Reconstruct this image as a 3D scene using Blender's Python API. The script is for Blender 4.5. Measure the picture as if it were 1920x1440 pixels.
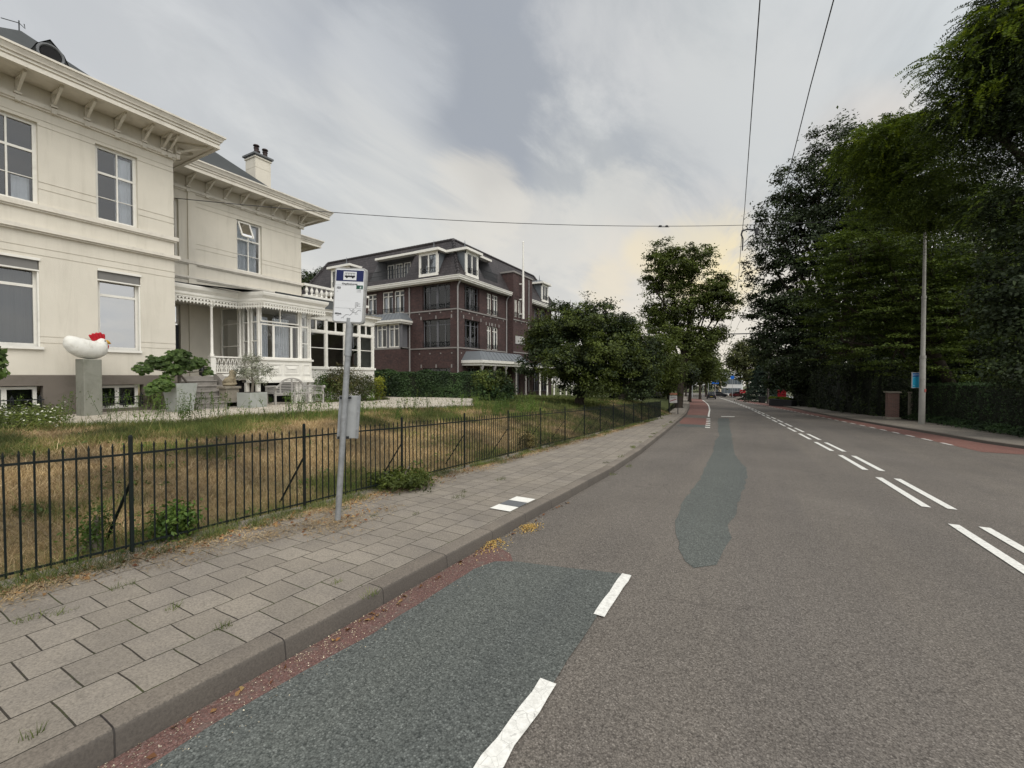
import bpy, math, random
import numpy as np
from mathutils import Vector, Matrix, noise as mn
for o in list(bpy.data.objects): bpy.data.objects.remove(o)
random.seed(7)
rad = math.radians
SC = bpy.context.scene
COL = SC.collection

# ------------------------------------------------------------------ camera
FPX = 810.0; YAW = rad(29.05); PIT = math.atan(15/810.0); CH = 1.65
cam = bpy.data.cameras.new('camera'); camo = bpy.data.objects.new('camera', cam); COL.objects.link(camo)
camo.location = (0, 0, CH)
camo.rotation_euler = (math.pi/2 - PIT, 0, YAW)
cam.sensor_width = 36; cam.lens = 36*FPX/1920.0
cam.clip_start = 0.05; cam.clip_end = 3000
SC.camera = camo
SC.render.resolution_x = 1024; SC.render.resolution_y = 768
SC.view_settings.view_transform = 'Standard'; SC.view_settings.look = 'None'
SC.view_settings.gamma = 1; SC.view_settings.exposure = 0.25
SC.render.engine = 'CYCLES'
SC.cycles.max_bounces = 6; SC.cycles.transparent_max_bounces = 8
try: SC.cycles.use_denoising = True
except Exception: pass

# ------------------------------------------------------------------ sun and sky
SUN_EL = 52.0; SUN_AZ = 118.0          # azimuth measured clockwise from +Y
sl = bpy.data.lights.new('sun', 'SUN'); sl.energy = 1.5; sl.angle = rad(40); sl.color = (1, .95, .87)
so = bpy.data.objects.new('sun', sl); COL.objects.link(so)
sd = Vector((math.sin(rad(SUN_AZ))*math.cos(rad(SUN_EL)), math.cos(rad(SUN_AZ))*math.cos(rad(SUN_EL)), math.sin(rad(SUN_EL))))
so.rotation_euler = sd.to_track_quat('Z', 'Y').to_euler()
W = bpy.data.worlds.new('World'); SC.world = W; W.use_nodes = True
def ray(px, py):
    cx = (px-960)/FPX; cy = -(py-720)/FPX
    s, c, sp, cp = math.sin(YAW), math.cos(YAW), math.sin(PIT), math.cos(PIT)
    f = (-s*cp, c*cp, -sp); r = (c, s, 0); u = (-s*sp, c*sp, cp)
    return [f[i]+cx*r[i]+cy*u[i] for i in range(3)]
def build_sky():
    nt = W.node_tree; N = nt.nodes; L = nt.links; N.clear()
    def n(t, **k):
        x = N.new(t)
        for a, b in k.items(): setattr(x, a, b)
        return x
    out = n('ShaderNodeOutputWorld'); bg = n('ShaderNodeBackground'); bg.inputs['Strength'].default_value = 0.1
    L.new(bg.outputs[0], out.inputs[0])
    sky = n('ShaderNodeTexSky', sky_type='NISHITA'); sky.sun_disc = False
    sky.sun_elevation = rad(SUN_EL); sky.sun_rotation = rad(SUN_AZ)
    tc = n('ShaderNodeTexCoord'); D = tc.outputs['Generated']
    sep = n('ShaderNodeSeparateXYZ'); L.new(D, sep.inputs[0])
    def math_(op, a, b=None, c=None):
        m = n('ShaderNodeMath', operation=op)
        for i, v in enumerate((a, b, c)):
            if v is None: continue
            if isinstance(v, (int, float)): m.inputs[i].default_value = v
            else: L.new(v, m.inputs[i])
        return m.outputs[0]
    def mix(f, a, b):
        m = n('ShaderNodeMixRGB')
        for i, v in enumerate((f, a, b)):
            if isinstance(v, (int, float)): m.inputs[i].default_value = v
            elif isinstance(v, tuple): m.inputs[i].default_value = v+(1,)
            else: L.new(v, m.inputs[i])
        return m.outputs[0]
    # cloud deck coordinates: direction projected on a high plane
    zz = math_('ADD', math_('MAXIMUM', sep.outputs[2], 0.0), 0.16)
    cx = math_('DIVIDE', sep.outputs[0], zz); cy = math_('DIVIDE', sep.outputs[1], zz)
    cb = n('ShaderNodeCombineXYZ'); L.new(cx, cb.inputs[0]); L.new(cy, cb.inputs[1])
    def noise(scale, det, rough, off=(0, 0, 0), rot=0, sc=(1, 1, 1), dist=0):
        mp = n('ShaderNodeMapping'); mp.inputs['Location'].default_value = off; mp.inputs['Rotation'].default_value[2] = rot; mp.inputs['Scale'].default_value = sc
        L.new(cb.outputs[0], mp.inputs[0])
        t = n('ShaderNodeTexNoise'); t.inputs['Scale'].default_value = scale; t.inputs['Detail'].default_value = det
        t.inputs['Roughness'].default_value = rough; t.inputs['Distortion'].default_value = dist
        L.new(mp.outputs[0], t.inputs[0]); return t.outputs[0]
    def smooth(v, a, b):
        m = n('ShaderNodeMapRange', interpolation_type='SMOOTHSTEP'); m.inputs[1].default_value = a; m.inputs[2].default_value = b
        L.new(v, m.inputs[0]); return m.outputs[0]
    def patch(dirv, a, b, warp=0.25):
        d = Vector(dirv).normalized()
        dp = n('ShaderNodeVectorMath', operation='DOT_PRODUCT'); L.new(D, dp.inputs[0]); dp.inputs[1].default_value = d
        s = math_('ADD', dp.outputs['Value'], math_('MULTIPLY', math_('SUBTRACT', big, 0.5), warp))
        return smooth(s, a, b)
    big = noise(0.75, 6, .58, (3.1, 1.7, 0), .5, (1, .55, 1), .5)
    fine = noise(1.9, 8, .62, (7.3, 2.2, 0), .9, (1, .5, 1), .6)
    soft = noise(1.1, 5, .5, (1.2, 8.4, 0), 1.05, (1, .30, 1), .3)
    def rd(px, py):
        return ray(px, py)
    def spot(px, py, deg, col_, amt, warp=.10, soft_=.75, nz=None):
        """a cloud patch of the given angular radius round one sky direction"""
        nonlocal col
        d = Vector(rd(px, py)).normalized()
        dp = n('ShaderNodeVectorMath', operation='DOT_PRODUCT'); L.new(D, dp.inputs[0]); dp.inputs[1].default_value = d
        s = math_('ADD', dp.outputs['Value'], math_('MULTIPLY', math_('SUBTRACT', nz or big, 0.5), warp*4.5*(1-math.cos(rad(deg)))))
        f = smooth(s, math.cos(rad(deg)), math.cos(rad(deg*(1-max(soft_, .8)))))
        col = mix(math_('MULTIPLY', f, amt), col, col_)
        return f
    f = smooth(math_('ADD', math_('MULTIPLY', big, .5), math_('MULTIPLY', soft, .5)), .30, .70)
    col = mix(f, (4.35, 4.55, 4.72), (5.7, 5.8, 5.75))
    spot(150, 60, 26, (5.4, 5.6, 5.9), .7)
    spot(760, 230, 24, (3.0, 3.25, 3.7), .85, .45); spot(920, 60, 22, (3.15, 3.4, 3.8), .75, .45); spot(560, 210, 14, (3.1, 3.4, 3.95), .85, .45)
    spot(520, 330, 9, (5.6, 5.75, 5.8), .8, .5, .6, fine); spot(400, 190, 12, (5.8, 5.95, 6.0), .8, .5, .7)
    spot(745, 110, 8, (5.0, 5.2, 5.4), .8, .6, .9, fine)
    cu = spot(640, 410, 17, (5.5, 5.65, 5.6), .9, .3, .5)
    spot(770, 430, 12, (5.9, 5.95, 5.7), .8, .3, .6)
    edge = smooth(fine, .46, .66)
    col = mix(math_('MULTIPLY', math_('MULTIPLY', edge, cu), .45), col, (6.6, 6.4, 5.9))
    spot(900, 380, 7, (6.8, 6.4, 5.6), .6, .9, .8, fine)
    spot(1060, 225, 7, (6.9, 6.95, 6.7), .85, .8, .9, fine); spot(1240, 90, 12, (5.5, 5.65, 5.65), .5, .4, .9, big)
    spot(1230, 305, 11, (3.9, 4.15, 4.4), .8, .5, .9, soft); spot(1650, 60, 18, (5.0, 5.4, 5.5), .5, .4); spot(1080, 360, 9, (5.2, 5.3, 5.1), .6, .7, .9, soft)
    spot(1620, 265, 6, (7.0, 6.2, 5.4), .55, .3)
    st = smooth(soft, .46, .66); col = mix(math_('MULTIPLY', st, .38), col, (6.1, 6.15, 6.05)); sd_ = smooth(fine, .58, .36); col = mix(math_('MULTIPLY', sd_, .34), col, (3.4, 3.6, 3.85))
    hz = smooth(sep.outputs[2], .40, .0)
    col = mix(math_('MULTIPLY', hz, .72), col, (7.6, 7.15, 6.3))
    spot(1350, 200, 13, (5.9, 5.95, 5.85), .55, .8, .9, fine); spot(1120, 110, 9, (5.7, 5.75, 5.75), .6, .9, .9, fine); spot(1000, 480, 9, (6.6, 6.35, 5.8), .6, .7, .9, fine); spot(1180, 390, 8, (6.3, 6.15, 5.7), .6, .9, .9, fine); spot(1500, 130, 9, (5.6, 5.7, 5.7), .5, .8, .9, soft)
    g1 = spot(1290, 600, 17, (7.4, 6.6, 5.5), .5, .35, .9, fine)
    spot(1322, 488, 7, (8.6, 7.2, 4.2), .85, .9, .9, fine); spot(1225, 475, 4, (7.8, 6.7, 4.6), .6, .7, .9, fine); spot(1140, 540, 4, (7.6, 6.6, 4.8), .45, .7, .9, fine)
    spot(1300, 420, 6, (5.6, 5.6, 5.5), .5, 1.0, .9, fine)
    # unseen brighter sky added behind the viewer and right, to light the fronts
    pb = patch((.75, -.5, .65), -.1, .9, .2)
    col = mix(math_('MULTIPLY', pb, .85), col, (14.4, 14.4, 14.2))
    col = mix(math_('MULTIPLY', math_('MULTIPLY', smooth(fine, .38, .66), pb), .5), col, (8.6, 9.1, 9.9))
    # a little of the clear sky shows through
    col = mix(.05, col, sky.outputs[0])
    L.new(col, bg.inputs['Color'])
build_sky()

# ------------------------------------------------------------------ helpers
def RX(px, py, x): d = ray(px, py); t = x/d[0]; return Vector((x, t*d[1], CH+t*d[2]))
def RY(px, py, y): d = ray(px, py); t = y/d[1]; return Vector((t*d[0], y, CH+t*d[2]))
def RZ(px, py, z): d = ray(px, py); t = (z-CH)/d[2]; return Vector((t*d[0], t*d[1], z))
def lerp_tab(t, x): return float(np.interp(x, [a for a, b in t], [b for a, b in t]))
PR = [(-40, 1.47), (30, -1.10), (50, -1.77), (70, -2.35), (100, -3.2), (150, -4.6), (250, -7.5), (900, -24)]
def zr(y): return lerp_tab(PR, y)
KL = [(-30, -2.43), (8.4, -2.43), (11.6, -2.56), (14.3, -2.75), (18.5, -3.04), (27.2, -3.7), (34.3, -4.24), (45.7, -5.4), (65, -7.6), (89, -10.8), (150, -18.5), (250, -31)]
CL = [(-30, 2.33), (8.4, 2.33), (11.2, 2.29), (14.8, 2.18), (18.5, 1.99), (23.5, 1.73), (31, 1.31), (50.5, .03), (68, -1.59), (94, -4.4), (132, -8.6), (250, -21)]
KR = [(-30, 12), (10, 9.8), (17, 8.6), (20.4, 7.9), (22, 7.45), (25.5, 7.13), (33.2, 6.16), (40, 5.4), (54.5, 4.4), (71, 2.6), (92, -.4), (132, -5.2), (250, -17)]
def kl(y): return lerp_tab(KL, y)
def cl(y): return lerp_tab(CL, y)
def kr(y): return lerp_tab(KR, y)
def pav_out(y): return min(-4.72+(.0 if y < 24 else 0), kl(y)-1.0)
def zplat(y): return lerp_tab([(-40, .9), (-5, .62), (10, .6), (20, .35), (28, 0), (40, -.25), (60, -1.2), (100, -3), (900, -24)], y)
def zl(x, y):
    b = zr(y)+.10
    w = lerp_tab([(0, 7), (8, 6.5), (20, 4.5), (30, 4), (60, 8)], y)
    t = min(1, max(0, (-5.0-x)/w)); s = math.sin(t*math.pi/2)
    n = .035*mn.noise((x*.4, y*.4, 0)) * min(1, max(0, (-5.0-x)))
    return b+(max(zplat(y), b)-b)*s+n
def T(px, py):
    """point of the lawn surface seen along a sight line"""
    d = ray(px, py); t = 1.0
    while t < 200:
        x, y, z = t*d[0], t*d[1], CH+t*d[2]
        if z < zl(x, y): break
        t *= 1.004
    return Vector((x, y, zl(x, y)))

MATS = {}
def new_mat(name):
    m = bpy.data.materials.new(name); m.use_nodes = True; MATS[name] = m
    nt = m.node_tree; b = nt.nodes['Principled BSDF']; return m, nt, b
def _n(nt, t, **k):
    x = nt.nodes.new(t)
    for a, b in k.items(): setattr(x, a, b)
    return x
def c4(c): return (c[0], c[1], c[2], 1)
def scale_c(c, s): return tuple(max(0, min(1, v*s)) for v in c)
def srgb(r, g, b):
    f = lambda v: ((v/255+.055)/1.055)**2.4 if v/255 > .04045 else v/255/12.92
    return (f(r), f(g), f(b))
def tex_noise(nt, src, scale, det=5, rough=.6, dist=0):
    t = _n(nt, 'ShaderNodeTexNoise'); t.inputs['Scale'].default_value = scale; t.inputs['Detail'].default_value = det
    t.inputs['Roughness'].default_value = rough; t.inputs['Distortion'].default_value = dist
    if src is not None: nt.links.new(src, t.inputs['Vector'])
    return t.outputs['Fac']
def ramp(nt, src, stops, interp='LINEAR'):
    r = _n(nt, 'ShaderNodeValToRGB'); r.color_ramp.interpolation = interp
    while len(r.color_ramp.elements) < len(stops): r.color_ramp.elements.new(.5)
    for e, (p, c) in zip(r.color_ramp.elements, stops): e.position = p; e.color = c4(c) if len(c) == 3 else c
    nt.links.new(src, r.inputs[0]); return r.outputs[0]
def mixc(nt, f, a, b, mode='MIX'):
    m = _n(nt, 'ShaderNodeMixRGB', blend_type=mode)
    for i, v in enumerate((f, a, b)):
        if isinstance(v, (int, float)): m.inputs[i].default_value = v
        elif isinstance(v, tuple): m.inputs[i].default_value = c4(v)
        else: nt.links.new(v, m.inputs[i])
    return m.outputs[0]
def bump(nt, b, h, strength=.5, dist=.01, prev=None):
    m = _n(nt, 'ShaderNodeBump'); m.inputs['Strength'].default_value = strength; m.inputs['Distance'].default_value = dist
    nt.links.new(h, m.inputs['Height'])
    if prev is not None: nt.links.new(prev, m.inputs['Normal'])
    nt.links.new(m.outputs[0], b.inputs['Normal']); return m.outputs[0]
def mat(name, col, rough=.7, var=.12, scale=3.0, bmp=0, bscale=60, spec=.3, metal=0, dirt=None, dirtamt=.3, dscale=1.2, streak=False):
    if name in MATS: return MATS[name]
    m, nt, b = new_mat(name)
    g = _n(nt, 'ShaderNodeNewGeometry').outputs['Position']
    n1 = tex_noise(nt, g, scale, 6, .65)
    c = ramp(nt, n1, [(.25, scale_c(col, 1-var)), (.75, scale_c(col, 1+var))])
    if dirt:
        sg = g
        if streak: mp = _n(nt, 'ShaderNodeMapping'); mp.inputs['Scale'].default_value = (3.2, 3.2, .35); nt.links.new(g, mp.inputs[0]); sg = mp.outputs[0]
        n2 = tex_noise(nt, sg, dscale, 8, .7, .6)
        f = ramp(nt, n2, [(.5, (0, 0, 0)), (.72, (dirtamt,)*3)])
        c = mixc(nt, f, c, dirt)
    nt.links.new(c, b.inputs['Base Color'])
    b.inputs['Roughness'].default_value = rough; b.inputs['Metallic'].default_value = metal
    b.inputs['Specular IOR Level'].default_value = spec
    if bmp: bump(nt, b, tex_noise(nt, g, bscale, 4, .6), .6, bmp)
    return m
def leafmat(name, c1, c2, c3, trans=.25, rough=.55, hole=None):
    if name in MATS: return MATS[name]
    m, nt, b = new_mat(name)
    geo = _n(nt, 'ShaderNodeNewGeometry')
    c = ramp(nt, geo.outputs['Random Per Island'], [(0, c1), (.55, c2), (1, c3)])
    n1 = tex_noise(nt, geo.outputs['Position'], .9, 3, .5)
    f = ramp(nt, n1, [(.36, (.50, .52, .52)), (.64, (1.5, 1.48, 1.3))])
    c = mixc(nt, 1.0, c, f, 'MULTIPLY')
    nt.links.new(c, b.inputs['Base Color']); b.inputs['Roughness'].default_value = rough
    b.inputs['Specular IOR Level'].default_value = .25
    tr = _n(nt, 'ShaderNodeBsdfTranslucent'); nt.links.new(mixc(nt, 1.0, c, (1.0, 1.0, .55), 'MULTIPLY'), tr.inputs[0])
    mx = _n(nt, 'ShaderNodeMixShader'); mx.inputs[0].default_value = trans
    nt.links.new(b.outputs[0], mx.inputs[1]); nt.links.new(tr.outputs[0], mx.inputs[2])
    nt.links.new(mx.outputs[0], nt.nodes['Material Output'].inputs[0])
    return m
def glassmat(name, refl=.12, tint=(.9, .93, .95), rough=.0):
    if name in MATS: return MATS[name]
    m, nt, b = new_mat(name); nt.nodes.remove(b)
    t = _n(nt, 'ShaderNodeBsdfTransparent'); t.inputs[0].default_value = c4(tint)
    g = _n(nt, 'ShaderNodeBsdfGlossy'); g.inputs['Roughness'].default_value = rough
    geo = _n(nt, 'ShaderNodeNewGeometry').outputs['Position']
    bp = _n(nt, 'ShaderNodeBump'); bp.inputs['Strength'].default_value = .25; bp.inputs['Distance'].default_value = .01
    nt.links.new(tex_noise(nt, geo, 1.5, 2, .5), bp.inputs['Height']); nt.links.new(bp.outputs[0], g.inputs['Normal'])
    fr = _n(nt, 'ShaderNodeFresnel'); fr.inputs['IOR'].default_value = 1.5
    a = _n(nt, 'ShaderNodeMath', operation='ADD'); nt.links.new(fr.outputs[0], a.inputs[0]); a.inputs[1].default_value = refl; a.use_clamp = True
    mx = _n(nt, 'ShaderNodeMixShader'); nt.links.new(a.outputs[0], mx.inputs[0]); nt.links.new(t.outputs[0], mx.inputs[1]); nt.links.new(g.outputs[0], mx.inputs[2])
    nt.links.new(mx.outputs[0], nt.nodes['Material Output'].inputs[0]); return m

ORG = {}      # world origin of every parent
def world_org(o): return ORG.get(o.name, Vector((0, 0, 0))) if o else Vector((0, 0, 0))
class MB:
    def __init__(s): s.v = []; s.f = []; s.uv = None
    def quad(s, *p):
        i = len(s.v); s.v += [tuple(q) for q in p]; s.f.append(tuple(range(i, i+len(p))))
    def box(s, x0, x1, y0, y1, z0, z1):
        if x0 > x1: x0, x1 = x1, x0
        if y0 > y1: y0, y1 = y1, y0
        if z0 > z1: z0, z1 = z1, z0
        i = len(s.v)
        s.v += [(x0,y0,z0),(x1,y0,z0),(x1,y1,z0),(x0,y1,z0),(x0,y0,z1),(x1,y0,z1),(x1,y1,z1),(x0,y1,z1)]
        for f in ((0,3,2,1),(4,5,6,7),(0,1,5,4),(1,2,6,5),(2,3,7,6),(3,0,4,7)): s.f.append(tuple(i+k for k in f))
    def bar(s, a, b, w, h=None, up=(0, 0, 1)):
        h = h or w; a = Vector(a); b = Vector(b); d = (b-a).normalized(); u = Vector(up)
        if abs(d.dot(u)) > .98: u = Vector((1, 0, 0))
        r = d.cross(u).normalized()*w/2; u = r.cross(d).normalized()*h/2
        i = len(s.v)
        for p in (a, b):
            for q in (-r-u, r-u, r+u, -r+u): s.v.append(tuple(p+q))
        for f in ((0,1,2,3),(7,6,5,4),(0,4,5,1),(1,5,6,2),(2,6,7,3),(3,7,4,0)): s.f.append(tuple(i+k for k in f))
    def tube(s, pts, rads, n=8, cap=True):
        pts = [Vector(p) for p in pts]
        if isinstance(rads, (int, float)): rads = [rads]*len(pts)
        i0 = len(s.v); pr = None
        for k, p in enumerate(pts):
            d = (pts[min(k+1, len(pts)-1)]-pts[max(k-1, 0)])
            d = d.normalized() if d.length > 1e-9 else Vector((0, 0, 1))
            if pr is None: pr = d.orthogonal().normalized()
            r = (pr-d*pr.dot(d)); r = r.normalized() if r.length > 1e-6 else d.orthogonal().normalized(); pr = r
            u = d.cross(r)
            for j in range(n):
                t = 2*math.pi*j/n; s.v.append(tuple(p+(r*math.cos(t)+u*math.sin(t))*rads[k]))
        for k in range(len(pts)-1):
            for j in range(n):
                a = i0+k*n+j; b = i0+k*n+(j+1) % n; s.f.append((a, b, b+n, a+n))
        if cap:
            s.f.append(tuple(i0+j for j in reversed(range(n)))); e = i0+(len(pts)-1)*n; s.f.append(tuple(e+j for j in range(n)))
    def lathe(s, c, prof, n=16):
        s.tube([(c[0], c[1], c[2]+z) for r, z in prof], [max(r, 1e-4) for r, z in prof], n)
    def prism(s, pts, z0, z1, top_scale=1):
        n = len(pts); i = len(s.v)
        cx = sum(p[0] for p in pts)/n; cy = sum(p[1] for p in pts)/n
        for p in pts: s.v.append((p[0], p[1], z0))
        for p in pts: s.v.append((cx+(p[0]-cx)*top_scale, cy+(p[1]-cy)*top_scale, z1))
        s.f.append(tuple(i+k for k in reversed(range(n)))); s.f.append(tuple(i+n+k for k in range(n)))
        for k in range(n): s.f.append((i+k, i+(k+1) % n, i+n+(k+1) % n, i+n+k))
    def build(s, name, m, parent=None, smooth=False, uv=None, bevel=0, recalc=False):
        org = world_org(parent)
        me = bpy.data.meshes.new(name)
        me.from_pydata([(x-org[0], y-org[1], z-org[2]) for x, y, z in s.v], [], s.f)
        if uv:
            l = me.uv_layers.new(name='UVMap')
            for p in me.polygons:
                for li in p.loop_indices: l.data[li].uv = uv[me.loops[li].vertex_index]
        me.materials.append(m)
        if smooth:
            me.polygons.foreach_set('use_smooth', [True]*len(me.polygons))
            try: me.set_sharp_from_angle(angle=rad(45))
            except Exception: pass
        if recalc:
            import bmesh
            bm = bmesh.new(); bm.from_mesh(me); bmesh.ops.recalc_face_normals(bm, faces=bm.faces); bm.to_mesh(me); bm.free()
        me.update()
        o = bpy.data.objects.new(name, me); COL.objects.link(o)
        if parent: o.parent = parent
        ORG[o.name] = Vector(org)
        if bevel:
            bv = o.modifiers.new('bevel', 'BEVEL'); bv.width = bevel; bv.segments = 2; bv.limit_method = 'ANGLE'
        return o
def thing(name, label, cat, loc, group=None):
    o = bpy.data.objects.new(name, None); COL.objects.link(o); o.location = loc; o.empty_display_size = .2
    ORG[o.name] = Vector(loc); o['label'] = label; o['category'] = cat
    if group: o['group'] = group
    return o
def tag(o, label, cat, group=None, kind=None):
    o['label'] = label; o['category'] = cat
    if group: o['group'] = group
    if kind: o['kind'] = kind
    return o
def struct(o): o['kind'] = 'structure'; return o
def copy_tree(o, parent=None):
    c = o.copy(); COL.objects.link(c)
    if parent: c.parent = parent
    for ch in list(o.children): copy_tree(ch, c)
    return c
def text_mesh(name, body, size, loc, xdir, zdir, m, parent=None, extrude=.0008, align='LEFT', sx=1, bold=0):
    cu = bpy.data.curves.new(name, 'FONT'); cu.body = body; cu.size = size; cu.extrude = extrude; cu.align_x = align; cu.offset = bold
    cu.resolution_u = 3
    o = bpy.data.objects.new(name, cu); COL.objects.link(o)
    dg = bpy.context.evaluated_depsgraph_get(); me = bpy.data.meshes.new_from_object(o.evaluated_get(dg))
    bpy.data.objects.remove(o)
    x = Vector(xdir).normalized(); z = Vector(zdir).normalized(); n = x.cross(z)
    M = Matrix((x*sx, z, n)).transposed().to_4x4(); M.translation = Vector(loc)-world_org(parent)
    me.transform(M); me.materials.clear(); me.materials.append(m)
    o = bpy.data.objects.new(name, me); COL.objects.link(o); o.parent = parent; return o
def blob(name, ells, voxel, m, parent, smooth_it=4):
    """ellipsoids (centre, radii) fused into one continuous skin"""
    import bmesh
    bm = bmesh.new()
    for c, r in ells:
        mm = Matrix.Translation(c) @ Matrix.Diagonal((r[0], r[1], r[2], 1))
        bmesh.ops.create_icosphere(bm, subdivisions=3, radius=1, matrix=mm)
    me = bpy.data.meshes.new(name); bm.to_mesh(me); bm.free()
    o = bpy.data.objects.new(name, me); COL.objects.link(o)
    r = o.modifiers.new('r', 'REMESH'); r.mode = 'VOXEL'; r.voxel_size = voxel
    s = o.modifiers.new('s', 'SMOOTH'); s.factor = .6; s.iterations = smooth_it
    dg = bpy.context.evaluated_depsgraph_get(); m2 = bpy.data.meshes.new_from_object(o.evaluated_get(dg))
    bpy.data.objects.remove(o)
    m2.transform(Matrix.Translation(-world_org(parent))); m2.materials.clear(); m2.materials.append(m)
    m2.polygons.foreach_set('use_smooth', [True]*len(m2.polygons))
    o = bpy.data.objects.new(name, m2); COL.objects.link(o); o.parent = parent; ORG[o.name] = Vector(world_org(parent))
    return o

# ---- framed coordinates: a wall plane, a = along it, z = up, d = depth into it
def PT(fr, a, z, d):
    ax, c = fr
    if ax == 'x': return (c-d, a, z)
    if ax == 'X': return (c+d, a, z)
    return (a, c+d, z)
def fbox(mb, fr, a0, a1, z0, z1, d0, d1):
    p = PT(fr, a0, z0, d0); q = PT(fr, a1, z1, d1); mb.box(p[0], q[0], p[1], q[1], p[2], q[2])
def wall(mb, fr, a0, a1, z0, z1, holes):
    """holes: (a0,a1,z0,z1,depth,closed)"""
    A = sorted({a0, a1, *[min(max(h[i], a0), a1) for h in holes for i in (0, 1)]})
    Z = sorted({z0, z1, *[min(max(h[i], z0), z1) for h in holes for i in (2, 3)]})
    for i in range(len(A)-1):
        for j in range(len(Z)-1):
            ca = (A[i]+A[i+1])/2; cz = (Z[j]+Z[j+1])/2
            if any(h[0] < ca < h[1] and h[2] < cz < h[3] for h in holes): continue
            mb.quad(PT(fr, A[i], Z[j], 0), PT(fr, A[i+1], Z[j], 0), PT(fr, A[i+1], Z[j+1], 0), PT(fr, A[i], Z[j+1], 0))
    for h in holes:
        b0, b1, y0, y1, d, closed = h
        b0 = max(b0, a0); b1 = min(b1, a1)
        c = [(b0, y0), (b1, y0), (b1, y1), (b0, y1)]
        for k in range(4):
            p, q = c[k], c[(k+1) % 4]
            mb.quad(PT(fr, p[0], p[1], 0), PT(fr, q[0], q[1], 0), PT(fr, q[0], q[1], d), PT(fr, p[0], p[1], d))
        if closed: mb.quad(*[PT(fr, a, z, d) for a, z in c])
def window(parent, fr, a0, a1, z0, z1, fm, gm, rec=.12, fw=.06, v=(), h=(), curtain=None, cm=None, bar=.035, name='window', sill=None, dark=None):
    f = MB(); D = .07
    fbox(f, fr, a0, a1, z1-fw, z1, rec, rec+D); fbox(f, fr, a0, a1, z0, z0+fw, rec, rec+D)
    fbox(f, fr, a0, a0+fw, z0+fw, z1-fw, rec+.002, rec+D-.002); fbox(f, fr, a1-fw, a1, z0+fw, z1-fw, rec+.002, rec+D-.002)
    for x in v:
        w = bar
        if isinstance(x, tuple): x, w = x
        fbox(f, fr, x-w/2, x+w/2, z0+fw, z1-fw, rec+.006, rec+D-.01)
    for x in h:
        w = bar
        if isinstance(x, tuple): x, w = x
        fbox(f, fr, a0+fw, a1-fw, x-w/2, x+w/2, rec+.010, rec+D-.014)
    o = f.build(name, fm, parent)
    p = MB(); p.quad(*[PT(fr, a, z, rec+.045) for a, z in ((a0+fw*.6, z0+fw*.6), (a1-fw*.6, z0+fw*.6), (a1-fw*.6, z1-fw*.6), (a0+fw*.6, z1-fw*.6))])
    p.build('pane', gm, o)
    if sill:
        q = MB(); fbox(q, fr, a0-sill[0], a1+sill[0], z0-sill[1], z0, -sill[2], rec+.02); q.build('sill', fm, o)
    if curtain:
        for (c0, c1, b0, b1) in curtain:
            q = MB(); n = max(6, int((c1-c0)/.05)); pv = None
            for k in range(n+1):
                a = c0+(c1-c0)*k/n; dd = rec+.16+.018*math.sin(k*2.3)+.01*math.sin(k*.9)
                cur = (PT(fr, a, b0, dd), PT(fr, a, b1, dd))
                if pv: q.quad(pv[0], cur[0], cur[1], pv[1])
                pv = cur
            q.build('curtain', cm, o, smooth=True)
    if dark:
        q = MB(); q.quad(*[PT(fr, a, z, rec+.45) for a, z in ((a0-.08, z0-.1), (a1+.08, z0-.1), (a1+.08, z1+.1), (a0-.08, z1+.1))]); q.build('room_shade', dark, o)  # near-black card behind the glass, standing in for the unlit room
    return o
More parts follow.
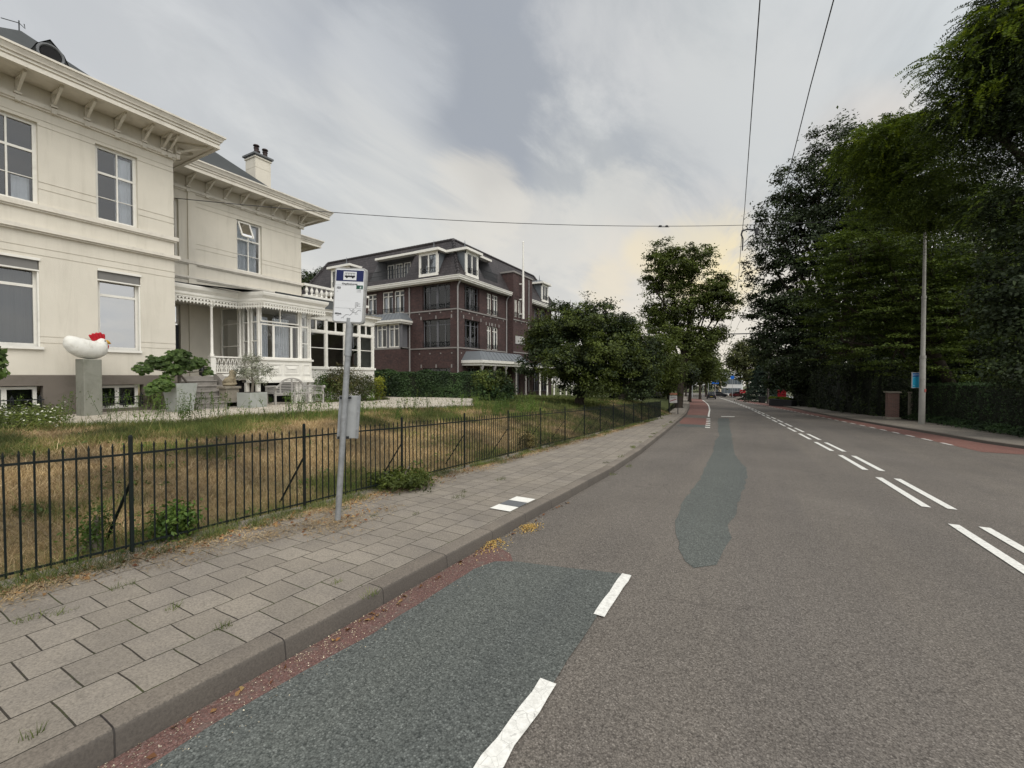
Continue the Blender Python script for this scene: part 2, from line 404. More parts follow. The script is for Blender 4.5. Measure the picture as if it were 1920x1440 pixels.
# ------------------------------------------------------------------ ground materials
def asphalt(name, base, dark, speck, scale=70, bmp=.004, patchy=.10, rough=.85, wear=None, cracks=False):
    m, nt, b = new_mat(name)
    g = _n(nt, 'ShaderNodeNewGeometry').outputs['Position']
    vo = _n(nt, 'ShaderNodeTexVoronoi'); vo.inputs['Scale'].default_value = scale; nt.links.new(g, vo.inputs['Vector'])
    sep = _n(nt, 'ShaderNodeSeparateColor'); nt.links.new(vo.outputs['Color'], sep.inputs[0])
    c = ramp(nt, sep.outputs[0], [(0, dark), (.35, base), (.75, base), (1, speck)])
    n0 = tex_noise(nt, g, scale*.45, 3, .6)
    c = mixc(nt, 1, c, ramp(nt, n0, [(.3, (.72,)*3), (.7, (1.28,)*3)]), 'MULTIPLY')
    edge = ramp(nt, vo.outputs['Distance'], [(.35, (1,)*3), (.75, (.62,)*3)])
    c = mixc(nt, 1, c, edge, 'MULTIPLY')
    n1 = tex_noise(nt, g, .35, 6, .6, .4)
    c = mixc(nt, 1, c, ramp(nt, n1, [(.3, (1-patchy,)*3), (.7, (1+patchy,)*3)]), 'MULTIPLY')
    # long wheel-polished streaks along the road
    mp = _n(nt, 'ShaderNodeMapping'); mp.inputs['Scale'].default_value = (1.3, .05, 1); nt.links.new(g, mp.inputs[0])
    n2 = tex_noise(nt, mp.outputs[0], 1.0, 4, .6)
    c = mixc(nt, 1, c, ramp(nt, n2, [(.35, (.93, .93, .94)), (.65, (1.07, 1.06, 1.04))]), 'MULTIPLY')
    n3 = tex_noise(nt, g, 2.2, 7, .75, 1.2)
    c = mixc(nt, ramp(nt, n3, [(.60, (0,)*3), (.75, (.35,)*3)]), c, scale_c(base, .55))
    if cracks:
        wv = _n(nt, 'ShaderNodeTexNoise'); wv.inputs['Scale'].default_value = 1.6; wv.inputs['Detail'].default_value = 8; nt.links.new(g, wv.inputs['Vector'])
        ad_ = _n(nt, 'ShaderNodeMixRGB', blend_type='ADD'); ad_.inputs[0].default_value = 1.1; nt.links.new(g, ad_.inputs[1]); nt.links.new(wv.outputs['Color'], ad_.inputs[2])
        cv = _n(nt, 'ShaderNodeTexVoronoi'); cv.feature = 'DISTANCE_TO_EDGE'; cv.inputs['Scale'].default_value = .42; nt.links.new(ad_.outputs[0], cv.inputs['Vector'])
        cm = mixc(nt, 1, ramp(nt, cv.outputs['Distance'], [(.0, (1,)*3), (.006, (0,)*3)]), ramp(nt, tex_noise(nt, g, .5, 3, .5), [(.5, (0,)*3), (.62, (.55,)*3)]), 'MULTIPLY')
        c = mixc(nt, cm, c, scale_c(base, .35))
        oil = ramp(nt, tex_noise(nt, g, .9, 2, .4, .3), [(.68, (0,)*3), (.76, (.28,)*3)]); c = mixc(nt, oil, c, scale_c(base, .5))
    if wear: c = mixc(nt, ramp(nt, tex_noise(nt, g, 7, 8, .75, .5), [(.52, (0,)*3), (.66, (.8,)*3)]), c, wear)
    nt.links.new(c, b.inputs['Base Color']); b.inputs['Roughness'].default_value = rough; b.inputs['Specular IOR Level'].default_value = .25
    h = mixc(nt, .5, vo.outputs['Distance'], n0)
    bump(nt, b, h, .7, bmp); return m
M_asph = asphalt('asphalt', (.150, .134, .117), (.088, .077, .067), (.225, .203, .180), 125, .003, .13, cracks=True)
M_patch = asphalt('asphalt_greengrey', (.104, .113, .105), (.056, .063, .059), (.172, .184, .172), 110, .003, .10)
M_red = asphalt('asphalt_red', (.150, .083, .071), (.105, .063, .056), (.20, .14, .125), 130, .003, .15, wear=(.13, .105, .09))
M_redfar = asphalt('asphalt_red_lane', (.205, .098, .080), (.15, .078, .066), (.25, .15, .125), 60, .004, .12, wear=(.15, .11, .095))
def paint_mat():
    m, nt, b = new_mat('road_paint')
    g = _n(nt, 'ShaderNodeNewGeometry').outputs['Position']
    vo = _n(nt, 'ShaderNodeTexVoronoi'); vo.feature = 'DISTANCE_TO_EDGE'; vo.inputs['Scale'].default_value = 16; nt.links.new(g, vo.inputs['Vector'])
    n1 = tex_noise(nt, g, 30, 5, .7)
    c = ramp(nt, n1, [(.25, (.52, .51, .47)), (.6, (.76, .75, .70))])
    c = mixc(nt, ramp(nt, vo.outputs['Distance'], [(.0, (.55,)*3), (.02, (0,)*3)]), c, (.25, .24, .22))
    n2 = tex_noise(nt, g, 9, 8, .8, .5)
    c = mixc(nt, ramp(nt, n2, [(.58, (0,)*3), (.68, (.8,)*3)]), c, (.18, .17, .16))
    nt.links.new(c, b.inputs['Base Color']); b.inputs['Roughness'].default_value = .6
    bump(nt, b, n1, .5, .003); return m
M_paint = paint_mat()
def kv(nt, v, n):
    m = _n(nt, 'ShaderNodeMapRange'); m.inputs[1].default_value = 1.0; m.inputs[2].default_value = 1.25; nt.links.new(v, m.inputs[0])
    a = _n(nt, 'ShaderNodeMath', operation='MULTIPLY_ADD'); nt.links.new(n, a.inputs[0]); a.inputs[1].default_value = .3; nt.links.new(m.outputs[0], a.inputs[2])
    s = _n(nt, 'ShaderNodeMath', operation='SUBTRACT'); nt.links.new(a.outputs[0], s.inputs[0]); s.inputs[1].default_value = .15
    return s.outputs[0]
def tile_mat(name, bw, bh, off, c1, c2, mortar, ms=.012, bmp=.006, weeds=True):
    m, nt, b = new_mat(name)
    uv = _n(nt, 'ShaderNodeUVMap').outputs[0]
    g = _n(nt, 'ShaderNodeNewGeometry').outputs['Position']
    # slight wobble so that the joints are not ruler straight
    wn = _n(nt, 'ShaderNodeTexNoise'); wn.inputs['Scale'].default_value = 2.1; nt.links.new(g, wn.inputs['Vector'])
    vs = _n(nt, 'ShaderNodeVectorMath', operation='SUBTRACT'); nt.links.new(wn.outputs['Color'], vs.inputs[0]); vs.inputs[1].default_value = (.5, .5, .5)
    vm = _n(nt, 'ShaderNodeVectorMath', operation='SCALE'); nt.links.new(vs.outputs[0], vm.inputs[0]); vm.inputs['Scale'].default_value = .035
    va = _n(nt, 'ShaderNodeVectorMath', operation='ADD'); nt.links.new(uv, va.inputs[0]); nt.links.new(vm.outputs[0], va.inputs[1])
    br = _n(nt, 'ShaderNodeTexBrick'); br.offset = off; br.squash = 1
    for k, v in (('Scale', 1), ('Mortar Size', ms/2), ('Brick Width', bw), ('Row Height', bh), ('Mortar Smooth', .25), ('Bias', 0)): br.inputs[k].default_value = v
    br.inputs['Color1'].default_value = c4(c1); br.inputs['Color2'].default_value = c4(c2); br.inputs['Mortar'].default_value = c4(mortar)
    nt.links.new(va.outputs[0], br.inputs['Vector'])
    c = br.outputs['Color']
    n1 = tex_noise(nt, g, 75, 5, .75)
    c = mixc(nt, 1, c, ramp(nt, n1, [(.28, (.55,)*3), (.5, (1,)*3), (.72, (1.35,)*3)]), 'MULTIPLY')
    n2 = tex_noise(nt, g, 1.3, 6, .65, .3)
    c = mixc(nt, 1, c, ramp(nt, n2, [(.3, (.82, .82, .83)), (.7, (1.15, 1.14, 1.1))]), 'MULTIPLY')
    n3 = tex_noise(nt, g, 5.5, 8, .75, .8)
    c = mixc(nt, ramp(nt, n3, [(.60, (0,)*3), (.72, (.5,)*3)]), c, scale_c(c1, .55))
    if not weeds:   # shade painted into the kerb's colour, dark on street face and arris
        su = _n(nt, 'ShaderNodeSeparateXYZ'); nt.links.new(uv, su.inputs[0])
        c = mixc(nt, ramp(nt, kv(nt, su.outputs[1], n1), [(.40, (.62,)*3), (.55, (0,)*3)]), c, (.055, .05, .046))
    if weeds:   # moss and soil sitting in some joints
        n4 = tex_noise(nt, g, 3.0, 5, .7)
        f = mixc(nt, 1, br.outputs['Fac'], ramp(nt, n4, [(.5, (0,)*3), (.62, (1,)*3)]), 'MULTIPLY')
        c = mixc(nt, f, c, (.055, .06, .025))
    nt.links.new(c, b.inputs['Base Color']); b.inputs['Roughness'].default_value = .9; b.inputs['Specular IOR Level'].default_value = .2
    inv = _n(nt, 'ShaderNodeMath', operation='SUBTRACT'); inv.inputs[0].default_value = 1; nt.links.new(br.outputs['Fac'], inv.inputs[1])
    p = bump(nt, b, inv.outputs[0], .8, bmp)
    bump(nt, b, n1, .7, .004, p); return m
M_tile = tile_mat('pavement_tiles', .247, .3, .47, (.205, .182, .154), (.242, .216, .184), (.042, .037, .030), .009)
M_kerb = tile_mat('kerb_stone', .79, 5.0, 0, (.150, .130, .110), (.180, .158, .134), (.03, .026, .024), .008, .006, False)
M_pavR = tile_mat('pavement_far', .3, .3, .5, (.20, .18, .155), (.24, .215, .185), (.06, .055, .045), .010)

def ys_list(a, b, near=.5):
    out = [a]; y = a
    while y < b:
        y += near if y < 12 else (1.0 if y < 40 else (3 if y < 120 else 12)); out.append(min(y, b))
    return out
def strip(name, fl, fr_, y0, y1, dz, m, near=.5, zf=None, cols=1, z0=None, uvo=None):
    mb = MB(); ys = ys_list(y0, y1, near); uv = []
    for y in ys:
        for k in range(cols+1):
            x = fl(y)+(fr_(y)-fl(y))*k/cols
            mb.v.append((x, y, (zf or zr)(y)+dz)); uv.append((y, x-(uvo or kl)(y)))
    n = cols+1
    for i in range(len(ys)-1):
        for k in range(cols):
            a = i*n+k; mb.f.append((a, a+1, a+1+n, a+n))
    return struct(mb.build(name, m, uv=uv))
# one ground sheet out to the horizon
def build_ground():
    m = mat('ground_soil', (.07, .075, .035), .95, .3, .3, .02, 8)
    mb = MB(); xs = [-900, -300, -120, -60, 30, 60, 120, 300, 900]; ys = [-300, -40, 30, 50, 70, 100, 150, 250, 500, 1200]
    for y in ys:
        for x in xs: mb.v.append((x, y, zr(min(max(y, -40), 900))-.12))
    n = len(xs)
    for i in range(len(ys)-1):
        for k in range(n-1): a = i*n+k; mb.f.append((a, a+1, a+1+n, a+n))
    struct(mb.build('ground', m))
build_ground()
strip('road', lambda y: kl(y)-.02, lambda y: kr(y)+.02, -12, 250, 0, M_asph, cols=3)
# kerb: real step with a rounded arris
def kerb(name, f, side, y0, y1, m, h=.12, w=.17):
    mb = MB(); uv = []; ys = ys_list(y0, y1, .4)
    prof = [(0, -.03), (.012, h-.02), (.02, h-.008), (.035, h), (w, h+.002), (w+.001, 0)]
    for y in ys:
        for k, (d, z) in enumerate(prof):
            wob = .006*mn.noise((y*.9, k*.1, 3))
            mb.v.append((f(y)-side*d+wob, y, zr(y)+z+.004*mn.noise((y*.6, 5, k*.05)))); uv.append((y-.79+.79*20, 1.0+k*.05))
    n = len(prof)
    for i in range(len(ys)-1):
        for k in range(n-1): a = i*n+k; mb.f.append((a, a+n, a+n+1, a+1) if side > 0 else (a, a+1, a+n+1, a+n))
    return struct(mb.build(name, m, uv=uv, smooth=True))
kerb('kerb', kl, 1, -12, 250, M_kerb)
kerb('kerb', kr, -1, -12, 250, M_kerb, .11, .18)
def pav_mesh():
    mb = MB(); uv = []; ys = ys_list(-12, 250, .25); n = 8
    for y in ys:
        a = kl(y)-.165; b = pav_out(y)-.28
        for k in range(n+1):
            x = a+(b-a)*k/n
            mb.v.append((x, y, zr(y)+.12+.012*mn.noise((x*1.1, y*1.1, 0))+.004*mn.noise((x*5, y*5, 2)))); uv.append((y-.085+.247*100, kl(y)-.185-x+3.0))
    for i in range(len(ys)-1):
        for k in range(n): p = i*(n+1)+k; mb.f.append((p, p+n+1, p+n+2, p+1))
    return struct(mb.build('pavement', M_tile, uv=uv, smooth=True))
pav_mesh()
strip('pavement', lambda y: kr(y)+.16, lambda y: kr(y)+3.4, -12, 250, .108, M_pavR, cols=4)
# three marker tiles
def flat(name, pts, dz, m, zf=zr, kind=True):
    mb = MB(); mb.quad(*[(x, y, zf(y)+dz) for x, y in pts]); o = mb.build(name, m)
    if kind: struct(o)
    return o
M_wt = mat('white_tile', (.72, .71, .66), .8, .08, 20, .002, 80, dirt=(.35, .33, .28), dirtamt=.5)
M_gt = mat('grey_tile', (.12, .125, .13), .8, .2, 30, .003, 80)
for k, (mm) in enumerate((M_wt, M_gt, M_wt)):
    y = 4.68+.247*k; flat('marker_tile', [(-2.63, y), (-2.63, y+.235), (-2.925, y+.235), (-2.925, y)], .1275, mm)
# patches of other surfacing, laid as thin sheets
def ragged(pts, amp, step, seed=0):
    out = []
    for i, p in enumerate(pts):
        q = pts[(i+1) % len(pts)]; d = math.dist(p, q); n = max(1, int(d/step))
        for k in range(n):
            t = k/n; x = p[0]+(q[0]-p[0])*t; y = p[1]+(q[1]-p[1])*t
            out.append((x+amp*mn.noise((x*2.3, y*2.3, seed))+amp*.5*mn.noise((x*9, y*9, seed+3)), y+amp*mn.noise((x*2.3, y*2.3, seed+7))))
    return out
flat('red_strip', [(-2.425, -8), (-1.6, -8), (-1.7, 3.2), (-2.1, 3.75), (-2.425, 3.9)], .004, M_red)
flat('surface_patch', ragged([(-2.24, -8), (-1.0, -8), (-.98, 1.6), (-.955, 2.2), (-.975, 3.0), (-.94, 3.88), (-1.5, 3.72), (-1.95, 3.6), (-2.13, 3.5), (-2.2, 3.25), (-2.2, 2.6), (-2.2, 2.05), (-2.25, 1.4), (-2.26, 1.1), (-2.24, .8)], .014, .12), .008, M_patch)
flat('surface_patch', ragged([(-1.36, 32.4), (-1.93, 32.0), (-1.75, 28), (-1.45, 24), (-1.3, 21), (-1.1, 19), (-1.12, 17), (-1.02, 15.1), (-.93, 13), (-.91, 11), (-.86, 9.4), (-.86, 8.3), (-.9, 7.6), (-.87, 6.3), (-.8, 5.4), (-.66, 4.8), (-.55, 4.5), (-.46, 4.36), (-.28, 4.56), (-.22, 5.0), (-.17, 5.5), (-.24, 6.0), (-.15, 7.1), (-.13, 8.3), (-.07, 9.6), (-.09, 10.9), (-.36, 13), (-.48, 14.7), (-.62, 18), (-.96, 24.2), (-1.1, 28)], .05, .2, 4), .004, M_patch)
flat('surface_patch', ragged([(-3.3, 22.6), (-1.75, 22.6), (-1.9, 24.4), (-3.2, 24.2)], .03, .3, 2), .004, M_patch)
bl = lambda y: kl(y)+1.53+lerp_tab([(22, -.02), (35, .0), (55, .6), (80, 1.0), (140, 1.4)], y)
strip('cycle_lane', lambda y: kl(y)+.03+max(0, (26-y)*.1), bl, 24.4, 30.9, .005, M_redfar)
strip('cycle_lane', lambda y: kl(y)+.03, bl, 34.6, 100, .005, M_redfar)
br_ = lambda y: lerp_tab([(16, 6.3), (21.3, 6.03), (29.7, 5.5), (36.6, 4.8), (51, 3.3), (66, 1.25), (78, -.6), (110, -4.5)], y)
strip('cycle_lane', br_, lambda y: kr(y)-.04, 18.5, 100, .005, M_redfar)
def marks():
    mb = MB()
    def seg(f, w, y0, y1, z=.009, rag=0):
        n = max(1, int((y1-y0)/.12)) if rag else max(1, int((y1-y0)/2))
        L = []; R = []
        for k in range(n+1):
            y = y0+(y1-y0)*k/n; x = f(y)
            L.append((x-w/2+(rag*mn.noise((y*6, 1, 0)) if rag else 0), y+(rag*.8*mn.noise((k, 4, 0)) if k in (0, n) else 0), zr(y)+z)); R.append((x+w/2+(rag*mn.noise((y*6, 2, 5)) if rag else 0), y, zr(y)+z))
        mb.quad(*(R+L[::-1]))
    for k in range(-2, 40):
        y = 8.62+3.58*k
        if 132 > y > 2:
            seg(lambda t: cl(t)-.03, .11, y, y+2.6); seg(lambda t: cl(t)+.27, .11, y+.05, y+2.65)
    seg(lambda t: -.985, .10, -.1, 2.2, .0125, .02); seg(lambda t: -.965, .085, 3.04, 3.86, .0125, .012)
    for k in range(6): seg(bl, .22, 22.5+1.55*k, 22.5+1.55*k+.5)
    seg(bl, .12, 33, 88)
    for k in range(50): 
        y = 20.4+1.62*k
        if k < 45: seg(br_, .10, y, y+.85)
    mb.quad((-1.9, 33.9, zr(33.9)+.007), (-1.05, 34.2, zr(34.2)+.007), (-1.05, 34.8, zr(34.8)+.007), (-1.9, 34.5, zr(34.5)+.007))
    return struct(mb.build('road_marking', M_paint))
marks()

# ------------------------------------------------------------------ lawn, gravel
def grass_ground_mat():
    m, nt, b = new_mat('lawn_earth')
    g = _n(nt, 'ShaderNodeNewGeometry').outputs['Position']
    n1 = tex_noise(nt, g, .8, 7, .7, .4); n2 = tex_noise(nt, g, 14, 6, .75)
    c = ramp(nt, n1, [(.3, (.13, .088, .042)), (.5, (.16, .12, .058)), (.62, (.11, .10, .042)), (.8, (.075, .085, .03))])
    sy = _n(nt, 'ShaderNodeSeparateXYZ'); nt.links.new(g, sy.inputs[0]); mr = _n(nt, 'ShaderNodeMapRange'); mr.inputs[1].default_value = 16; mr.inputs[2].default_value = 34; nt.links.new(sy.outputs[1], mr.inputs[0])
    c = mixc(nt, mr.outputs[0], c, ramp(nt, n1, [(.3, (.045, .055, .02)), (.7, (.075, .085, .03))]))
    c = mixc(nt, 1, c, ramp(nt, n2, [(.3, (.5,)*3), (.7, (1.5,)*3)]), 'MULTIPLY')
    nt.links.new(c, b.inputs['Base Color']); b.inputs['Roughness'].default_value = .95; b.inputs['Specular IOR Level'].default_value = .1
    bump(nt, b, n2, .6, .012); return m
def terrain():
    xs = [-4.9-.25*k for k in range(9)]+[-7.3-.5*k for k in range(36)]+[-26-3*k for k in range(12)]+[-70, -100, -160, -400]
    ys = [-14+.5*k for k in range(90)]+[31+1.5*k for k in range(30)]+[76+8*k for k in range(18)]+[240, 320, 500]
    mb = MB(); n = len(xs)
    for y in ys:
        for i, x in enumerate(xs):
            if y > 24: x = x+(pav_out(y)+4.72)-.2
            mb.v.append((x, y, zl(x, y) if x > -60 else zl(-60, y)))
    for i in range(len(ys)-1):
        for k in range(n-1): a = i*n+k; mb.f.append((a, a+1+0, a+1+n, a+n)[::-1])
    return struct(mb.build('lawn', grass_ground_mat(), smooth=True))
terrain()
def gravel():
    low = [T(*p) for p in ((0, 806), (120, 801), (200, 799), (330, 795), (440, 783), (560, 777), (650, 771), (720, 768), (800, 766), (888, 762))]
    up = [T(*p) for p in ((888, 748), (800, 741), (715, 741))]+[Vector((-15.6, 15.6, 0)), Vector((-15.2, 12, 0)), Vector((-15.6, 11.9, 0)), Vector((-18.4, 9, 0)), Vector((-16.05, 6.9, 0)), Vector((-16.05, -5, 0)), Vector((-11.5, -5, 0))]
    P = [(p.x, p.y) for p in low+up]
    def inside(x, y):
        r = False; n = len(P)
        for i in range(n):
            (x1, y1), (x2, y2) = P[i], P[(i+1) % n]
            if (y1 > y) != (y2 > y) and x < (x2-x1)*(y-y1)/(y2-y1)+x1: r = not r
        return r
    m, nt, b = new_mat('white_gravel')
    g = _n(nt, 'ShaderNodeNewGeometry').outputs['Position']
    vo = _n(nt, 'ShaderNodeTexVoronoi'); vo.inputs['Scale'].default_value = 28; nt.links.new(g, vo.inputs['Vector'])
    c = ramp(nt, vo.outputs['Distance'], [(0, (.66, .60, .52)), (.5, (.52, .47, .40)), (.8, (.22, .19, .15))])
    n1 = tex_noise(nt, g, 1.6, 6, .7); c = mixc(nt, 1, c, ramp(nt, n1, [(.3, (.7, .68, .64)), (.6, (1.1, 1.1, 1.08))]), 'MULTIPLY')
    nt.links.new(c, b.inputs['Base Color']); b.inputs['Roughness'].default_value = .9; bump(nt, b, vo.outputs['Distance'], 1, .02)
    mb = MB(); s = .2; rng = random.Random(3)
    idx = {}
    def vid(i, j):
        if (i, j) not in idx:
            x, y = i*s, j*s; jx = .07*mn.noise((x*3, y*3, 0)); idx[(i, j)] = len(mb.v); mb.v.append((x+jx, y+jx, zl(x, y)+.022))
        return idx[(i, j)]
    for i in range(-120, -40):
        for j in range(-25, 125):
            if inside((i+.5)*s, (j+.5)*s): mb.f.append((vid(i, j), vid(i+1, j), vid(i+1, j+1), vid(i, j+1)))
    struct(mb.build('gravel_path', m))
    return inside
in_gravel = gravel()
# ------------------------------------------------------------------ villa
M_stucco = mat('cream_stucco', (.64, .60, .515), .9, .05, 1.2, .006, 55, .15, dirt=(.36, .33, .26), dirtamt=.26, dscale=1.0, streak=True)
M_trim = mat('white_paint', (.74, .72, .66), .55, .05, 4, .002, 40, .3, dirt=(.45, .42, .35), dirtamt=.35, dscale=3)
M_cornice = mat('cornice_paint', (.66, .62, .54), .6, .07, 3, .002, 40, .3, dirt=(.33, .30, .24), dirtamt=.45, dscale=2.5)
M_plinth = mat('grey_plinth', (.155, .135, .115), .9, .08, 2, .006, 60, .15, dirt=(.09, .08, .06), dirtamt=.5)
M_slate = mat('roof_slate', (.042, .046, .046), .7, .2, 1.5, .004, 20, .3)
M_lead = mat('lead_sheet', (.12, .125, .13), .6, .2, 3, .003, 10, .3)
M_glass = glassmat('window_glass', .07); M_glassr = glassmat('window_glass_bright', .45); M_glassd = glassmat('window_glass_dim', .09)
M_dark = mat('interior_shade', (.012, .012, .013), .9, .3); M_curt = mat('curtain', (.74, .75, .77), .9, .06, 8)  # near-black colour stands in for shade in rooms and openings
M_shut = mat('shutter_box', (.17, .165, .155), .6, .08, 5); M_blind = mat('grey_blind', (.10, .105, .10), .9, .10, 2)
M_stone = mat('grey_step_stone', (.27, .25, .225), .85, .15, 5, .006, 50, .2, dirt=(.11, .10, .08), dirtamt=.7, dscale=3)
M_stone2 = mat('dressed_stone', (.30, .27, .22), .9, .15, 6, .008, 40, .2, dirt=(.13, .125, .09), dirtamt=.7, dscale=4)
M_groove = M_stucco
villa = thing('villa', 'large cream stucco villa with wide bracketed white eaves behind the railing', 'house', (-18, 6, .55))
F1 = ('x', -16.0); F2 = ('x', -18.6)
GR = .022
def grooves(zs, spans): return [(a, b, z-GR/2, z+GR/2, .014, True) for z in zs for a, b in spans]
def build_villa():
    # main block, front
    up = [(2.76, 3.86), (4.97, 5.91)]; lo = [(2.72, 3.84), (4.97, 5.94)]
    Y0, Y1 = 1.6, 6.82
    allup = up; alllo = lo
    holes = [(a, b, 6.03, 8.12, .22, False) for a, b in allup]+[(a, b, 2.40, 4.62, .24, False) for a, b in alllo]
    holes += [(a-.02, b+.02, .72, 1.40, .26, False) for a, b in alllo]
    def gaps(sp):
        e = [Y0]+[x for s in sp for x in s]+[Y1]; return [(e[i]+(.0 if i == 0 else .0), e[i+1]) for i in range(0, len(e), 2)]
    gu = gaps(allup); gl = gaps(alllo)
    holes += grooves((6.62, 6.44), gu)+grooves((8.05,), gu)+grooves((8.20, 4.92), [(Y0, Y1)])+grooves((2.66, 2.50), gl)+grooves((4.74,), [(Y0, Y1)])
    w = MB(); wall(w, F1, Y0, Y1, 1.66, 9.1, [h for h in holes if h[2] > 1.5])
    wall(w, ('y', Y0), -28, -16, 1.66, 9.1, []); w.quad((-16, Y1, 1.66), (-28, Y1, 1.66), (-28, Y1, 9.1), (-16, Y1, 9.1)); w.quad((-28, Y1, .2), (-28, Y0, .2), (-28, Y0, 9.1), (-28, Y1, 9.1))
    w.build('wall', M_stucco, villa)
    p = MB(); wall(p, ('x', -15.95), Y0, Y1+.03, .2, 1.66, [h for h in holes if h[2] < 1.5])
    p.quad((-15.95, Y0-.03, .2), (-28, Y0-.03, .2), (-28, Y0-.03, 1.66), (-15.95, Y0-.03, 1.66))
    p.quad((-15.95, Y0, 1.66), (-15.95, Y1+.03, 1.66), (-16.0, Y1, 1.68), (-16.0, Y0, 1.68)); p.quad((-15.95, Y1+.03, .2), (-18.6, Y1+.03, .2), (-18.6, Y1+.03, 1.66), (-15.95, Y1+.03, 1.66))
    p.build('plinth', M_plinth, villa)
    lw = MB(); wall(lw, ('x', -18.6), -6.0, Y0, .2, 9.2, [(-2.6, -1.5, 6.03, 8.12, .2, False), (-2.6, -1.5, 2.4, 4.62, .2, False)]+grooves((8.27, 6.68, 6.50, 2.66, 2.50), [(-6, -2.6), (-1.5, Y0)])); lw.quad((-18.6, -6, .2), (-28, -6, .2), (-28, -6, 9.2), (-18.6, -6, 9.2)); lw.build('wall', M_stucco, villa)
    for q0, q1 in ((6.03, 8.12), (2.40, 4.62)): window(villa, ('x', -18.6), -2.6, -1.5, q0, q1, M_trim, M_glass, rec=.1, fw=.07, v=[-2.05], h=[(q1-.75, .06)], dark=M_dark)
    # string courses
    for z0, z1, d, nm in ((5.90, 6.02, .09, 'sill_band'), (5.34, 5.44, .12, 'string_course'), (8.50, 8.60, .10, 'frieze_moulding')):
        b = MB(); fbox(b, F1, Y0, Y1+d, z0, z1, -d, -.0); fbox(b, F1, Y0, Y1+d*.55, z0-.045, z0, -d*.55, 0)
        if z0 > 8: fbox(b, F1, Y0, Y1+.05, z1, z1+.03, -.045, 0)
        b.box(-18.6, -16, Y1, Y1+d, z0, z1); b.build(nm, M_cornice, villa)
    # windows of the main block
    for i, (a, b) in enumerate(allup):
        mid = (a+b)/2+.03
        cur = [(mid+.0, b-.08, 6.05, 8.0)] if i == 1 else [(mid+.1, b-.1, 6.05, 6.7)]
        window(villa, F1, a, b, 6.03, 8.12, M_trim, M_glass, rec=.10, fw=.075, v=[mid], h=[(7.38, .06), (6.70, .018)], curtain=cur, cm=M_curt, dark=M_dark)
    for i, (a, b) in enumerate(alllo):
        o = window(villa, F1, a, b, 2.40, 4.62, M_trim, M_glassr if i == 1 else M_glassd, rec=.13, fw=.085, h=[(3.95, .07)], sill=(.05, .07, .07) if i != 1 else (.0, .07, .05),
                   curtain=[(a+.05, b-.05, 2.45, 4.4)] if i != 1 else None, cm=M_blind, dark=M_dark)
        s = MB(); fbox(s, F1, a+.02, b-.02, 4.36, 4.61, .02, .12); s.build('shutter_box', M_shut, o)
        s = MB(); fbox(s, F1, a, b, 4.33, 4.365, .0, .13); fbox(s, F1, a-.0, b+.02, 4.60, 4.66, -.03, .01); fbox(s, F1, b-.035, b+.005, 2.4, 4.33, .02, .1); s.build('shutter_rail', M_trim, o)
        # basement light with a low iron grille
        a2, b2 = a-.02, b+.02; m = (a2+b2)/2
        window(villa, ('x', -15.95), a2, b2-.08, .72, 1.38, M_trim, M_glassd, rec=.16, fw=.07, v=[(m-.06, .09)], name='basement_window', dark=M_dark)
        g = MB()
        for k in range(3):
            y = a2+.12+(b2-a2-.2)*k/2
            for dy in (-.02, .02): g.tube([(-15.88, y+dy, .76), (-15.88, y+dy, 1.12)], .014, 5)
            g.tube([(-15.88, y, 1.10), (-15.88, y, 1.17)], [.022, .005], 6)
        for z in (.86, 1.05): g.tube([(-15.88, a2, z), (-15.88, b2, z)], .014, 5)
        g.build('iron_grille', MATS['black_iron'], villa)
    # eaves: soffit, cyma gutter, flat profile swept round
    def eave(x_edge, y_edge, y_start, xw, zb, ov, back=-28, left=False):
        prof = [(ov, 0), (.13, -.012), (.13, -.05), (.03, -.055), (.03, .045), (.06, .05), (.06, .085), (.02, .09), (.02, .15), (-.02, .165), (-.03, .20), (-.07, .27), (-.07, .285), (-.10, .29), (-.10, .34), (.0, .345), (.25, .36), (1.15, .37)]
        e = MB(); uv = None
        for d, z in prof: e.v.append((x_edge-d, y_start, zb+z)); e.v.append((x_edge-d, y_edge-d, zb+z)); e.v.append((back, y_edge-d, zb+z))
        for k in range(len(prof)-1):
            a = k*3
            e.f.append((a, a+3, a+4, a+1)[::-1]); e.f.append((a+1, a+4, a+5, a+2)[::-1])
        if left:
            o_ = len(e.v)
            for d, z in prof: e.v.append((x_edge-d, y_start+d, zb+z)); e.v.append((back, y_start+d, zb+z))
            for k in range(len(prof)-1): a = o_+k*2; e.f.append((a, a+1, a+3, a+2))
            for k in range(len(prof)): e.v[k*3] = (x_edge-prof[k][0], y_start+prof[k][0], zb+prof[k][1])
        e.build('cornice', M_cornice, villa)
    eave(-15.05, 7.77, Y0-.95, -16, 9.02, .97, left=True)
    eave(-17.70, 14.0, 6.9, -18.6, 9.15, .92)
    eave(-21.95, 16.75, 14.0, -23, 9.15, 1.2, -30)
    def bracket(x, y, zt, zb, reach, dirv=(1, 0)):
        zt += .01; reach *= 1.12
        b = MB(); dx, dy = dirv; L = math.hypot(dx, dy); dx, dy = dx/L, dy/L; P = lambda r, z: (x+dx*r, y+dy*r, z)
        b.bar(P(.03, zb-.05), P(.03, zt), .06, .05); b.bar(P(0, zt-.03), P(reach, zt-.03), .06, .05)
        b.bar(P(.05, zb+.03), P(reach*.97, zt-.06), .055, .05); b.bar(P(.07, zb-.17), P(.07, zb-.03), .10, .09); b.bar(P(.07, zb-.01), P(.07, zb+.04), .13, .15)
        return b.build('bracket', M_cornice, villa)
    for k in range(-3, 6): bracket(-16, 3.51+.636*k, 9.02, 8.62, .62)
    bracket(-16, 6.52, 9.02, 8.62, .62)
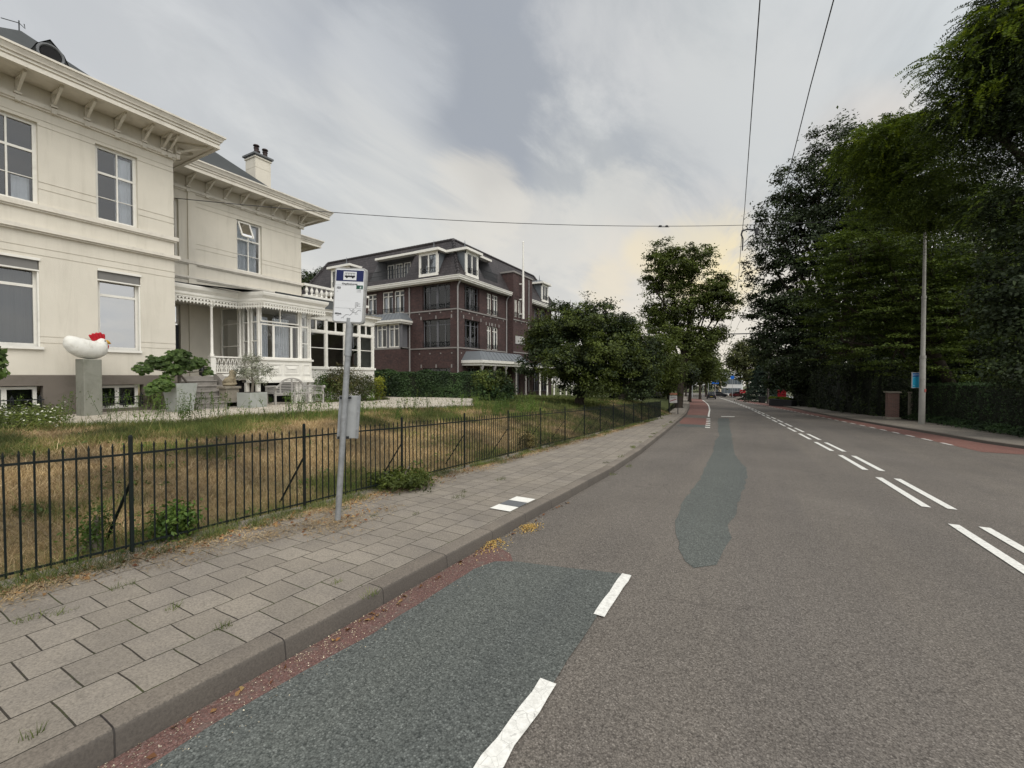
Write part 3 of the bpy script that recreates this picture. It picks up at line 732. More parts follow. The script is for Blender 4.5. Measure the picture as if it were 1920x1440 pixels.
    bracket(-15.96, 6.86, 9.02, 8.66, .80, (1, 1)); bracket(-16.25, 6.82, 9.02, 8.62, .6, (0, 1)); bracket(-17.0, 6.82, 9.02, 8.62, .6, (0, 1)); bracket(-18, 6.82, 9.02, 8.62, .6, (0, 1))
    for k in range(9): bracket(-18.6, 7.7+.655*k, 9.14, 8.72, .58)
    bracket(-18.6, 13.05, 9.14, 8.72, .85, (1, 1)); bracket(-19.0, 13.05, 9.14, 8.72, .6, (0, 1)); bracket(-21, 13.05, 9.14, 8.72, .6, (0, 1))
    bracket(-23, 15.7, 9.14, 8.72, .6); bracket(-23, 15.7, 9.14, 8.7, .85, (1, 1))
    # wing wall
    wup = (10.15, 11.18)
    h2 = [(wup[0], wup[1], 6.02, 8.12, .22, False), (7.3, 8.08, 5.95, 8.2, .2, False)]
    gsp = [(8.62, wup[0]), (wup[1], 13.05)]
    h2 += grooves((6.68, 6.50), gsp)+grooves((8.27,), [(8.62, 13.05)])+grooves((8.09,), gsp)
    h2 += [(7.3, 8.1, 1.64, 4.3, .25, False), (9.75, 12.6, 1.7, 3.95, .1, False)]
    w = MB(); wall(w, F2, 6.85, 13.05, .2, 9.2, h2); w.quad((-18.6, 13.05, .2), (-28, 13.05, .2), (-28, 13.05, 9.2), (-18.6, 13.05, 9.2))
    w.build('wall', M_stucco, villa)
    pil = MB(); fbox(pil, F2, 8.36, 8.62, 1.64, 8.66, -.06, 0); pil.build('pilaster', M_stucco, villa)
    r = MB(); r.box(-23, -30, 13.1, 15.7, .2, 9.2); r.build('wall', M_stucco, villa)
    for z0, z1, d, nm in ((5.90, 6.02, .09, 'sill_band'), (5.34, 5.42, .078, 'string_course'), (8.60, 8.70, .10, 'frieze_moulding')):
        b = MB(); fbox(b, F2, 6.9, 13.05+d, z0, z1, -d, -.0); fbox(b, F2, 6.9, 13.05+d*.5, z0-.045, z0, -d*.5, 0); b.build(nm, M_cornice, villa)
    m = (wup[0]+wup[1])/2
    o = window(villa, F2, wup[0], wup[1], 6.02, 8.12, M_trim, M_glass, rec=.10, fw=.07, v=[(m, .04)], h=[(7.36, .06), (6.72, .02)], curtain=[(wup[0]+.06, wup[1]-.08, 6.05, 8.05)], cm=M_curt, dark=M_dark)
    tl = MB()   # open top light, tilted out
    a0, a1 = wup[0]+.05, m-.02
    def q(a, t, dd=0): return (-18.6+.02+.30*t+dd, a, 8.02-.62*t)
    for u, v_ in ((q(a0, 0), q(a0, 1)), (q(a1, 0), q(a1, 1)), (q(a0, 1), q(a1, 1)), (q(a0, 0), q(a1, 0))): tl.bar(u, v_, .05, .04)
    tl = tl.build('top_light', M_trim, o)
    pn = MB(); pn.quad(q(a0, 0), q(a1, 0), q(a1, 1), q(a0, 1)); pn.build('pane', M_glass, o)
    window(villa, F2, 7.35, 8.08, 5.95, 8.2, M_trim, M_glassd, rec=.12, fw=.08, v=[7.7], h=[7.2], dark=M_dark)
    # dark door under the porch
    d = MB(); fbox(d, F2, 7.36, 8.08, 1.66, 3.55, .12, .17); d.build('door', mat('dark_door', (.018, .02, .022), .4, .2), villa)
    window(villa, F2, 7.32, 8.08, 3.6, 4.28, M_trim, M_glassd, rec=.1, fw=.05, name='fanlight', dark=M_dark)
    # roofs
    r = MB(); k = .60; e0 = (-14.85, Y0-.7); e1 = (-14.85, 7.97); t = 3.7; zb = 9.37
    def hip(xe, ya, yb, xb, zb, t, k, nm, ya_flat=False):
        r = MB(); z = zb+t*k; y_a = ya if ya_flat else ya+t
        A, B, C, D = (xe, ya, zb), (xe, yb, zb), (xb, yb, zb), (xb, ya, zb); a, b, c, d = (xe-t, y_a, z), (xe-t, yb-t, z), (xb+t, yb-t, z), (xb+t, y_a, z)
        r.quad(A, B, b, a); r.quad(B, C, c, b); r.quad(C, D, d, c); r.quad(D, A, a, d); r.quad(a, b, c, d)
        return r.build(nm, M_slate, villa)
    main_roof = hip(-16.0, 1.58, 6.82, -27, 9.38, 2.61, .87, 'roof')
    wing_roof = hip(-18.57, 5.0, 13.13, -28.5, 9.51, 3.1, .86, 'roof', True)
    hip(-22.9, 13.3, 15.8, -30, 9.51, 1.2, .5, 'roof', True)
    lwr = MB(); lwr.box(-29, -17.7, -7.0, .6, 9.2, 9.5); lwr.build('cornice', M_cornice, villa)
    hip(-18.4, -6.3, 1.5, -28, 9.52, 3.0, .7, 'roof')
    # round dormer on the main roof
    _p = RX(88, 110, -16.95); ox, oy, oz = _p.x, _p.y, _p.z-.1
    c = MB(); n = 12
    ring = [(math.cos(math.pi*2*j/n), math.sin(math.pi*2*j/n)) for j in range(n)]
    S_ = .62; c.tube([(ox+.25, oy, oz+.1), (ox-1.2, oy, oz+.1)], [.36*S_, .36*S_], 14, cap=False)
    c.quad((ox+.28, oy-.42, oz-.1), (ox+.28, oy-.27, oz+.25), (ox-1.1, oy-.27, oz+.25), (ox-1.1, oy-.42, oz-.1)); c.quad((ox+.28, oy-.27, oz+.25), (ox+.28, oy, oz+.52), (ox-1.1, oy, oz+.60), (ox-1.1, oy-.27, oz+.25)); c.quad((ox+.28, oy, oz+.52), (ox+.28, oy+.27, oz+.25), (ox-1.1, oy+.27, oz+.25), (ox-1.1, oy, oz+.60)); c.quad((ox+.28, oy+.27, oz+.25), (ox+.28, oy+.42, oz-.1), (ox-1.1, oy+.42, oz-.1), (ox-1.1, oy+.27, oz+.25))
    c.quad((ox+.24, oy-.42, oz-.3), (ox+.24, oy+.42, oz-.3), (ox+.24, oy+.41, oz-.1), (ox+.24, oy+.26, oz+.24), (ox+.24, oy, oz+.50), (ox+.24, oy-.26, oz+.24), (ox+.24, oy-.41, oz-.1))
    dm = c.build('dormer', M_slate, villa)
    c = MB(); c.tube([(ox+.30, oy, oz+.1), (ox+.25, oy, oz+.1)], [.33*S_, .33*S_], 16); c.build('opening_shade', M_dark, dm)  # near-black disc paints the shade inside the round opening
    c = MB(); pts = [(ox+.3, oy+.25*math.cos(a), oz+.1+.25*math.sin(a)) for a in [2*math.pi*j/20 for j in range(21)]]; c.tube(pts, .032, 6, cap=False); c.build('dormer_rim', M_lead, dm)
    f = MB(); b0 = Vector((-18.7, RX(36, 57, -18.7).y, 11.62))
    f.tube([b0, b0+Vector((0, 0, .35))], .015, 5); f.tube([b0+Vector((0, -.35, .18)), b0+Vector((0, 0, .28)), b0+Vector((0, .12, .2)), b0+Vector((0, .1, .32))], .012, 5)
    f.build('roof_finial', MATS['black_iron'], main_roof)
    # chimney
    ch = MB(); cy0, cy1, cx0, cx1 = 12.06, 12.80, -20.5, -21.3
    ch.box(cx1, cx0, cy0, cy1, 9.8, 11.5); ch.box(cx1+.0, cx0-.0, cy0, cy1, 11.515, 12.0)
    for z in (10.72, 11.5, 12.0): ch.box(cx1+.012, cx0-.012, cy0+.012, cy1-.012, z-.003, z+.018)
    ch.box(cx1-.04, cx0+.04, cy0-.04, cy1+.04, 11.96, 12.02)
    cho = ch.build('chimney', M_stucco, wing_roof)
    c = MB(); c.box(cx1-.10, cx0+.10, cy0-.10, cy1+.10, 12.08, 12.16); c.prism([(cx1-.02, cy0-.02), (cx0+.02, cy0-.02), (cx0+.02, cy1+.02), (cx1-.02, cy1+.02)], 12.02, 12.08, 1.1)
    c.build('chimney_cap', M_lead, wing_roof)
    for x, y, h in ((-20.68, 12.22, .50), (-20.95, 12.42, .38), (-20.68, 12.64, .48)):
        c = MB(); c.lathe((x, y, 12.15), [(.11, 0), (.10, h*.55), (.12, h*.58), (.12, h*.64), (.05, h*.68), (.05, h*.8), (.14, h*.82), (.12, h*.92), (.02, h)], 12)
        c.build('chimney_pot', mat('sooty_clay', (.035, .022, .02), .6, .2), wing_roof, smooth=True)
build_iron = mat('black_iron', (.012, .014, .015), .5, .2, 8, spec=.4)
build_villa()

def porch():
    # canopy: flat moulded cornice following a stepped plan, lace fringe below
    plan = [(-18.5, 6.9), (-16.45, 6.9), (-16.45, 8.98), (-15.42, 9.30), (-15.42, 11.98), (-18.5, 11.98)]
    def inset(d):
        return [(-18.5, 6.9), (-16.45-d, 6.9), (-16.45-d, 8.98+d*.3), (-15.42-d, 9.30+d*.3), (-15.42-d, 11.98-d), (-18.5, 11.98-d)]
    c = MB(); prof = [(.10, 4.34), (.06, 4.40), (.06, 4.47), (.02, 4.52), (-.03, 4.58), (-.05, 4.66), (-.05, 4.70), (.3, 4.74)]
    for d, z in prof: c.v += [(x, y, z) for x, y in inset(d)]
    n = 6
    for k in range(len(prof)-1):
        for j in range(n-1): a = k*n+j; c.f.append((a, a+1, a+1+n, a+n))
    c.f.append(tuple(range((len(prof)-1)*n, len(prof)*n))); c.f.append(tuple(reversed(range(n))))
    c.build('porch_canopy', M_trim, villa)
    c = MB(); c.quad((-16.7, 6.9, 4.75), (-16.7, 9.1, 4.75), (-18.58, 9.1, 5.15), (-18.58, 6.9, 5.15)); c.quad((-15.75, 9.3, 4.75), (-15.75, 11.8, 4.75), (-18.58, 11.8, 5.15), (-18.58, 9.1, 5.15)); c.quad((-16.7, 6.9, 4.75), (-15.75, 9.3, 4.75), (-18.58, 9.1, 5.15))
    c.quad((-15.75, 11.8, 4.75), (-18.58, 11.8, 4.75), (-18.58, 11.8, 5.15)); c.build('porch_roof', M_lead, villa)
    f = MB()
    def fringe(p, q):
        p = Vector(p); q = Vector(q); L = (q-p).length; n = max(1, round(L/.105)); d = (q-p)/n
        for k in range(n):
            a = p+d*k; m = a+d*.5; e = a+d
            f.bar(a+Vector((0, 0, -.015)), e+Vector((0, 0, -.015)), .03, .03)
            f.bar(a+Vector((0, 0, -.13)), e+Vector((0, 0, -.13)), .024, .018)
            f.bar(m+Vector((0, 0, -.02)), m+Vector((0, 0, -.235)), .024, .026)
            f.bar(a+Vector((0, 0, -.02)), m+Vector((0, 0, -.12)), .02, .018); f.bar(e+Vector((0, 0, -.02)), m+Vector((0, 0, -.12)), .02, .018)
            f.bar(a+Vector((0, 0, -.13)), m+Vector((0, 0, -.205)), .02, .022); f.bar(e+Vector((0, 0, -.13)), m+Vector((0, 0, -.205)), .02, .022)
            f.bar(a+Vector((0, 0, -.13)), a+Vector((0, 0, -.18)), .02, .03)
    pts = [(-16.5, 6.9, 4.34), (-16.5, 9.0, 4.34), (-15.47, 9.32, 4.34), (-15.47, 11.93, 4.34), (-16.6, 11.93, 4.34)]
    for a, b in zip(pts, pts[1:]): fringe(a, b)
    f.build('lace_fringe', M_trim, villa)
    s = MB(); s.quad((-16.5, 6.9, 4.36), (-16.5, 9.0, 4.36), (-15.5, 9.3, 4.36), (-15.5, 11.9, 4.36), (-18.55, 11.9, 4.36), (-18.55, 6.9, 4.36)); s.build('porch_ceiling', M_trim, villa)
    # floor slabs
    s = MB(); s.box(-18.6, -16.5, 6.85, 9.4, 1.50, 1.64); s.build('porch_floor', M_stone, villa)
    def column(x, y, z0=1.64, z1=4.34, ped=True, w=.11):
        c = MB()
        if ped: c.box(x-w*.75, x+w*.75, y-w*.75, y+w*.75, z0, z0+.68); c.box(x-w*.95, x+w*.95, y-w*.95, y+w*.95, z0+.68, z0+.72)
        zz = z0+(.72 if ped else 0)
        c.lathe((x, y, zz), [(w*.62, 0), (w*.62, .06), (w*.42, .09), (w*.36, z1-zz-.32), (w*.5, z1-zz-.30), (w*.42, z1-zz-.26), (w*.5, z1-zz-.2), (w*.85, z1-zz-.08), (w*.9, z1-zz-.05)], 12)
        c.box(x-w*.8, x+w*.8, y-w*.8, y+w*.8, z1-.055, z1)
        for sx, sy in ((1, 0), (-1, 0), (0, 1), (0, -1)): c.bar((x+sx*w*.5, y+sy*w*.5, z1-.25), (x+sx*w*1.2, y+sy*w*1.2, z1-.06), .03, .03)
        return c.build('porch_column', M_trim, villa, smooth=True)
    column(-16.58, 8.16)
    # lace railing
    r = MB(); y0, y1, x = 8.25, 9.28, -16.58
    r.bar((x, y0, 2.33), (x, y1, 2.33), .07, .05); r.bar((x, y0, 1.78), (x, y1, 1.78), .06, .04); r.box(x-.04, x+.05, y0-.15, y1, 1.5, 1.72)
    n = 7; d = (y1-y0)/n
    for k in range(n):
        a = y0+k*d; m = a+d/2
        r.bar((x, a, 2.30), (x, m, 2.05), .02, .02); r.bar((x, a+d, 2.30), (x, m, 2.05), .02, .02); r.bar((x, m, 2.05), (x, m, 1.8), .03, .03)
        r.bar((x, a, 1.95), (x, m, 2.12), .02, .02); r.bar((x, a+d, 1.95), (x, m, 2.12), .02, .02); r.bar((x, a, 1.8), (x, a, 2.0), .02, .02)
        r.bar((x, a, 2.0), (x, m, 1.86), .018, .018); r.bar((x, a+d, 2.0), (x, m, 1.86), .018, .018)
    r.build('lace_railing', M_trim, villa)
    # glazed bay
    fb = ('x', -15.78)
    b = MB()
    b.box(-18.5, -15.78, 9.32, 11.5, 1.52, 2.24)
    b.box(-18.5, -15.70, 9.24, 11.56, 1.40, 1.50); b.box(-18.5, -15.74, 9.28, 11.54, 1.50, 1.56); b.box(-18.5, -15.72, 9.26, 11.55, 2.24, 2.31)
    for (a, c) in ((9.55, 10.2), (10.3, 10.95), (11.1, 11.42)):   # fielded panels
        for q in ((a, c, 1.70, 1.73), (a, c, 2.08, 2.11), (a, a+.03, 1.73, 2.08), (c-.03, c, 1.73, 2.08)): fbox(b, fb, *q, -.022, 0)
        if c-a > .4: b.v and b.quad((-15.775, a+.06, 1.77), (-15.775, c-.06, 1.77), (-15.755, c-.16, 1.90), (-15.755, a+.16, 1.90)); b.quad((-15.775, a+.06, 2.04), (-15.755, a+.16, 1.92), (-15.755, c-.16, 1.92), (-15.775, c-.06, 2.04))
    bo = b.build('bay_base', M_trim, villa)
    for y in (9.34, 10.85, 11.02, 11.44): st = MB(); st.box(-15.92, -15.80, y-.06, y+.06, .62, 1.40); st.box(-15.97, -15.75, y-.1, y+.1, .45, .62); st.build('stilt', M_trim, bo)
    for x, y in ((-16.5, 9.30), (-16.5, 8.6)): st = MB(); st.box(x-.06, x+.06, y-.06, y+.06, .45, 1.52); st.build('stilt', M_trim, bo)
    u = MB(); u.box(-16.7, -16.8, 8.3, 11.5, .2, 1.5); u.build('undercroft_shade', M_dark, bo)  # near-black sheet standing in for the shade under the bay
    window(villa, fb, 9.42, 10.98, 2.31, 3.60, M_trim, M_glass, rec=.03, fw=.05, v=[(9.93, .08), (10.65, .08)], name='bay_window')
    window(villa, fb, 9.42, 10.98, 3.66, 4.32, M_trim, M_glass, rec=.03, fw=.05, v=[(10.2, .04)], name='bay_window')
    window(villa, fb, 11.06, 11.40, 2.31, 4.32, M_trim, M_glassd, rec=.03, fw=.05, h=[(3.62, .07), (2.95, .03)], name='bay_window')
    fs = ('y', 9.34)
    window(villa, fs, -16.32, -15.90, 2.31, 4.32, M_trim, M_glassd, rec=.02, fw=.05, h=[3.65, 2.95], name='bay_window')
    window(villa, fs, -16.85, -16.40, 2.31, 4.32, M_trim, M_glassd, rec=.02, fw=.05, h=[3.65, 2.95], name='bay_window')
    window(villa, fs, -18.35, -16.95, 1.95, 4.32, M_trim, M_glass, rec=.02, fw=.06, v=[-17.2], h=[3.65, 2.8], name='bay_window')
    for x, y in ((-15.80, 9.36), (-15.80, 11.02), (-15.80, 11.45)): column(x, y, 2.31, 4.34, False, .085)
    for x, y in ((-16.36, 9.30), (-16.90, 9.30)): column(x, y, 1.64, 4.34, True, .085)
    # curtains and far wall inside the bay
    cu = MB(); pv = None
    for k in range(50):
        y = 9.5+1.4*k/49; x = -16.35+.03*math.sin(k*1.9)
        cur = ((x, y, 2.3), (x, y, 3.9))
        if pv and not (18 < k < 26): cu.quad(pv[0], cur[0], cur[1], pv[1])
        pv = cur
    cu.build('curtain', M_curt, bo, smooth=True)
    # stone steps with cheek wall
    s = MB(); n = 6; z0 = .60
    for k in range(n):
        z = 1.64-(k+1)*.173; x0 = -16.5+.30*k; s.box(x0, x0+.32, 6.9, 8.12+.02*k, .3, z)
        s.box(x0, x0+.35, 6.88, 8.12+.02*k, z-.0, z+.045)
    s.build('steps', M_stone, villa, bevel=.008)
    s = MB(); y0, y1 = 8.16, 8.36
    P = [(-16.5, 1.72), (-16.35, 1.72), (-15.35, 1.15), (-15.35, .4), (-16.5, .4)]
    s.v = [(x, y0, z) for x, z in P]+[(x, y1, z) for x, z in P]; s.f = [(0, 1, 2, 3, 4), (9, 8, 7, 6, 5)]+[(i, (i+1) % 5+0, (i+1) % 5+5, i+5)[::-1] for i in range(5)]
    s.build('step_cheek', M_stone, villa, recalc=True)
    ds = MB(); ds.lathe((-16.9, 8.0, 1.64), [(.02, 0), (.1, .05), (.11, .2), (.06, .32), (.02, .36)], 10); 
    o = ds.build('doorstop_figure', mat('black_paint', (.01, .01, .011), .4, .1), None, smooth=True); tag(o, 'small dark rounded figure standing on the porch floor beside the column', 'ornament')
porch()

def conservatory():
    root = villa; F = ('x', -17.0); Y0, Y1 = 11.75, 16.0
    b = MB(); b.box(-18.5, -17.0, 11.55, Y1, .3, 1.95); b.box(-18.5, -16.94, 11.55, Y1+.06, 1.95, 2.05)
    c = b.build('conservatory_base', M_trim, root)
    posts = [11.75, 12.12, 13.15, 14.2, 15.05, 15.92]
    p = MB()
    for y in posts: fbox(p, F, y-.055, y+.055, 2.05, 4.22, -.03, .09)
    fbox(p, F, 11.7, Y1, 3.60, 3.70, -.02, .08); fbox(p, F, 11.7, Y1, 4.18, 4.34, -.03, .1)
    p.build('conservatory_frame', M_trim, root)
    for a, z in zip(posts, posts[1:]):
        if z-a > .5: m = [((a+z)/2, .07)]
        else: m = []
        window(root, F, a+.055, z-.055, 2.05, 3.60, M_trim, M_glassd, rec=.0, fw=.03, h=[(2.92, .035)], name='conservatory_window')
        window(root, F, a+.055, z-.055, 3.70, 4.18, M_trim, M_glassd, rec=.0, fw=.03, v=m, name='conservatory_window')
    fe = ('Y', 16.0)
    e = MB(); e.box(-18.4, -17.08, Y1-.08, Y1, 2.05, 4.3); o = e.build('conservatory_end_wall', M_trim, root)
    # far side is solid so that the room reads dark; back wall
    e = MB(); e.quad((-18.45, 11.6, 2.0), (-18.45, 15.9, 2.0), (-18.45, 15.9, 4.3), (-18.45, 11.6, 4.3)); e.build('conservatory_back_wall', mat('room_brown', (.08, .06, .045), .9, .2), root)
    k = MB(); prof = [(.1, 4.30), (.0, 4.32), (.0, 4.40), (-.07, 4.46), (-.07, 4.50), (-.2, 4.54), (-.2, 4.60), (-.26, 4.66), (.1, 4.70)]
    for d, z in prof: k.v += [(-17.0-d, 11.6, z), (-17.0-d, Y1+.1-d, z), (-18.5, Y1+.1-d, z)]
    for i in range(len(prof)-1):
        a = i*3; k.f.append((a, a+1, a+4, a+3)); k.f.append((a+1, a+2, a+5, a+4))
    k.build('conservatory_cornice', M_trim, root)
    r = MB(); r.quad((-17.05, 11.6, 4.70), (-17.05, Y1+.1, 4.70), (-18.4, Y1-.6, 5.35), (-18.4, 11.6, 5.35)); r.quad((-17.05, Y1+.1, 4.70), (-21, Y1+.1, 4.7), (-21, Y1-.6, 5.35), (-18.4, Y1-.6, 5.35))
    r.box(-21, -18.35, 13.1, Y1-.5, 4.3, 5.38); r.box(-18.35, -18.3, 11.6, 13.1, 4.6, 5.36); r.build('conservatory_roof', M_slate, root)
    # balustrade
    bl_ = MB(); x = -18.5; bl_.box(x-.09, x+.09, 13.08, 17.0, 5.92, 6.03); bl_.box(x-.08, x+.08, 13.08, 17.0, 5.38, 5.50)
    y = 13.25
    while y < 15.4:
        bl_.lathe((x, y, 5.5), [(.06, 0), (.05, .05), (.035, .08), (.085, .2), (.075, .26), (.035, .36), (.055, .39), (.04, .42)], 10); y += .27
    bl_.box(x-.1, x+.1, 15.3, 15.5, 5.4, 6.08)
    bl_.build('balustrade', M_trim, root, smooth=True)
conservatory()
# ------------------------------------------------------------------ brick apartment building
def brick_mat():
    m, nt, b = new_mat('dark_red_brick')
    g = _n(nt, 'ShaderNodeNewGeometry').outputs['Position']
    sep = _n(nt, 'ShaderNodeSeparateXYZ'); nt.links.new(g, sep.inputs[0])
    ad = _n(nt, 'ShaderNodeMath', operation='ADD'); nt.links.new(sep.outputs[0], ad.inputs[0]); nt.links.new(sep.outputs[1], ad.inputs[1])
    cb = _n(nt, 'ShaderNodeCombineXYZ'); nt.links.new(ad.outputs[0], cb.inputs[0]); nt.links.new(sep.outputs[2], cb.inputs[1])
    br = _n(nt, 'ShaderNodeTexBrick')
    for k, v in (('Scale', 1), ('Mortar Size', .006), ('Brick Width', .22), ('Row Height', .065), ('Mortar Smooth', .1), ('Bias', 0)): br.inputs[k].default_value = v
    br.inputs['Color1'].default_value = (.072, .035, .031, 1); br.inputs['Color2'].default_value = (.044, .024, .023, 1); br.inputs['Mortar'].default_value = (.045, .038, .035, 1)
    nt.links.new(cb.outputs[0], br.inputs['Vector'])
    n1 = tex_noise(nt, g, .7, 6, .7); c = mixc(nt, 1, br.outputs['Color'], ramp(nt, n1, [(.3, (.75,)*3), (.7, (1.3,)*3)]), 'MULTIPLY')
    n2 = tex_noise(nt, cb.outputs[0], 6, 2, .5); c = mixc(nt, 1, c, ramp(nt, n2, [(.3, (.8,)*3), (.7, (1.25,)*3)]), 'MULTIPLY')
    nt.links.new(c, b.inputs['Base Color']); b.inputs['Roughness'].default_value = .85; bump(nt, b, br.outputs['Fac'], .4, -.004); return m
def rooftile_mat():
    m, nt, b = new_mat('dark_roof_tiles')
    g = _n(nt, 'ShaderNodeNewGeometry').outputs['Position']
    sep = _n(nt, 'ShaderNodeSeparateXYZ'); nt.links.new(g, sep.inputs[0])
    ad = _n(nt, 'ShaderNodeMath', operation='ADD'); nt.links.new(sep.outputs[0], ad.inputs[0]); nt.links.new(sep.outputs[1], ad.inputs[1])
    cb = _n(nt, 'ShaderNodeCombineXYZ'); nt.links.new(ad.outputs[0], cb.inputs[0]); nt.links.new(sep.outputs[2], cb.inputs[1])
    br = _n(nt, 'ShaderNodeTexBrick')
    for k, v in (('Scale', 1), ('Mortar Size', .03), ('Brick Width', .26), ('Row Height', .26), ('Mortar Smooth', 1), ('Bias', 0)): br.inputs[k].default_value = v
    br.inputs['Color1'].default_value = (.024, .019, .020, 1); br.inputs['Color2'].default_value = (.040, .033, .034, 1); br.inputs['Mortar'].default_value = (.012, .010, .011, 1)
    nt.links.new(cb.outputs[0], br.inputs['Vector'])
    n1 = tex_noise(nt, g, .9, 6, .7); c = mixc(nt, 1, br.outputs['Color'], ramp(nt, n1, [(.3, (.7,)*3), (.7, (1.4,)*3)]), 'MULTIPLY')
    nt.links.new(c, b.inputs['Base Color']); b.inputs['Roughness'].default_value = .6; bump(nt, b, br.outputs['Fac'], .8, -.03); return m
M_brick = brick_mat(); M_rt = rooftile_mat()
M_bandst = mat('grey_band_stone', (.25, .235, .22), .8, .1, 4); M_zinc = mat('zinc', (.125, .137, .148), .45, .12, 3, spec=.5)
M_pipe = mat('drainpipe', (.30, .29, .28), .6, .1, 5); M_dgl = glassmat('dark_glazing', .03)
M_slat = mat('louvre_grey', (.14, .14, .15), .7, .1, 5)
def brickhouse():
    B = thing('apartment_building', 'dark red brick apartment building of three storeys under a steep tiled roof', 'building', (-24, 32, 0))
    FA = ('y', 28.0); FB = ('x', -20.5); FC = ('x', -19.8); FD = ('x', -20.5)
    XA = lambda p: RY(p, 600, 28.0)[0]; YB = lambda p: RX(p, 600, -20.5)[1]
    # openings (start px, end px, z0, z1, kind)
    A = [(664, 681, 7.1, 9.0, 'f'), (689, 706, 7.1, 9.0, 'f'), (717, 737, 7.1, 9.05, 'f'), (739, 758, 7.1, 9.05, 'f'), (792, 844, 7.12, 9.15, 'b'),
         (792, 844, 4.0, 6.3, 'b'), (704, 720, .7, 2.1, 'f'), (724, 740, .7, 2.1, 'f'), (751, 765, .7, 2.1, 'f'), (792, 844, .4, 2.3, 'b')]
    Bh = [(871, 899, 7.12, 9.1, 'b'), (913, 922, 7.12, 9.0, 'f'), (923, 934, 7.12, 9.0, 'f'), (871, 900, 4.0, 6.3, 'b'), (913, 922, 4.0, 6.1, 'f'), (923, 934, 4.0, 6.1, 'f'), (877, 897, .1, 2.3, 'b'), (915, 921, .1, 2.2, 'f'), (926, 934, .1, 2.2, 'f')]
    def face(fr, a0, a1, ops, conv, z0=-.6, z1=9.25):
        hs = [(conv(p), conv(q), c, d, .28, False) for p, q, c, d, k in ops]
        w = MB(); wall(w, fr, a0, a1, z0, z1, hs); w.build('wall', M_brick, B)
        sm = MB()
        for (a, b, c, d, _, _), (p, q, _c, _d, k) in zip(hs, ops):
            m = (a+b)/2; W_ = b-a
            if k == 'b':
                window(B, fr, a, b, c, d, M_slat, M_dgl, rec=.2, fw=.05, v=[(m, .20), (a+W_*.22, .05), (b-W_*.22, .05)], h=[(d-.45, .04)], dark=M_dark)
            else:
                o = window(B, fr, a, b, c, d, M_trim, M_dgl, rec=.10, fw=.09, v=[(m, .13)], h=[(d-.42, .08)], dark=M_dark, curtain=[(a+.1, a+W_*.35, c+.1, d-.5), (b-W_*.3, b-.1, c+.1, d-.5)], cm=M_curt)
            if c > 3:
                r = MB(); fbox(r, fr, a-.02, b+.02, c+.42, c+.45, .02, .05); fbox(r, fr, a-.02, b+.02, c+.10, c+.13, .02, .05)
                n = max(2, int(W_/.14))
                for j in range(n+1): x = a+W_*j/n; fbox(r, fr, x-.009, x+.009, c+.12, c+.42, .025, .045)
                r.build('window_railing', MATS['black_iron'], B)
            if c < 5 and k != 'x':   # keystones of the arches over lower openings
                for x in (a-.14, m, b+.14):
                    fbox(sm, fr, x-.06, x+.06, d+.02, d+.3, -.012, .0)
        # studs
        n = int((a1-a0)/1.1)
        for zz in (6.78, 3.45):
            for j in range(n): x = a0+.5+j*1.12; fbox(sm, fr, x-.06, x+.06, zz, zz+.11, -.012, 0)
        sm.build('stone_blocks', M_bandst, B)['kind'] = 'stuff'
        bd = MB()
        for z in (7.03, 3.94): fbox(bd, fr, a0-.0, a1, z-.07, z+.03, -.05, 0)
        bd.build('stone_band', M_bandst, B)
    face(FA, -39.5, -20.5, A, XA); face(FB, 28.0, 35.9, Bh, YB)
    w = MB(); w.quad((-39.5, 28, -.6), (-39.5, 46.4, -.6), (-39.5, 46.4, 9.25), (-39.5, 28, 9.25)); w.quad((-39.5, 46.4, -.6), (-20.5, 46.4, -.6), (-20.5, 46.4, 9.25), (-39.5, 46.4, 9.25)); w.build('wall', M_brick, B)
    # block 2, flat topped and stepped forward
    YC = lambda p: RX(p, 600, -19.8)[1]
    opC = [(965, 970.5, 7.3, 9.3, 'f'), (971.5, 977.5, 7.3, 9.3, 'f'), (969, 976, .0, 2.3, 'b')]
    face(FC, 35.9, 39.9, opC, YC, -.9, 11.5)
    w = MB(); wall(w, ('y', 35.9), -20.5, -19.8, -.9, 11.5, []); w.box(-24.5, -19.82, 35.92, 39.88, 9.0, 11.45); w.build('wall', M_brick, B)
    cp = MB(); cp.box(-24.6, -19.72, 35.82, 39.98, 11.45, 11.6); cp.build('coping', M_bandst, B)
    pl = MB(); fbox(pl, FC, 36.3, 38.2, 4.75, 5.5, -.05, 0); pl.build('wall_plaque', mat('pale_panel', (.42, .41, .39), .7), B)
    YD = lambda p: RX(p, 600, -20.5)[1]
    face(FD, 39.9, 46.4, [(1002, 1009, 7.2, 9.0, 'b'), (1013, 1024, 7.2, 9.0, 'b'), (1000, 1012, .0, 2.3, 'b'), (1016, 1028, 0, 2.3, 'b')], YD, -1.2, 9.25)
    # eaves board and gutter
    g = MB()
    for d, z0, z1 in ((.55, 9.22, 9.34), (.62, 9.34, 9.50), (.66, 9.50, 9.56)):
        g.box(-39.5, -20.5+d, 28-d, 28.4, z0, z1); g.box(-20.9, -20.5+d-.001, 28.2, 35.9, z0+.001, z1-.001)
    g.build('gutter', M_trim, B); g = MB()
    for d, z0, z1 in ((.55, 9.22, 9.34), (.62, 9.34, 9.50), (.66, 9.50, 9.56)): g.box(-20.9, -20.5+d, 39.92, 46.4+d, z0, z1)
    g.build('gutter', M_trim, B)
    g = MB(); g.box(-20.0, -19.0+.28, 34.6, 35.89, 9.05, 9.45)
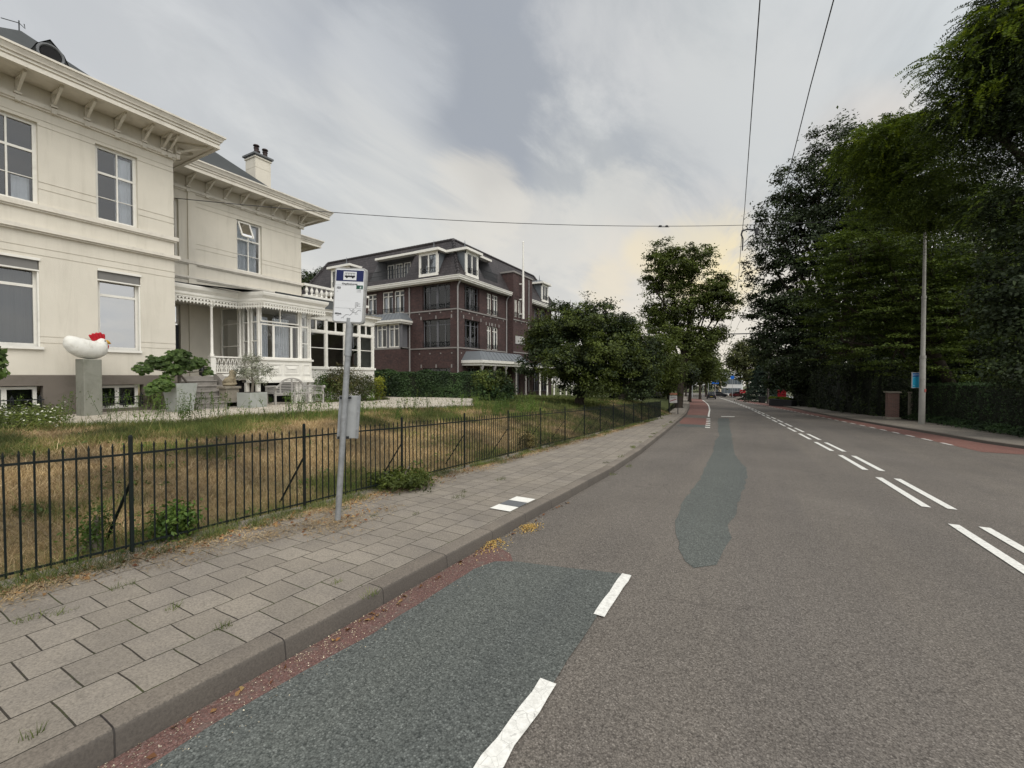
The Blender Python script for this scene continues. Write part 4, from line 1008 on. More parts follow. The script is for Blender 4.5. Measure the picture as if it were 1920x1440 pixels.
    # mansard roof: steep lower slope, flatter top
    def mans(x0, x1, y0, y1, zb, nm, t=2.0, h=3.55, t2=4.4, h2=.75, cuts={}):
        r = MB(); L = [[(x1, y0), (x1, y1), (x0, y1), (x0, y0)]]
        for tt in (t, t+t2): L.append([(x1-tt, y0+tt), (x1-tt, y1-tt), (x0+tt, y1-tt), (x0+tt, y0+tt)])
        Z = [zb, zb+h, zb+h+h2]
        for k in range(2):
            for j in range(4):
                a, b = L[k][j], L[k][(j+1) % 4]; c, d = L[k+1][(j+1) % 4], L[k+1][j]
                if k == 0 and j in cuts:      # slope with openings for the roof terraces
                    fr, e0, e1, holes = cuts[j]
                    zs = sorted({zb, zb+h, *[q for hh in holes for q in hh[2:4]]}); As = sorted({q for hh in holes for q in hh[:2]})
                    for za, zc in zip(zs, zs[1:]):
                        ta, tc = (za-zb)*t/h, (zc-zb)*t/h
                        ra = [e0+ta]+As+[e1-ta]; rc = [e0+tc]+As+[e1-tc]
                        for i in range(len(ra)-1):
                            if any(hh[0] <= (ra[i]+ra[i+1])/2 <= hh[1] and hh[2] <= (za+zc)/2 <= hh[3] for hh in holes) and 0 < i < len(ra)-2: continue
                            r.quad(PT(fr, ra[i], za, ta), PT(fr, ra[i+1], za, ta), PT(fr, rc[i+1], zc, tc), PT(fr, rc[i], zc, tc))
                    continue
                r.quad((*a, Z[k]), (*b, Z[k]), (*c, Z[k+1]), (*d, Z[k+1]))
        r.quad(*[(*p, Z[2]) for p in L[2]])
        o = r.build(nm, M_rt, B)
        e = MB()     # ridge and hip tiles
        for k in range(2):
            for j in range(4):
                a = Vector((*L[k][j], Z[k]+.03)); b = Vector((*L[k+1][j], Z[k+1]+.05)); n = int((b-a).length/.33)
                if k == 0:
                    for i in range(n): e.tube([a+(b-a)*i/n, a+(b-a)*(i+1.02)/n], [.15, .11], 7)
        for j in range(4):
            a = Vector((*L[1][j], Z[1]+.03)); b = Vector((*L[1][(j+1) % 4], Z[1]+.03)); n = int((b-a).length/.33)
            for i in range(n): e.tube([a+(b-a)*i/n, a+(b-a)*(i+1.02)/n], [.12, .10], 6)
        e.build('ridge_tiles', M_rt, o); return o
    EA = ('y', 27.6); EB = ('x', -20.1)
    XE = lambda p: RY(p, 600, 27.6)[0]; YE = lambda p: RX(p, 600, -20.1)[1]
    TA = (XE(688), XE(757), 10.1, 12.25); TB = (YE(910)+.3, YE(940), 10.1, 12.25)
    roof = mans(-39.8, -20.1, 27.6, 46.8, 9.57, 'roof', cuts={3: (EA, -39.8, -20.1, [TA]), 0: (EB, 27.6, 46.8, [TB])})
    ZB = 9.57
    slope_d = lambda z: (z-ZB)*2.0/3.55       # how far the slope lies behind the eave at height z
    def dormer(fr, a0, a1, z0, z1, eave_c):
        ax = fr
        d0 = slope_d(z0+.1)-.15; d1 = slope_d(z1)+.3; m = (a0+a1)/2
        s = MB(); fbox(s, ax, a0+.08, a1-.08, z0, z1, d0+.06, d1+.2); o = s.build('dormer', M_zinc, roof)
        f = MB()
        fbox(f, ax, a0, a0+.22, z0, z1, d0-.02, d0+.1); fbox(f, ax, a1-.22, a1, z0, z1, d0-.02, d0+.1); fbox(f, ax, a0-.0, a1+.0, z0-.15, z0+.08, d0-.05, d0+.1); fbox(f, ax, a0, a1, z1-.22, z1, d0-.018, d0+.1)
        fbox(f, ax, a0-.28, a1+.28, z1, z1+.20, d0-.3, d1+.3); fbox(f, ax, m-.06, m+.06, z0+.08, z1-.22, d0, d0+.08)
        f.build('dormer_frame', M_trim, o)
        p = MB(); fbox(p, ax, a0+.22, a1-.22, z0+.08, z1-.22, d0+.03, d0+.05); p.build('pane', M_dgl, o)
        r = MB(); top = PT(ax, m, z1+.62, (d0+d1)/2)
        c = [PT(ax, a0-.28, z1+.2, d0-.3), PT(ax, a1+.28, z1+.2, d0-.3), PT(ax, a1+.28, z1+.2, d1+.3), PT(ax, a0-.28, z1+.2, d1+.3)]
        for j in range(4): r.quad(c[j], c[(j+1) % 4], top)
        r.tube([top, Vector(top)+Vector((0, 0, .55))], [.05, .01], 6); r.build('dormer_roof', M_zinc, o)
        q = MB(); fbox(q, ax, a0+.2, a1-.2, z0+.5, z0+.53, d0-.1, d0-.07); fbox(q, ax, a0+.2, a1-.2, z0+.2, z0+.22, d0-.1, d0-.07)
        for j in range(7): x = a0+.25+(a1-a0-.5)*j/6; fbox(q, ax, x-.012, x+.012, z0+.2, z0+.5, d0-.095, d0-.075)
        q.build('window_railing', MATS['black_iron'], o)
    dormer(EA, XE(786)-.1, XE(818)+.1, 9.95, 11.75, 0); dormer(EA, XE(621)-.1, XE(655), 9.95, 11.75, 0)
    dormer(EB, YE(874)+.1, YE(896)+.2, 9.9, 11.75, 0); dormer(EB, 43.2, 44.9, 10.0, 11.8, 0)
    # terraces let into the roof
    def terrace(fr, a0, a1, z0, z1):
        d0 = slope_d(10.1); d1 = slope_d(z1)+.05; db = d1+.9; s = MB()
        s.quad(*[PT(fr, a, z0, d) for a, d in ((a0, d0), (a1, d0), (a1, db), (a0, db))]); s.quad(*[PT(fr, a, z1, d) for a, d in ((a0, d1-.05), (a1, d1-.05), (a1, db), (a0, db))]); s.quad(*[PT(fr, a, z, db) for a, z in ((a0, z0), (a1, z0), (a1, z1), (a0, z1))])
        for a in (a0, a1): s.quad(PT(fr, a, z0, d0), PT(fr, a, z0, db), PT(fr, a, z1, db), PT(fr, a, z1, d1-.05))
        t = s.build('terrace', mat('terrace_grey', (.13, .13, .135), .8), roof)
        f = MB(); fbox(f, fr, a0-.15, a1+.15, z1-.02, z1+.17, d1-.45, d1+.1); f.build('terrace_fascia', M_trim, t)
        n = int((a1-a0)/.95)
        for j in range(n):
            x = a0+.2+(a1-a0-.3)*j/n
            window(t, fr, x, x+.8, z0+.15, z1-.25, M_trim, M_dgl, rec=db-.1, fw=.07, v=[(x+.4, .04)])
        q = MB(); fbox(q, fr, a0, a1, z0+.75, z0+.79, d0+.02, d0+.06); fbox(q, fr, a0, a1, z0+.35, z0+.38, d0+.02, d0+.05)
        for j in range(int((a1-a0)/.14)): x = a0+.14*j; fbox(q, fr, x-.01, x+.01, z0, z0+.75, d0+.03, d0+.05)
        q.build('terrace_railing', MATS['black_iron'], t)
    terrace(EA, *TA); terrace(EB, *TB)
    # bay window on the left face
    a0, a1 = XA(700)-1.3, XA(766)+.1; d = 1.1; zt = 6.3
    b = MB(); b.box(a0, a1, 28-d, 27.99, -.6, 4.0); b.build('bay_wall', M_brick, B)
    b = MB(); b.box(a0, a1, 28-d-.02, 27.99, 3.9, 4.05); by = b.build('bay', M_bandst, B)
    fb = ('y', 28-d)
    xs = [a0+(a1-a0)*k/4 for k in range(5)]
    for k in range(4): window(by, fb, xs[k]+.12, xs[k+1]-.12, 4.05, 6.0, M_trim, M_dgl, rec=.02, fw=.09, v=[((xs[k]+xs[k+1])/2, .12)], h=[(5.6, .08)], curtain=[(xs[k]+.2, xs[k]+.45, 4.1, 5.5)], cm=M_curt)
    b = MB()
    for x in xs: fbox(b, fb, x-.12, x+.12, 4.05, 6.0, -.01, .15)
    b.box(a0+.2, a1-.2, 28-d+.5, 27.98, 4.05, 6.0); b.build('bay_mullion', M_slat, by)
    b = MB(); b.box(a0-.25, a1+.3, 28-d-.3, 27.99, 6.0, 6.14); b.box(a0-.35, a1+.4, 28-d-.4, 27.98, 6.14, 6.30); b.build('bay_cornice', M_trim, by)
    b = MB(); b.v = [(a0-.3, 28-d-.35, 6.3), (a1+.35, 28-d-.35, 6.3), (a1+.35, 28, 6.3), (a0-.3, 28, 6.3), (a0+.2, 28-d+.25, 6.95), (a1-.2, 28-d+.25, 6.95), (a1-.2, 28, 6.95), (a0+.2, 28, 6.95)]
    b.f = [(0, 1, 5, 4), (1, 2, 6, 5), (4, 5, 6, 7), (3, 0, 4, 7)]
    for k in range(14):
        x = a0+(a1-a0)*k/13; b.bar((x, 28-d-.34, 6.33), (a0+.3+(a1-a0-.6)*k/13, 28-d+.25, 6.98), .04, .04)
    b.build('bay_roof', M_zinc, by)
    # veranda on the road side
    def veranda(y0, y1, x0, x1, zt, nm, ncol, zg, roof_h=.75, tops=True):
        v = MB(); v.box(x0, x1, y0, y1, zt, zt+.16); v.box(x0, x1+.12, y0-.12, y1+.12, zt+.2, zt+.42); v.box(x0, x1+.05, y0-.05, y1+.05, zt+.16, zt+.2); o = v.build(nm, M_trim, B)
        r = MB(); a = zt+.42; r.v = [(x0, y0-.1, a), (x1+.1, y0-.1, a), (x1+.1, y1+.1, a), (x0, y1+.1, a), (x0, y0+.55, a+roof_h), (x1-.6, y0+.55, a+roof_h), (x1-.6, y1-.5, a+roof_h), (x0, y1-.5, a+roof_h)]
        r.f = [(0, 1, 5, 4), (1, 2, 6, 5), (2, 3, 7, 6), (4, 5, 6, 7)]
        if tops:
            n = 12
            for k in range(n): t = (k+.5)/n; r.bar((x1+.1, y0+(y1-y0)*t, a+.02), (x1-.6, y0+.55+(y1-y0-1.05)*t, a+roof_h+.02), .05, .04)
        r.build('veranda_roof', M_zinc, o)
        for k in range(ncol):
            y = y0+.25+(y1-y0-.4)*k/(ncol-1); c = MB(); c.lathe((x1-.15, y, zg), [(.14, 0), (.14, .2), (.09, .3), (.09, zt-zg-.35), (.17, zt-zg-.1), (.17, zt-zg)], 10); c.build('veranda_column', M_bandst if nm == 'veranda' else M_trim, o, smooth=True)
    veranda(28.6, 36.6, -20.5, -18.6, 2.5, 'veranda', 5, -.3)
    veranda(36.8, 45.5, -19.3, -17.4, 2.2, 'entrance_porch', 6, -.9, .25, False)
    dp = MB()
    for x, y in ((-20.42, 27.92), (-20.42, 35.7)): dp.tube([(x+.4, y-.1, 9.25), (x+.05, y, 8.9), (x, y, 8.7), (x, y, -.3)], .06, 8)
    dp.tube([(XA(769), 27.92, 9.2), (XA(769), 27.92, -.3)], .06, 8); dp.tube([(-19.72, 39.0, 11.3), (-19.72, 39.0, 0)], .05, 6)
    dp.build('drainpipe', M_pipe, B, smooth=True)
    fp = MB(); p0 = RX(981, 598, -19.4); top = RX(981, 455, -19.4)
    fp.tube([p0, Vector((top.x, top.y, 10.6)), top], [.13, .115, .075], 10); fp.tube([top, top+Vector((0, 0, .12))], [.09, .05], 10)
    o = fp.build('flagpole', M_trim, None, smooth=True); tag(o, 'tall bare white flagpole fixed to the brick front beside the flat topped block', 'flagpole')
    for z in (7.6, 9.0, 10.5): br = MB(); br.box(-19.8, -19.35, p0.y-.06, p0.y+.06, z, z+.12); br.build('flagpole_bracket', M_trim, B)
    # planting and pots by the entrance
brickhouse()
# ------------------------------------------------------------------ fence
def fence():
    F = thing('iron_fence', 'long black iron railing of upright pickets between the pavement and the lawn', 'fence', (-4.85, 12, 0))
    m = mat('fence_paint', (.007, .011, .010), .6, .3, 20, .001, 80, .2, dirt=(.03, .025, .02), dirtamt=.3)
    x = -4.85; Y0, Y1 = -.1, 27.4; zb = lambda y: zr(y)+.15
    rl = MB(); pts = [(x, Y0+k*.85, zb(Y0+k*.85)+.87+.012*mn.noise((k*.7, 0, 0))) for k in range(int((Y1-Y0)/.85)+1)]+[(x, Y1, zb(Y1)+.87)]
    for a, b in zip(pts, pts[1:]): rl.bar(a, b, .012, .019)
    rl.build('top_rail', m, F)
    rl = MB()
    for a, b in zip(pts, pts[1:]): rl.bar((a[0], a[1], a[2]-.82), (b[0], b[1], b[2]-.82), .012, .019)
    rl.build('bottom_rail', m, F)
    n = int((Y1-Y0)/.09); rest = MB(); cnt = 0
    posts = [0.0]+[1.71+1.71*k for k in range(16)]
    for y in [Y0+.04+.0785*k for k in range(23)]+[1.79+.09*k for k in range(int((Y1-1.79)/.09))]:
        if min(abs(y-p) for p in posts) < .03: continue
        z = zb(y); lean = .012*mn.noise((y*1.7, 3, 0)); lx = .010*mn.noise((y*2.1, 9, 0)); hh = .97+.012*mn.noise((y*3, 1, 1)); r = .0078
        vis = y > .82
        b = MB() if (vis and cnt < 100) else rest
        b.tube([(x, y, z+.02), (x+lx, y+lean, z+hh-.05), (x+lx, y+lean, z+hh-.035), (x+lx, y+lean, z+hh)], [r, r, r*1.25, .002], 6)
        if vis and cnt < 100: b.build('picket', m, F, smooth=False); cnt += 1
    o = rest.build('picket', m, F); o['kind'] = 'stuff'
    for p in posts:
        b = MB(); z = zb(p); b.box(x-.013, x+.013, p-.013, p+.013, z-.1, z+1.02); b.prism([(x-.013, p-.013), (x+.013, p-.013), (x+.013, p+.013), (x-.013, p+.013)], z+1.02, z+1.035, .5)
        po = b.build('fence_post', m, F)
        b = MB(); b.bar((x-.02, p, z+.60), (x-.42, p-.05, zl(x-.42, p)+.02), .022, .012); b.build('brace', m, po)
fence()

# ------------------------------------------------------------------ bus stop
def busstop():
    B = thing('bus_stop_sign', 'bus stop sign on a leaning galvanised pole with blue and white panel', 'bus stop', (-4.06, 3.33, 0))
    gal = mat('galvanised_steel', (.27, .28, .285), .45, .28, 9, .001, 60, .5, .35, dirt=(.13, .12, .11), dirtamt=.6, dscale=7)
    fr_ = mat('sign_frame', (.33, .33, .32), .5, .15, 8, dirt=(.12, .11, .09), dirtamt=.7, dscale=10)
    wh = mat('sign_white', (.66, .67, .68), .35, .02, 4); bl = mat('sign_blue', (.004, .010, .075), .4, .08, 6); bk = mat('sign_black', (.012, .012, .014), .5, .1); gn = mat('sign_green', (.01, .07, .045), .4, .05)
    base = Vector((-4.06, 3.33, .0)); D = 4.72
    def at(px, py):     # point on the upright plane through the pole, facing the viewer
        d = Vector(ray(px, py)); n = Vector((math.sin(YAW), -math.cos(YAW), 0)); o = Vector((0, 0, CH)); t = (base-o).dot(n)/d.dot(n); return o+d*t
    p0 = at(633, 981); p1 = at(656, 600)
    b = MB(); u = (p1-p0).normalized(); b.tube([p0-u*.1, p0+u*1.9, p0+u*1.905, p1+u*.02], [.033, .033, .040, .040], 14); b.build('pole', gal, B, smooth=True)
    yaw2 = YAW-rad(7); X = Vector((math.cos(yaw2), math.sin(yaw2), 0)); n = Vector((math.sin(yaw2), -math.cos(yaw2), 0)); Zv = u-n*u.dot(n); Zv.normalize(); X = (X-Zv*X.dot(Zv)).normalized(); n = X.cross(Zv)
    c = at(657, 555)+n*.03; W_, H_ = .335, .585
    def P(x, z, d=0): return c+X*x+Zv*z+n*d
    def rrect(mb, w, h, r, d0, d1):
        pts = []
        for sx, sz, a0 in ((1, 1, 0), (-1, 1, 90), (-1, -1, 180), (1, -1, 270)):
            for k in range(6): a = rad(a0+18*k); pts.append((sx*(w/2-r)+r*math.cos(a), sz*(h/2-r)+r*math.sin(a)))
        i = len(mb.v); m_ = len(pts); mb.v += [tuple(P(x, z, d0)) for x, z in pts]+[tuple(P(x, z, d1)) for x, z in pts]
        mb.f.append(tuple(i+k for k in reversed(range(m_)))); mb.f.append(tuple(i+m_+k for k in range(m_)))
        for k in range(m_): mb.f.append((i+k, i+(k+1) % m_, i+m_+(k+1) % m_, i+m_+k))
    f = MB(); rrect(f, W_+.035, H_+.035, .035, -.05, .0); fo = f.build('sign_frame', fr_, B, bevel=.004)
    f = MB(); rrect(f, W_, H_, .022, .0005, .004); fa = f.build('sign_face', wh, B)
    def rc(x0, x1, z0, z1, d, m, nm='marking'):
        q = MB(); i = len(q.v); q.quad(P(x0, z0, d), P(x1, z0, d), P(x1, z1, d), P(x0, z1, d)); return q.build(nm, m, fa)
    hw, hh = W_/2, H_/2
    rc(-hw+.006, hw-.006, hh-.135, hh-.012, .0052, bl, 'blue_band')
    rc(-.075, .078, hh-.122, hh-.028, .0062, wh, 'bus_panel')
    bus = MB()
    def r2(x0, x1, z0, z1, d=.0072): bus.quad(P(x0, z0, d), P(x1, z0, d), P(x1, z1, d), P(x0, z1, d))
    t = hh-.042
    r2(-.06, .062, t-.048, t-.030); r2(-.06, .062, t-.004, t)
    for k in range(7): x = -.06+.0192*k; r2(x, x+.0045, t-.032, t-.002)
    for xc in (-.035, .035):
        bus.v += [tuple(P(xc+.011*math.cos(a), t-.05+.011*math.sin(a), .0072)) for a in [2*math.pi*j/14 for j in range(14)]]; bus.f.append(tuple(range(len(bus.v)-14, len(bus.v))))
    bus.build('bus_pictogram', bk, fa)
    tx = lambda body, s, x, z, m=bk, al='LEFT', sx=1, bold=0: text_mesh('lettering', body, s, P(x, z, .0056), X, Zv, m, fa, .0002, al, sx, bold)
    tx('Klingelbeekseweg', .027, .002, hh-.172, al='CENTER', sx=.95, bold=.0004)
    rc(-hw+.008, .06, hh-.1815, hh-.180, .0052, bk, 'rule')
    tx('103', .034, -hw+.016, hh-.222, bold=.0012)
    rc(hw-.085, hw-.008, hh-.218, hh-.176, .0052, gn, 'zone_box')
    q = MB()
    q.quad(P(hw-.048, hh-.208, .0062), P(hw-.024, hh-.208, .0062), P(hw-.028, hh-.201, .0062), P(hw-.044, hh-.201, .0062)); q.quad(P(hw-.040, hh-.199, .0062), P(hw-.028, hh-.199, .0062), P(hw-.026, hh-.186, .0062), P(hw-.034, hh-.190, .0062)); q.build('zone_symbol', wh, fa)
    tx('stop 5000', .011, hw-.075, hh-.236); tx('zone 5100', .011, hw-.075, hh-.252)
    rc(-hw+.022, -hw+.036, hh-.251, hh-.248, .0052, bk, 'rule')
    rc(-hw+.008, .03, -.0605, -.0600, .0052, gal, 'rule'); rc(-hw+.008, hw-.01, -.1435, -.142, .0052, bk, 'rule')
    for k, s in enumerate(('reisinfo', 'vertrektijden', 'op halte', 'en 0900 9292', 'app')): tx(s, .0115, hw-.088, -.080-.0125*k)
    tx('RRReis', .026, -hw+.012, -.215, bold=.001, sx=1.05); tx('rrreis.nl', .010, -hw+.03, -.229); tx('Reiswijs', .010, hw-.085, -.205)
    ln = MB(); pts = [(-.078, -.258), (-.062, -.246), (-.05, -.244), (-.038, -.226), (-.018, -.212), (.005, -.213), (.024, -.219), (.042, -.206), (.056, -.186), (.048, -.174), (.050, -.160), (.060, -.152), (.070, -.160), (.070, -.176), (.060, -.187)]
    for a, b_ in zip(pts, pts[1:]): ln.bar(P(*a, .0056), P(*b_, .0056), .0016, .0026, up=n)
    for S in ([(.018, -.145), (.022, -.156), (.034, -.168), (.046, -.170)], [(.066, -.183), (.085, -.190), (.098, -.184), (.112, -.166), (.130, -.158), (.145, -.160), (.155, -.168)], [(-.055, -.243), (-.048, -.256)]):
        for a, b_ in zip(S, S[1:]): ln.bar(P(*a, .0056), P(*b_, .0056), .0016, .0026, up=n)
    ln.build('route_line', bk, fa)
    # timetable case, seen from behind
    cb = at(651, 783)+Vector((math.sin(YAW), -math.cos(YAW), 0))*-.05
    a = Vector((math.cos(YAW+rad(10)), math.sin(YAW+rad(10)), 0)); nn = Vector((math.sin(YAW+rad(10)), -math.cos(YAW+rad(10)), 0)); cu = u
    def Q(x, z, d): return cb+a*x+cu*z+nn*d
    t = MB(); w, h = .115, .245
    t.v = [tuple(Q(sx*w, sz*h, d)) for d in (0, -.03) for sx, sz in ((-1, -1), (1, -1), (1, 1), (-1, 1))]
    t.f = [(0, 1, 2, 3), (7, 6, 5, 4), (0, 4, 5, 1), (1, 5, 6, 2), (2, 6, 7, 3), (3, 7, 4, 0)]
    tt = t.build('timetable_case', mat('case_metal', (.30, .31, .31), .5, .1, 6, dirt=(.12, .11, .1), dirtamt=.4), B, bevel=.005)
    t = MB()
    for x in (-w, w-.03): t.bar(Q(x+.015, -h, .006), Q(x+.015, h, .006), .03, .012, up=nn)
    t.build('case_edge', gal, tt)
    t = MB()
    for z in (h-.02, -h+.015):
        t.bar(Q(-.105, z, .03), Q(.02, z, .03), .012, .03, up=Vector((0, 0, 1)));
    t.build('clamp', MATS['black_iron'], tt)
busstop()

# ------------------------------------------------------------------ garden objects
def garden():
    gz = lambda x, y: zl(x, y)+.02
    # pedestal with hen
    c = RX(168, 777, -15.2); z = gz(c.x, c.y); 
    con = mat('concrete_greenish', (.22, .22, .185), .85, .12, 2.5, .004, 40, .2, dirt=(.11, .115, .08), dirtamt=.6, dscale=2)
    ang = rad(8); pts = []
    for k in range(4): a = ang+math.pi/4+k*math.pi/2; pts.append((c.x+.27*math.cos(a), c.y+.27*math.sin(a)))
    b = MB(); b.prism(pts, z-.1, 2.09); o = b.build('pedestal', con, None, bevel=.015); tag(o, 'tall square grey green concrete pedestal carrying the white hen', 'pedestal')
    H = thing('hen_sculpture', 'white painted hen sculpture with red comb on the concrete pedestal', 'sculpture', (c.x, c.y, 2.09))
    u = Vector((-.25, .97, 0)).normalized()   # towards the beak
    def hp(s, z, l=0): return Vector((c.x, c.y, 2.09))+u*(s*.86)+Vector((-u.y, u.x, 0))*-l+Vector((0, 0, z))
    K_ = [(-.46, .50, .09), (-.43, .44, .145), (-.37, .38, .195), (-.27, .32, .235), (-.14, .275, .255), (0, .25, .25), (.12, .245, .24), (.22, .265, .22), (.28, .33, .18), (.32, .40, .145), (.335, .46, .12)]
    prof = [tuple(float(np.interp(t, range(len(K_)), [k[j] for k in K_])) for j in range(3)) for t in np.linspace(0, len(K_)-1, 41)]
    ell = [(hp(s, z), (r*.9, r, r*1.0)) for s, z, r in prof]
    hw = mat('hen_white', (.68, .67, .62), .7, .06, 6, .006, 18, .2, dirt=(.38, .35, .28), dirtamt=.55, dscale=5)
    blob('body', ell, .022, hw, H, 8)
    red = mat('comb_red', (.42, .012, .02), .5, .15, 10)
    es = []
    for k, (s, z, r) in enumerate(((.13, .53, .026), (.19, .565, .030), (.26, .59, .032), (.33, .60, .032), (.40, .575, .028))):
        for q in range(6): t = q/5; es.append((hp(s-.04*t+.02*(k-2)*t, z+.12*t-.03), (r*1.0, r*1.25, r*1.2)))
    for q in range(9): es.append((hp(.13+.27*q/8, .52+.02*math.sin(q/8*3.14)), (.022, .03, .03)))
    blob('comb', es, .008, red, H, 1); blob('wattle', [(hp(.50, .36), (.028, .035, .06)), (hp(.49, .32), (.028, .035, .045))], .009, red, H, 1)
    bk = MB(); bk.tube([hp(.43, .47), hp(.50, .475), hp(.60, .445)], [.075, .06, .008], 12); bk.build('beak', mat('beak_yellow', (.62, .33, .04), .5, .1), H, smooth=True)
    for l in (-.10, .10):
        e = MB(); p = hp(.37, .50, l); e.lathe((p.x, p.y, p.z-.018), [(.001, 0), (.016, .008), (.016, .028), (.001, .036)], 8); e.build('eye', MATS['black_iron'], H, smooth=True)
    # planters
    pm = mat('planter_grey', (.33, .345, .32), .7, .08, 3, .003, 40, .2, dirt=(.16, .18, .12), dirtamt=.6, dscale=2)
    def planter(px, py, X, w, h, ang, taper, label):
        c = RX(px, py, X); z = gz(c.x, c.y)-.02
        R_ = w/math.sqrt(2); pts = [(c.x+R_*math.cos(ang+k*math.pi/2), c.y+R_*math.sin(ang+k*math.pi/2)) for k in range(4)]
        b = MB(); b.prism(pts, z, z+h, taper); o = b.build('planter', pm, None, bevel=.012); tag(o, label, 'planter')
        s = MB(); s.prism([(c.x+(x-c.x)*taper*.9, c.y+(y-c.y)*taper*.9) for x, y in pts], z+h, z+h+.012); s.build('soil', mat('potting_soil', (.03, .022, .015), .95, .3, 20), o)
        return Vector((c.x, c.y, z+h))
    p1 = planter(338, 768, -14.6, .45, .84, rad(-34), 1.34, 'tall tapered grey planter holding the fig, at the foot of the steps')
    p2 = planter(473, 765, -14.2, .60, .50, rad(-36), 1.02, 'low square grey planter holding the olive, beside the white bench')
    # stone post with lion
    c = RX(430, 757, -15.2); z = gz(c.x, c.y); b = MB(); b.box(c.x-.22, c.x+.22, c.y-.2, c.y+.2, z-.1, z+.60); b.box(c.x-.27, c.x+.27, c.y-.25, c.y+.25, z+.60, z+.68)
    o = b.build('stone_post', M_stone2, None, bevel=.012); tag(o, 'short square stone post at the foot of the porch steps', 'post')
    base = Vector((c.x, c.y, z+.68)); L = thing('lion_statue', 'weathered seated stone lion statue on the short post by the steps', 'statue', base)
    E = [((0, 0, .05), (.19, .19, .07)), ((0, -.02, .17), (.13, .15, .13)), ((.02, .06, .24), (.12, .11, .15)), ((.03, .10, .36), (.105, .10, .11)), ((.06, .12, .44), (.09, .085, .085)), ((.12, .13, .41), (.045, .045, .04)),
         ((.0, .11, .52), (.04, .07, .03)), ((.10, .14, .15), (.035, .035, .13)), ((.10, .05, .15), (.035, .035, .13)), ((.13, .15, .08), (.05, .035, .03)), ((.13, .04, .08), (.05, .035, .03)), ((-.06, -.1, .13), (.09, .07, .08)), ((-.03, .19, .42), (.03, .03, .035)), ((-.03, .04, .47), (.03, .03, .035))]
    blob('body', [(base+Vector(p), r) for p, r in E], .014, mat('lion_stone', (.26, .22, .15), .95, .25, 14, .01, 30, .15, dirt=(.07, .06, .04), dirtamt=.8, dscale=9), L, 2)
    # curved backed bench
    a = RX(524, 759, -14.7); y0, y1 = RX(505, 755, -14.9).y, RX(599, 752, -14.9).y; X_ = -14.85; z = gz(X_, (y0+y1)/2)
    B = thing('garden_bench', 'weathered grey teak garden bench with arched slatted back before the bay', 'bench', (X_, (y0+y1)/2, z))
    wd = mat('weathered_teak', (.34, .325, .30), .8, .12, 10, .002, 60, .2); m = (y0+y1)/2; Lh = (y1-y0)/2
    xb = X_-.28; xf = X_+.22
    for yy in (y0+.05, y1-.05):
        for xx in (xb, xf): b = MB(); b.box(xx-.03, xx+.03, yy-.03, yy+.03, z-.02, z+(.62 if xx == xf else .66)); b.build('leg', wd, B)
        b = MB(); b.box(xb, xf+.05, yy-.035, yy+.035, z+.62, z+.66); b.tube([(xf+.05, yy-.04, z+.62), (xf+.05, yy+.04, z+.62)], .06, 12)
        b.box(xb, xf, yy-.015, yy+.015, z+.48, z+.52); b.box(xb, xf, yy-.015, yy+.015, z+.55, z+.575); b.build('armrest', wd, B)
    for yy in (m-.33, m+.33): b = MB(); b.box(xf-.03, xf+.03, yy-.03, yy+.03, z-.02, z+.4); b.build('leg', wd, B)
    b = MB()
    for k in range(6): b.box(xb+.04+.085*k, xb+.11+.085*k, y0+.05, y1-.05, z+.40, z+.425)
    b.box(xf-.02, xf+.02, y0, y1, z+.34, z+.40); b.build('seat', wd, B)
    b = MB()
    def top(t): # height of the back over its length
        t = abs(t)
        if t < .42: return .66+.28*math.sqrt(max(0, 1-(t/.46)**2))
        return .72-.10*min(1, (t-.42)/.2) if t < .62 else .66
    n = 48; P_ = [(xb, m+Lh*(2*k/n-1), z+top(2*k/n-1)) for k in range(n+1)]
    for p, q in zip(P_, P_[1:]): b.bar(p, q, .05, .055)
    for zz in [.44+.058*k for k in range(9)]:
        span = [t/60 for t in range(-60, 61) if top(t/60) > zz+.01]
        if span: b.box(xb-.012, xb+.012, m+Lh*min(span), m+Lh*max(span), z+zz, z+zz+.028)
    for t in (-.45, 0, .45): b.box(xb-.02, xb+.02, m+Lh*t-.022, m+Lh*t+.022, z+.4, z+top(t*.98)); 
    b.build('backrest', wd, B)
    # garden hose reel / small orange flower by planter
    return p1, p2
P_FIG, P_OLIVE = garden()
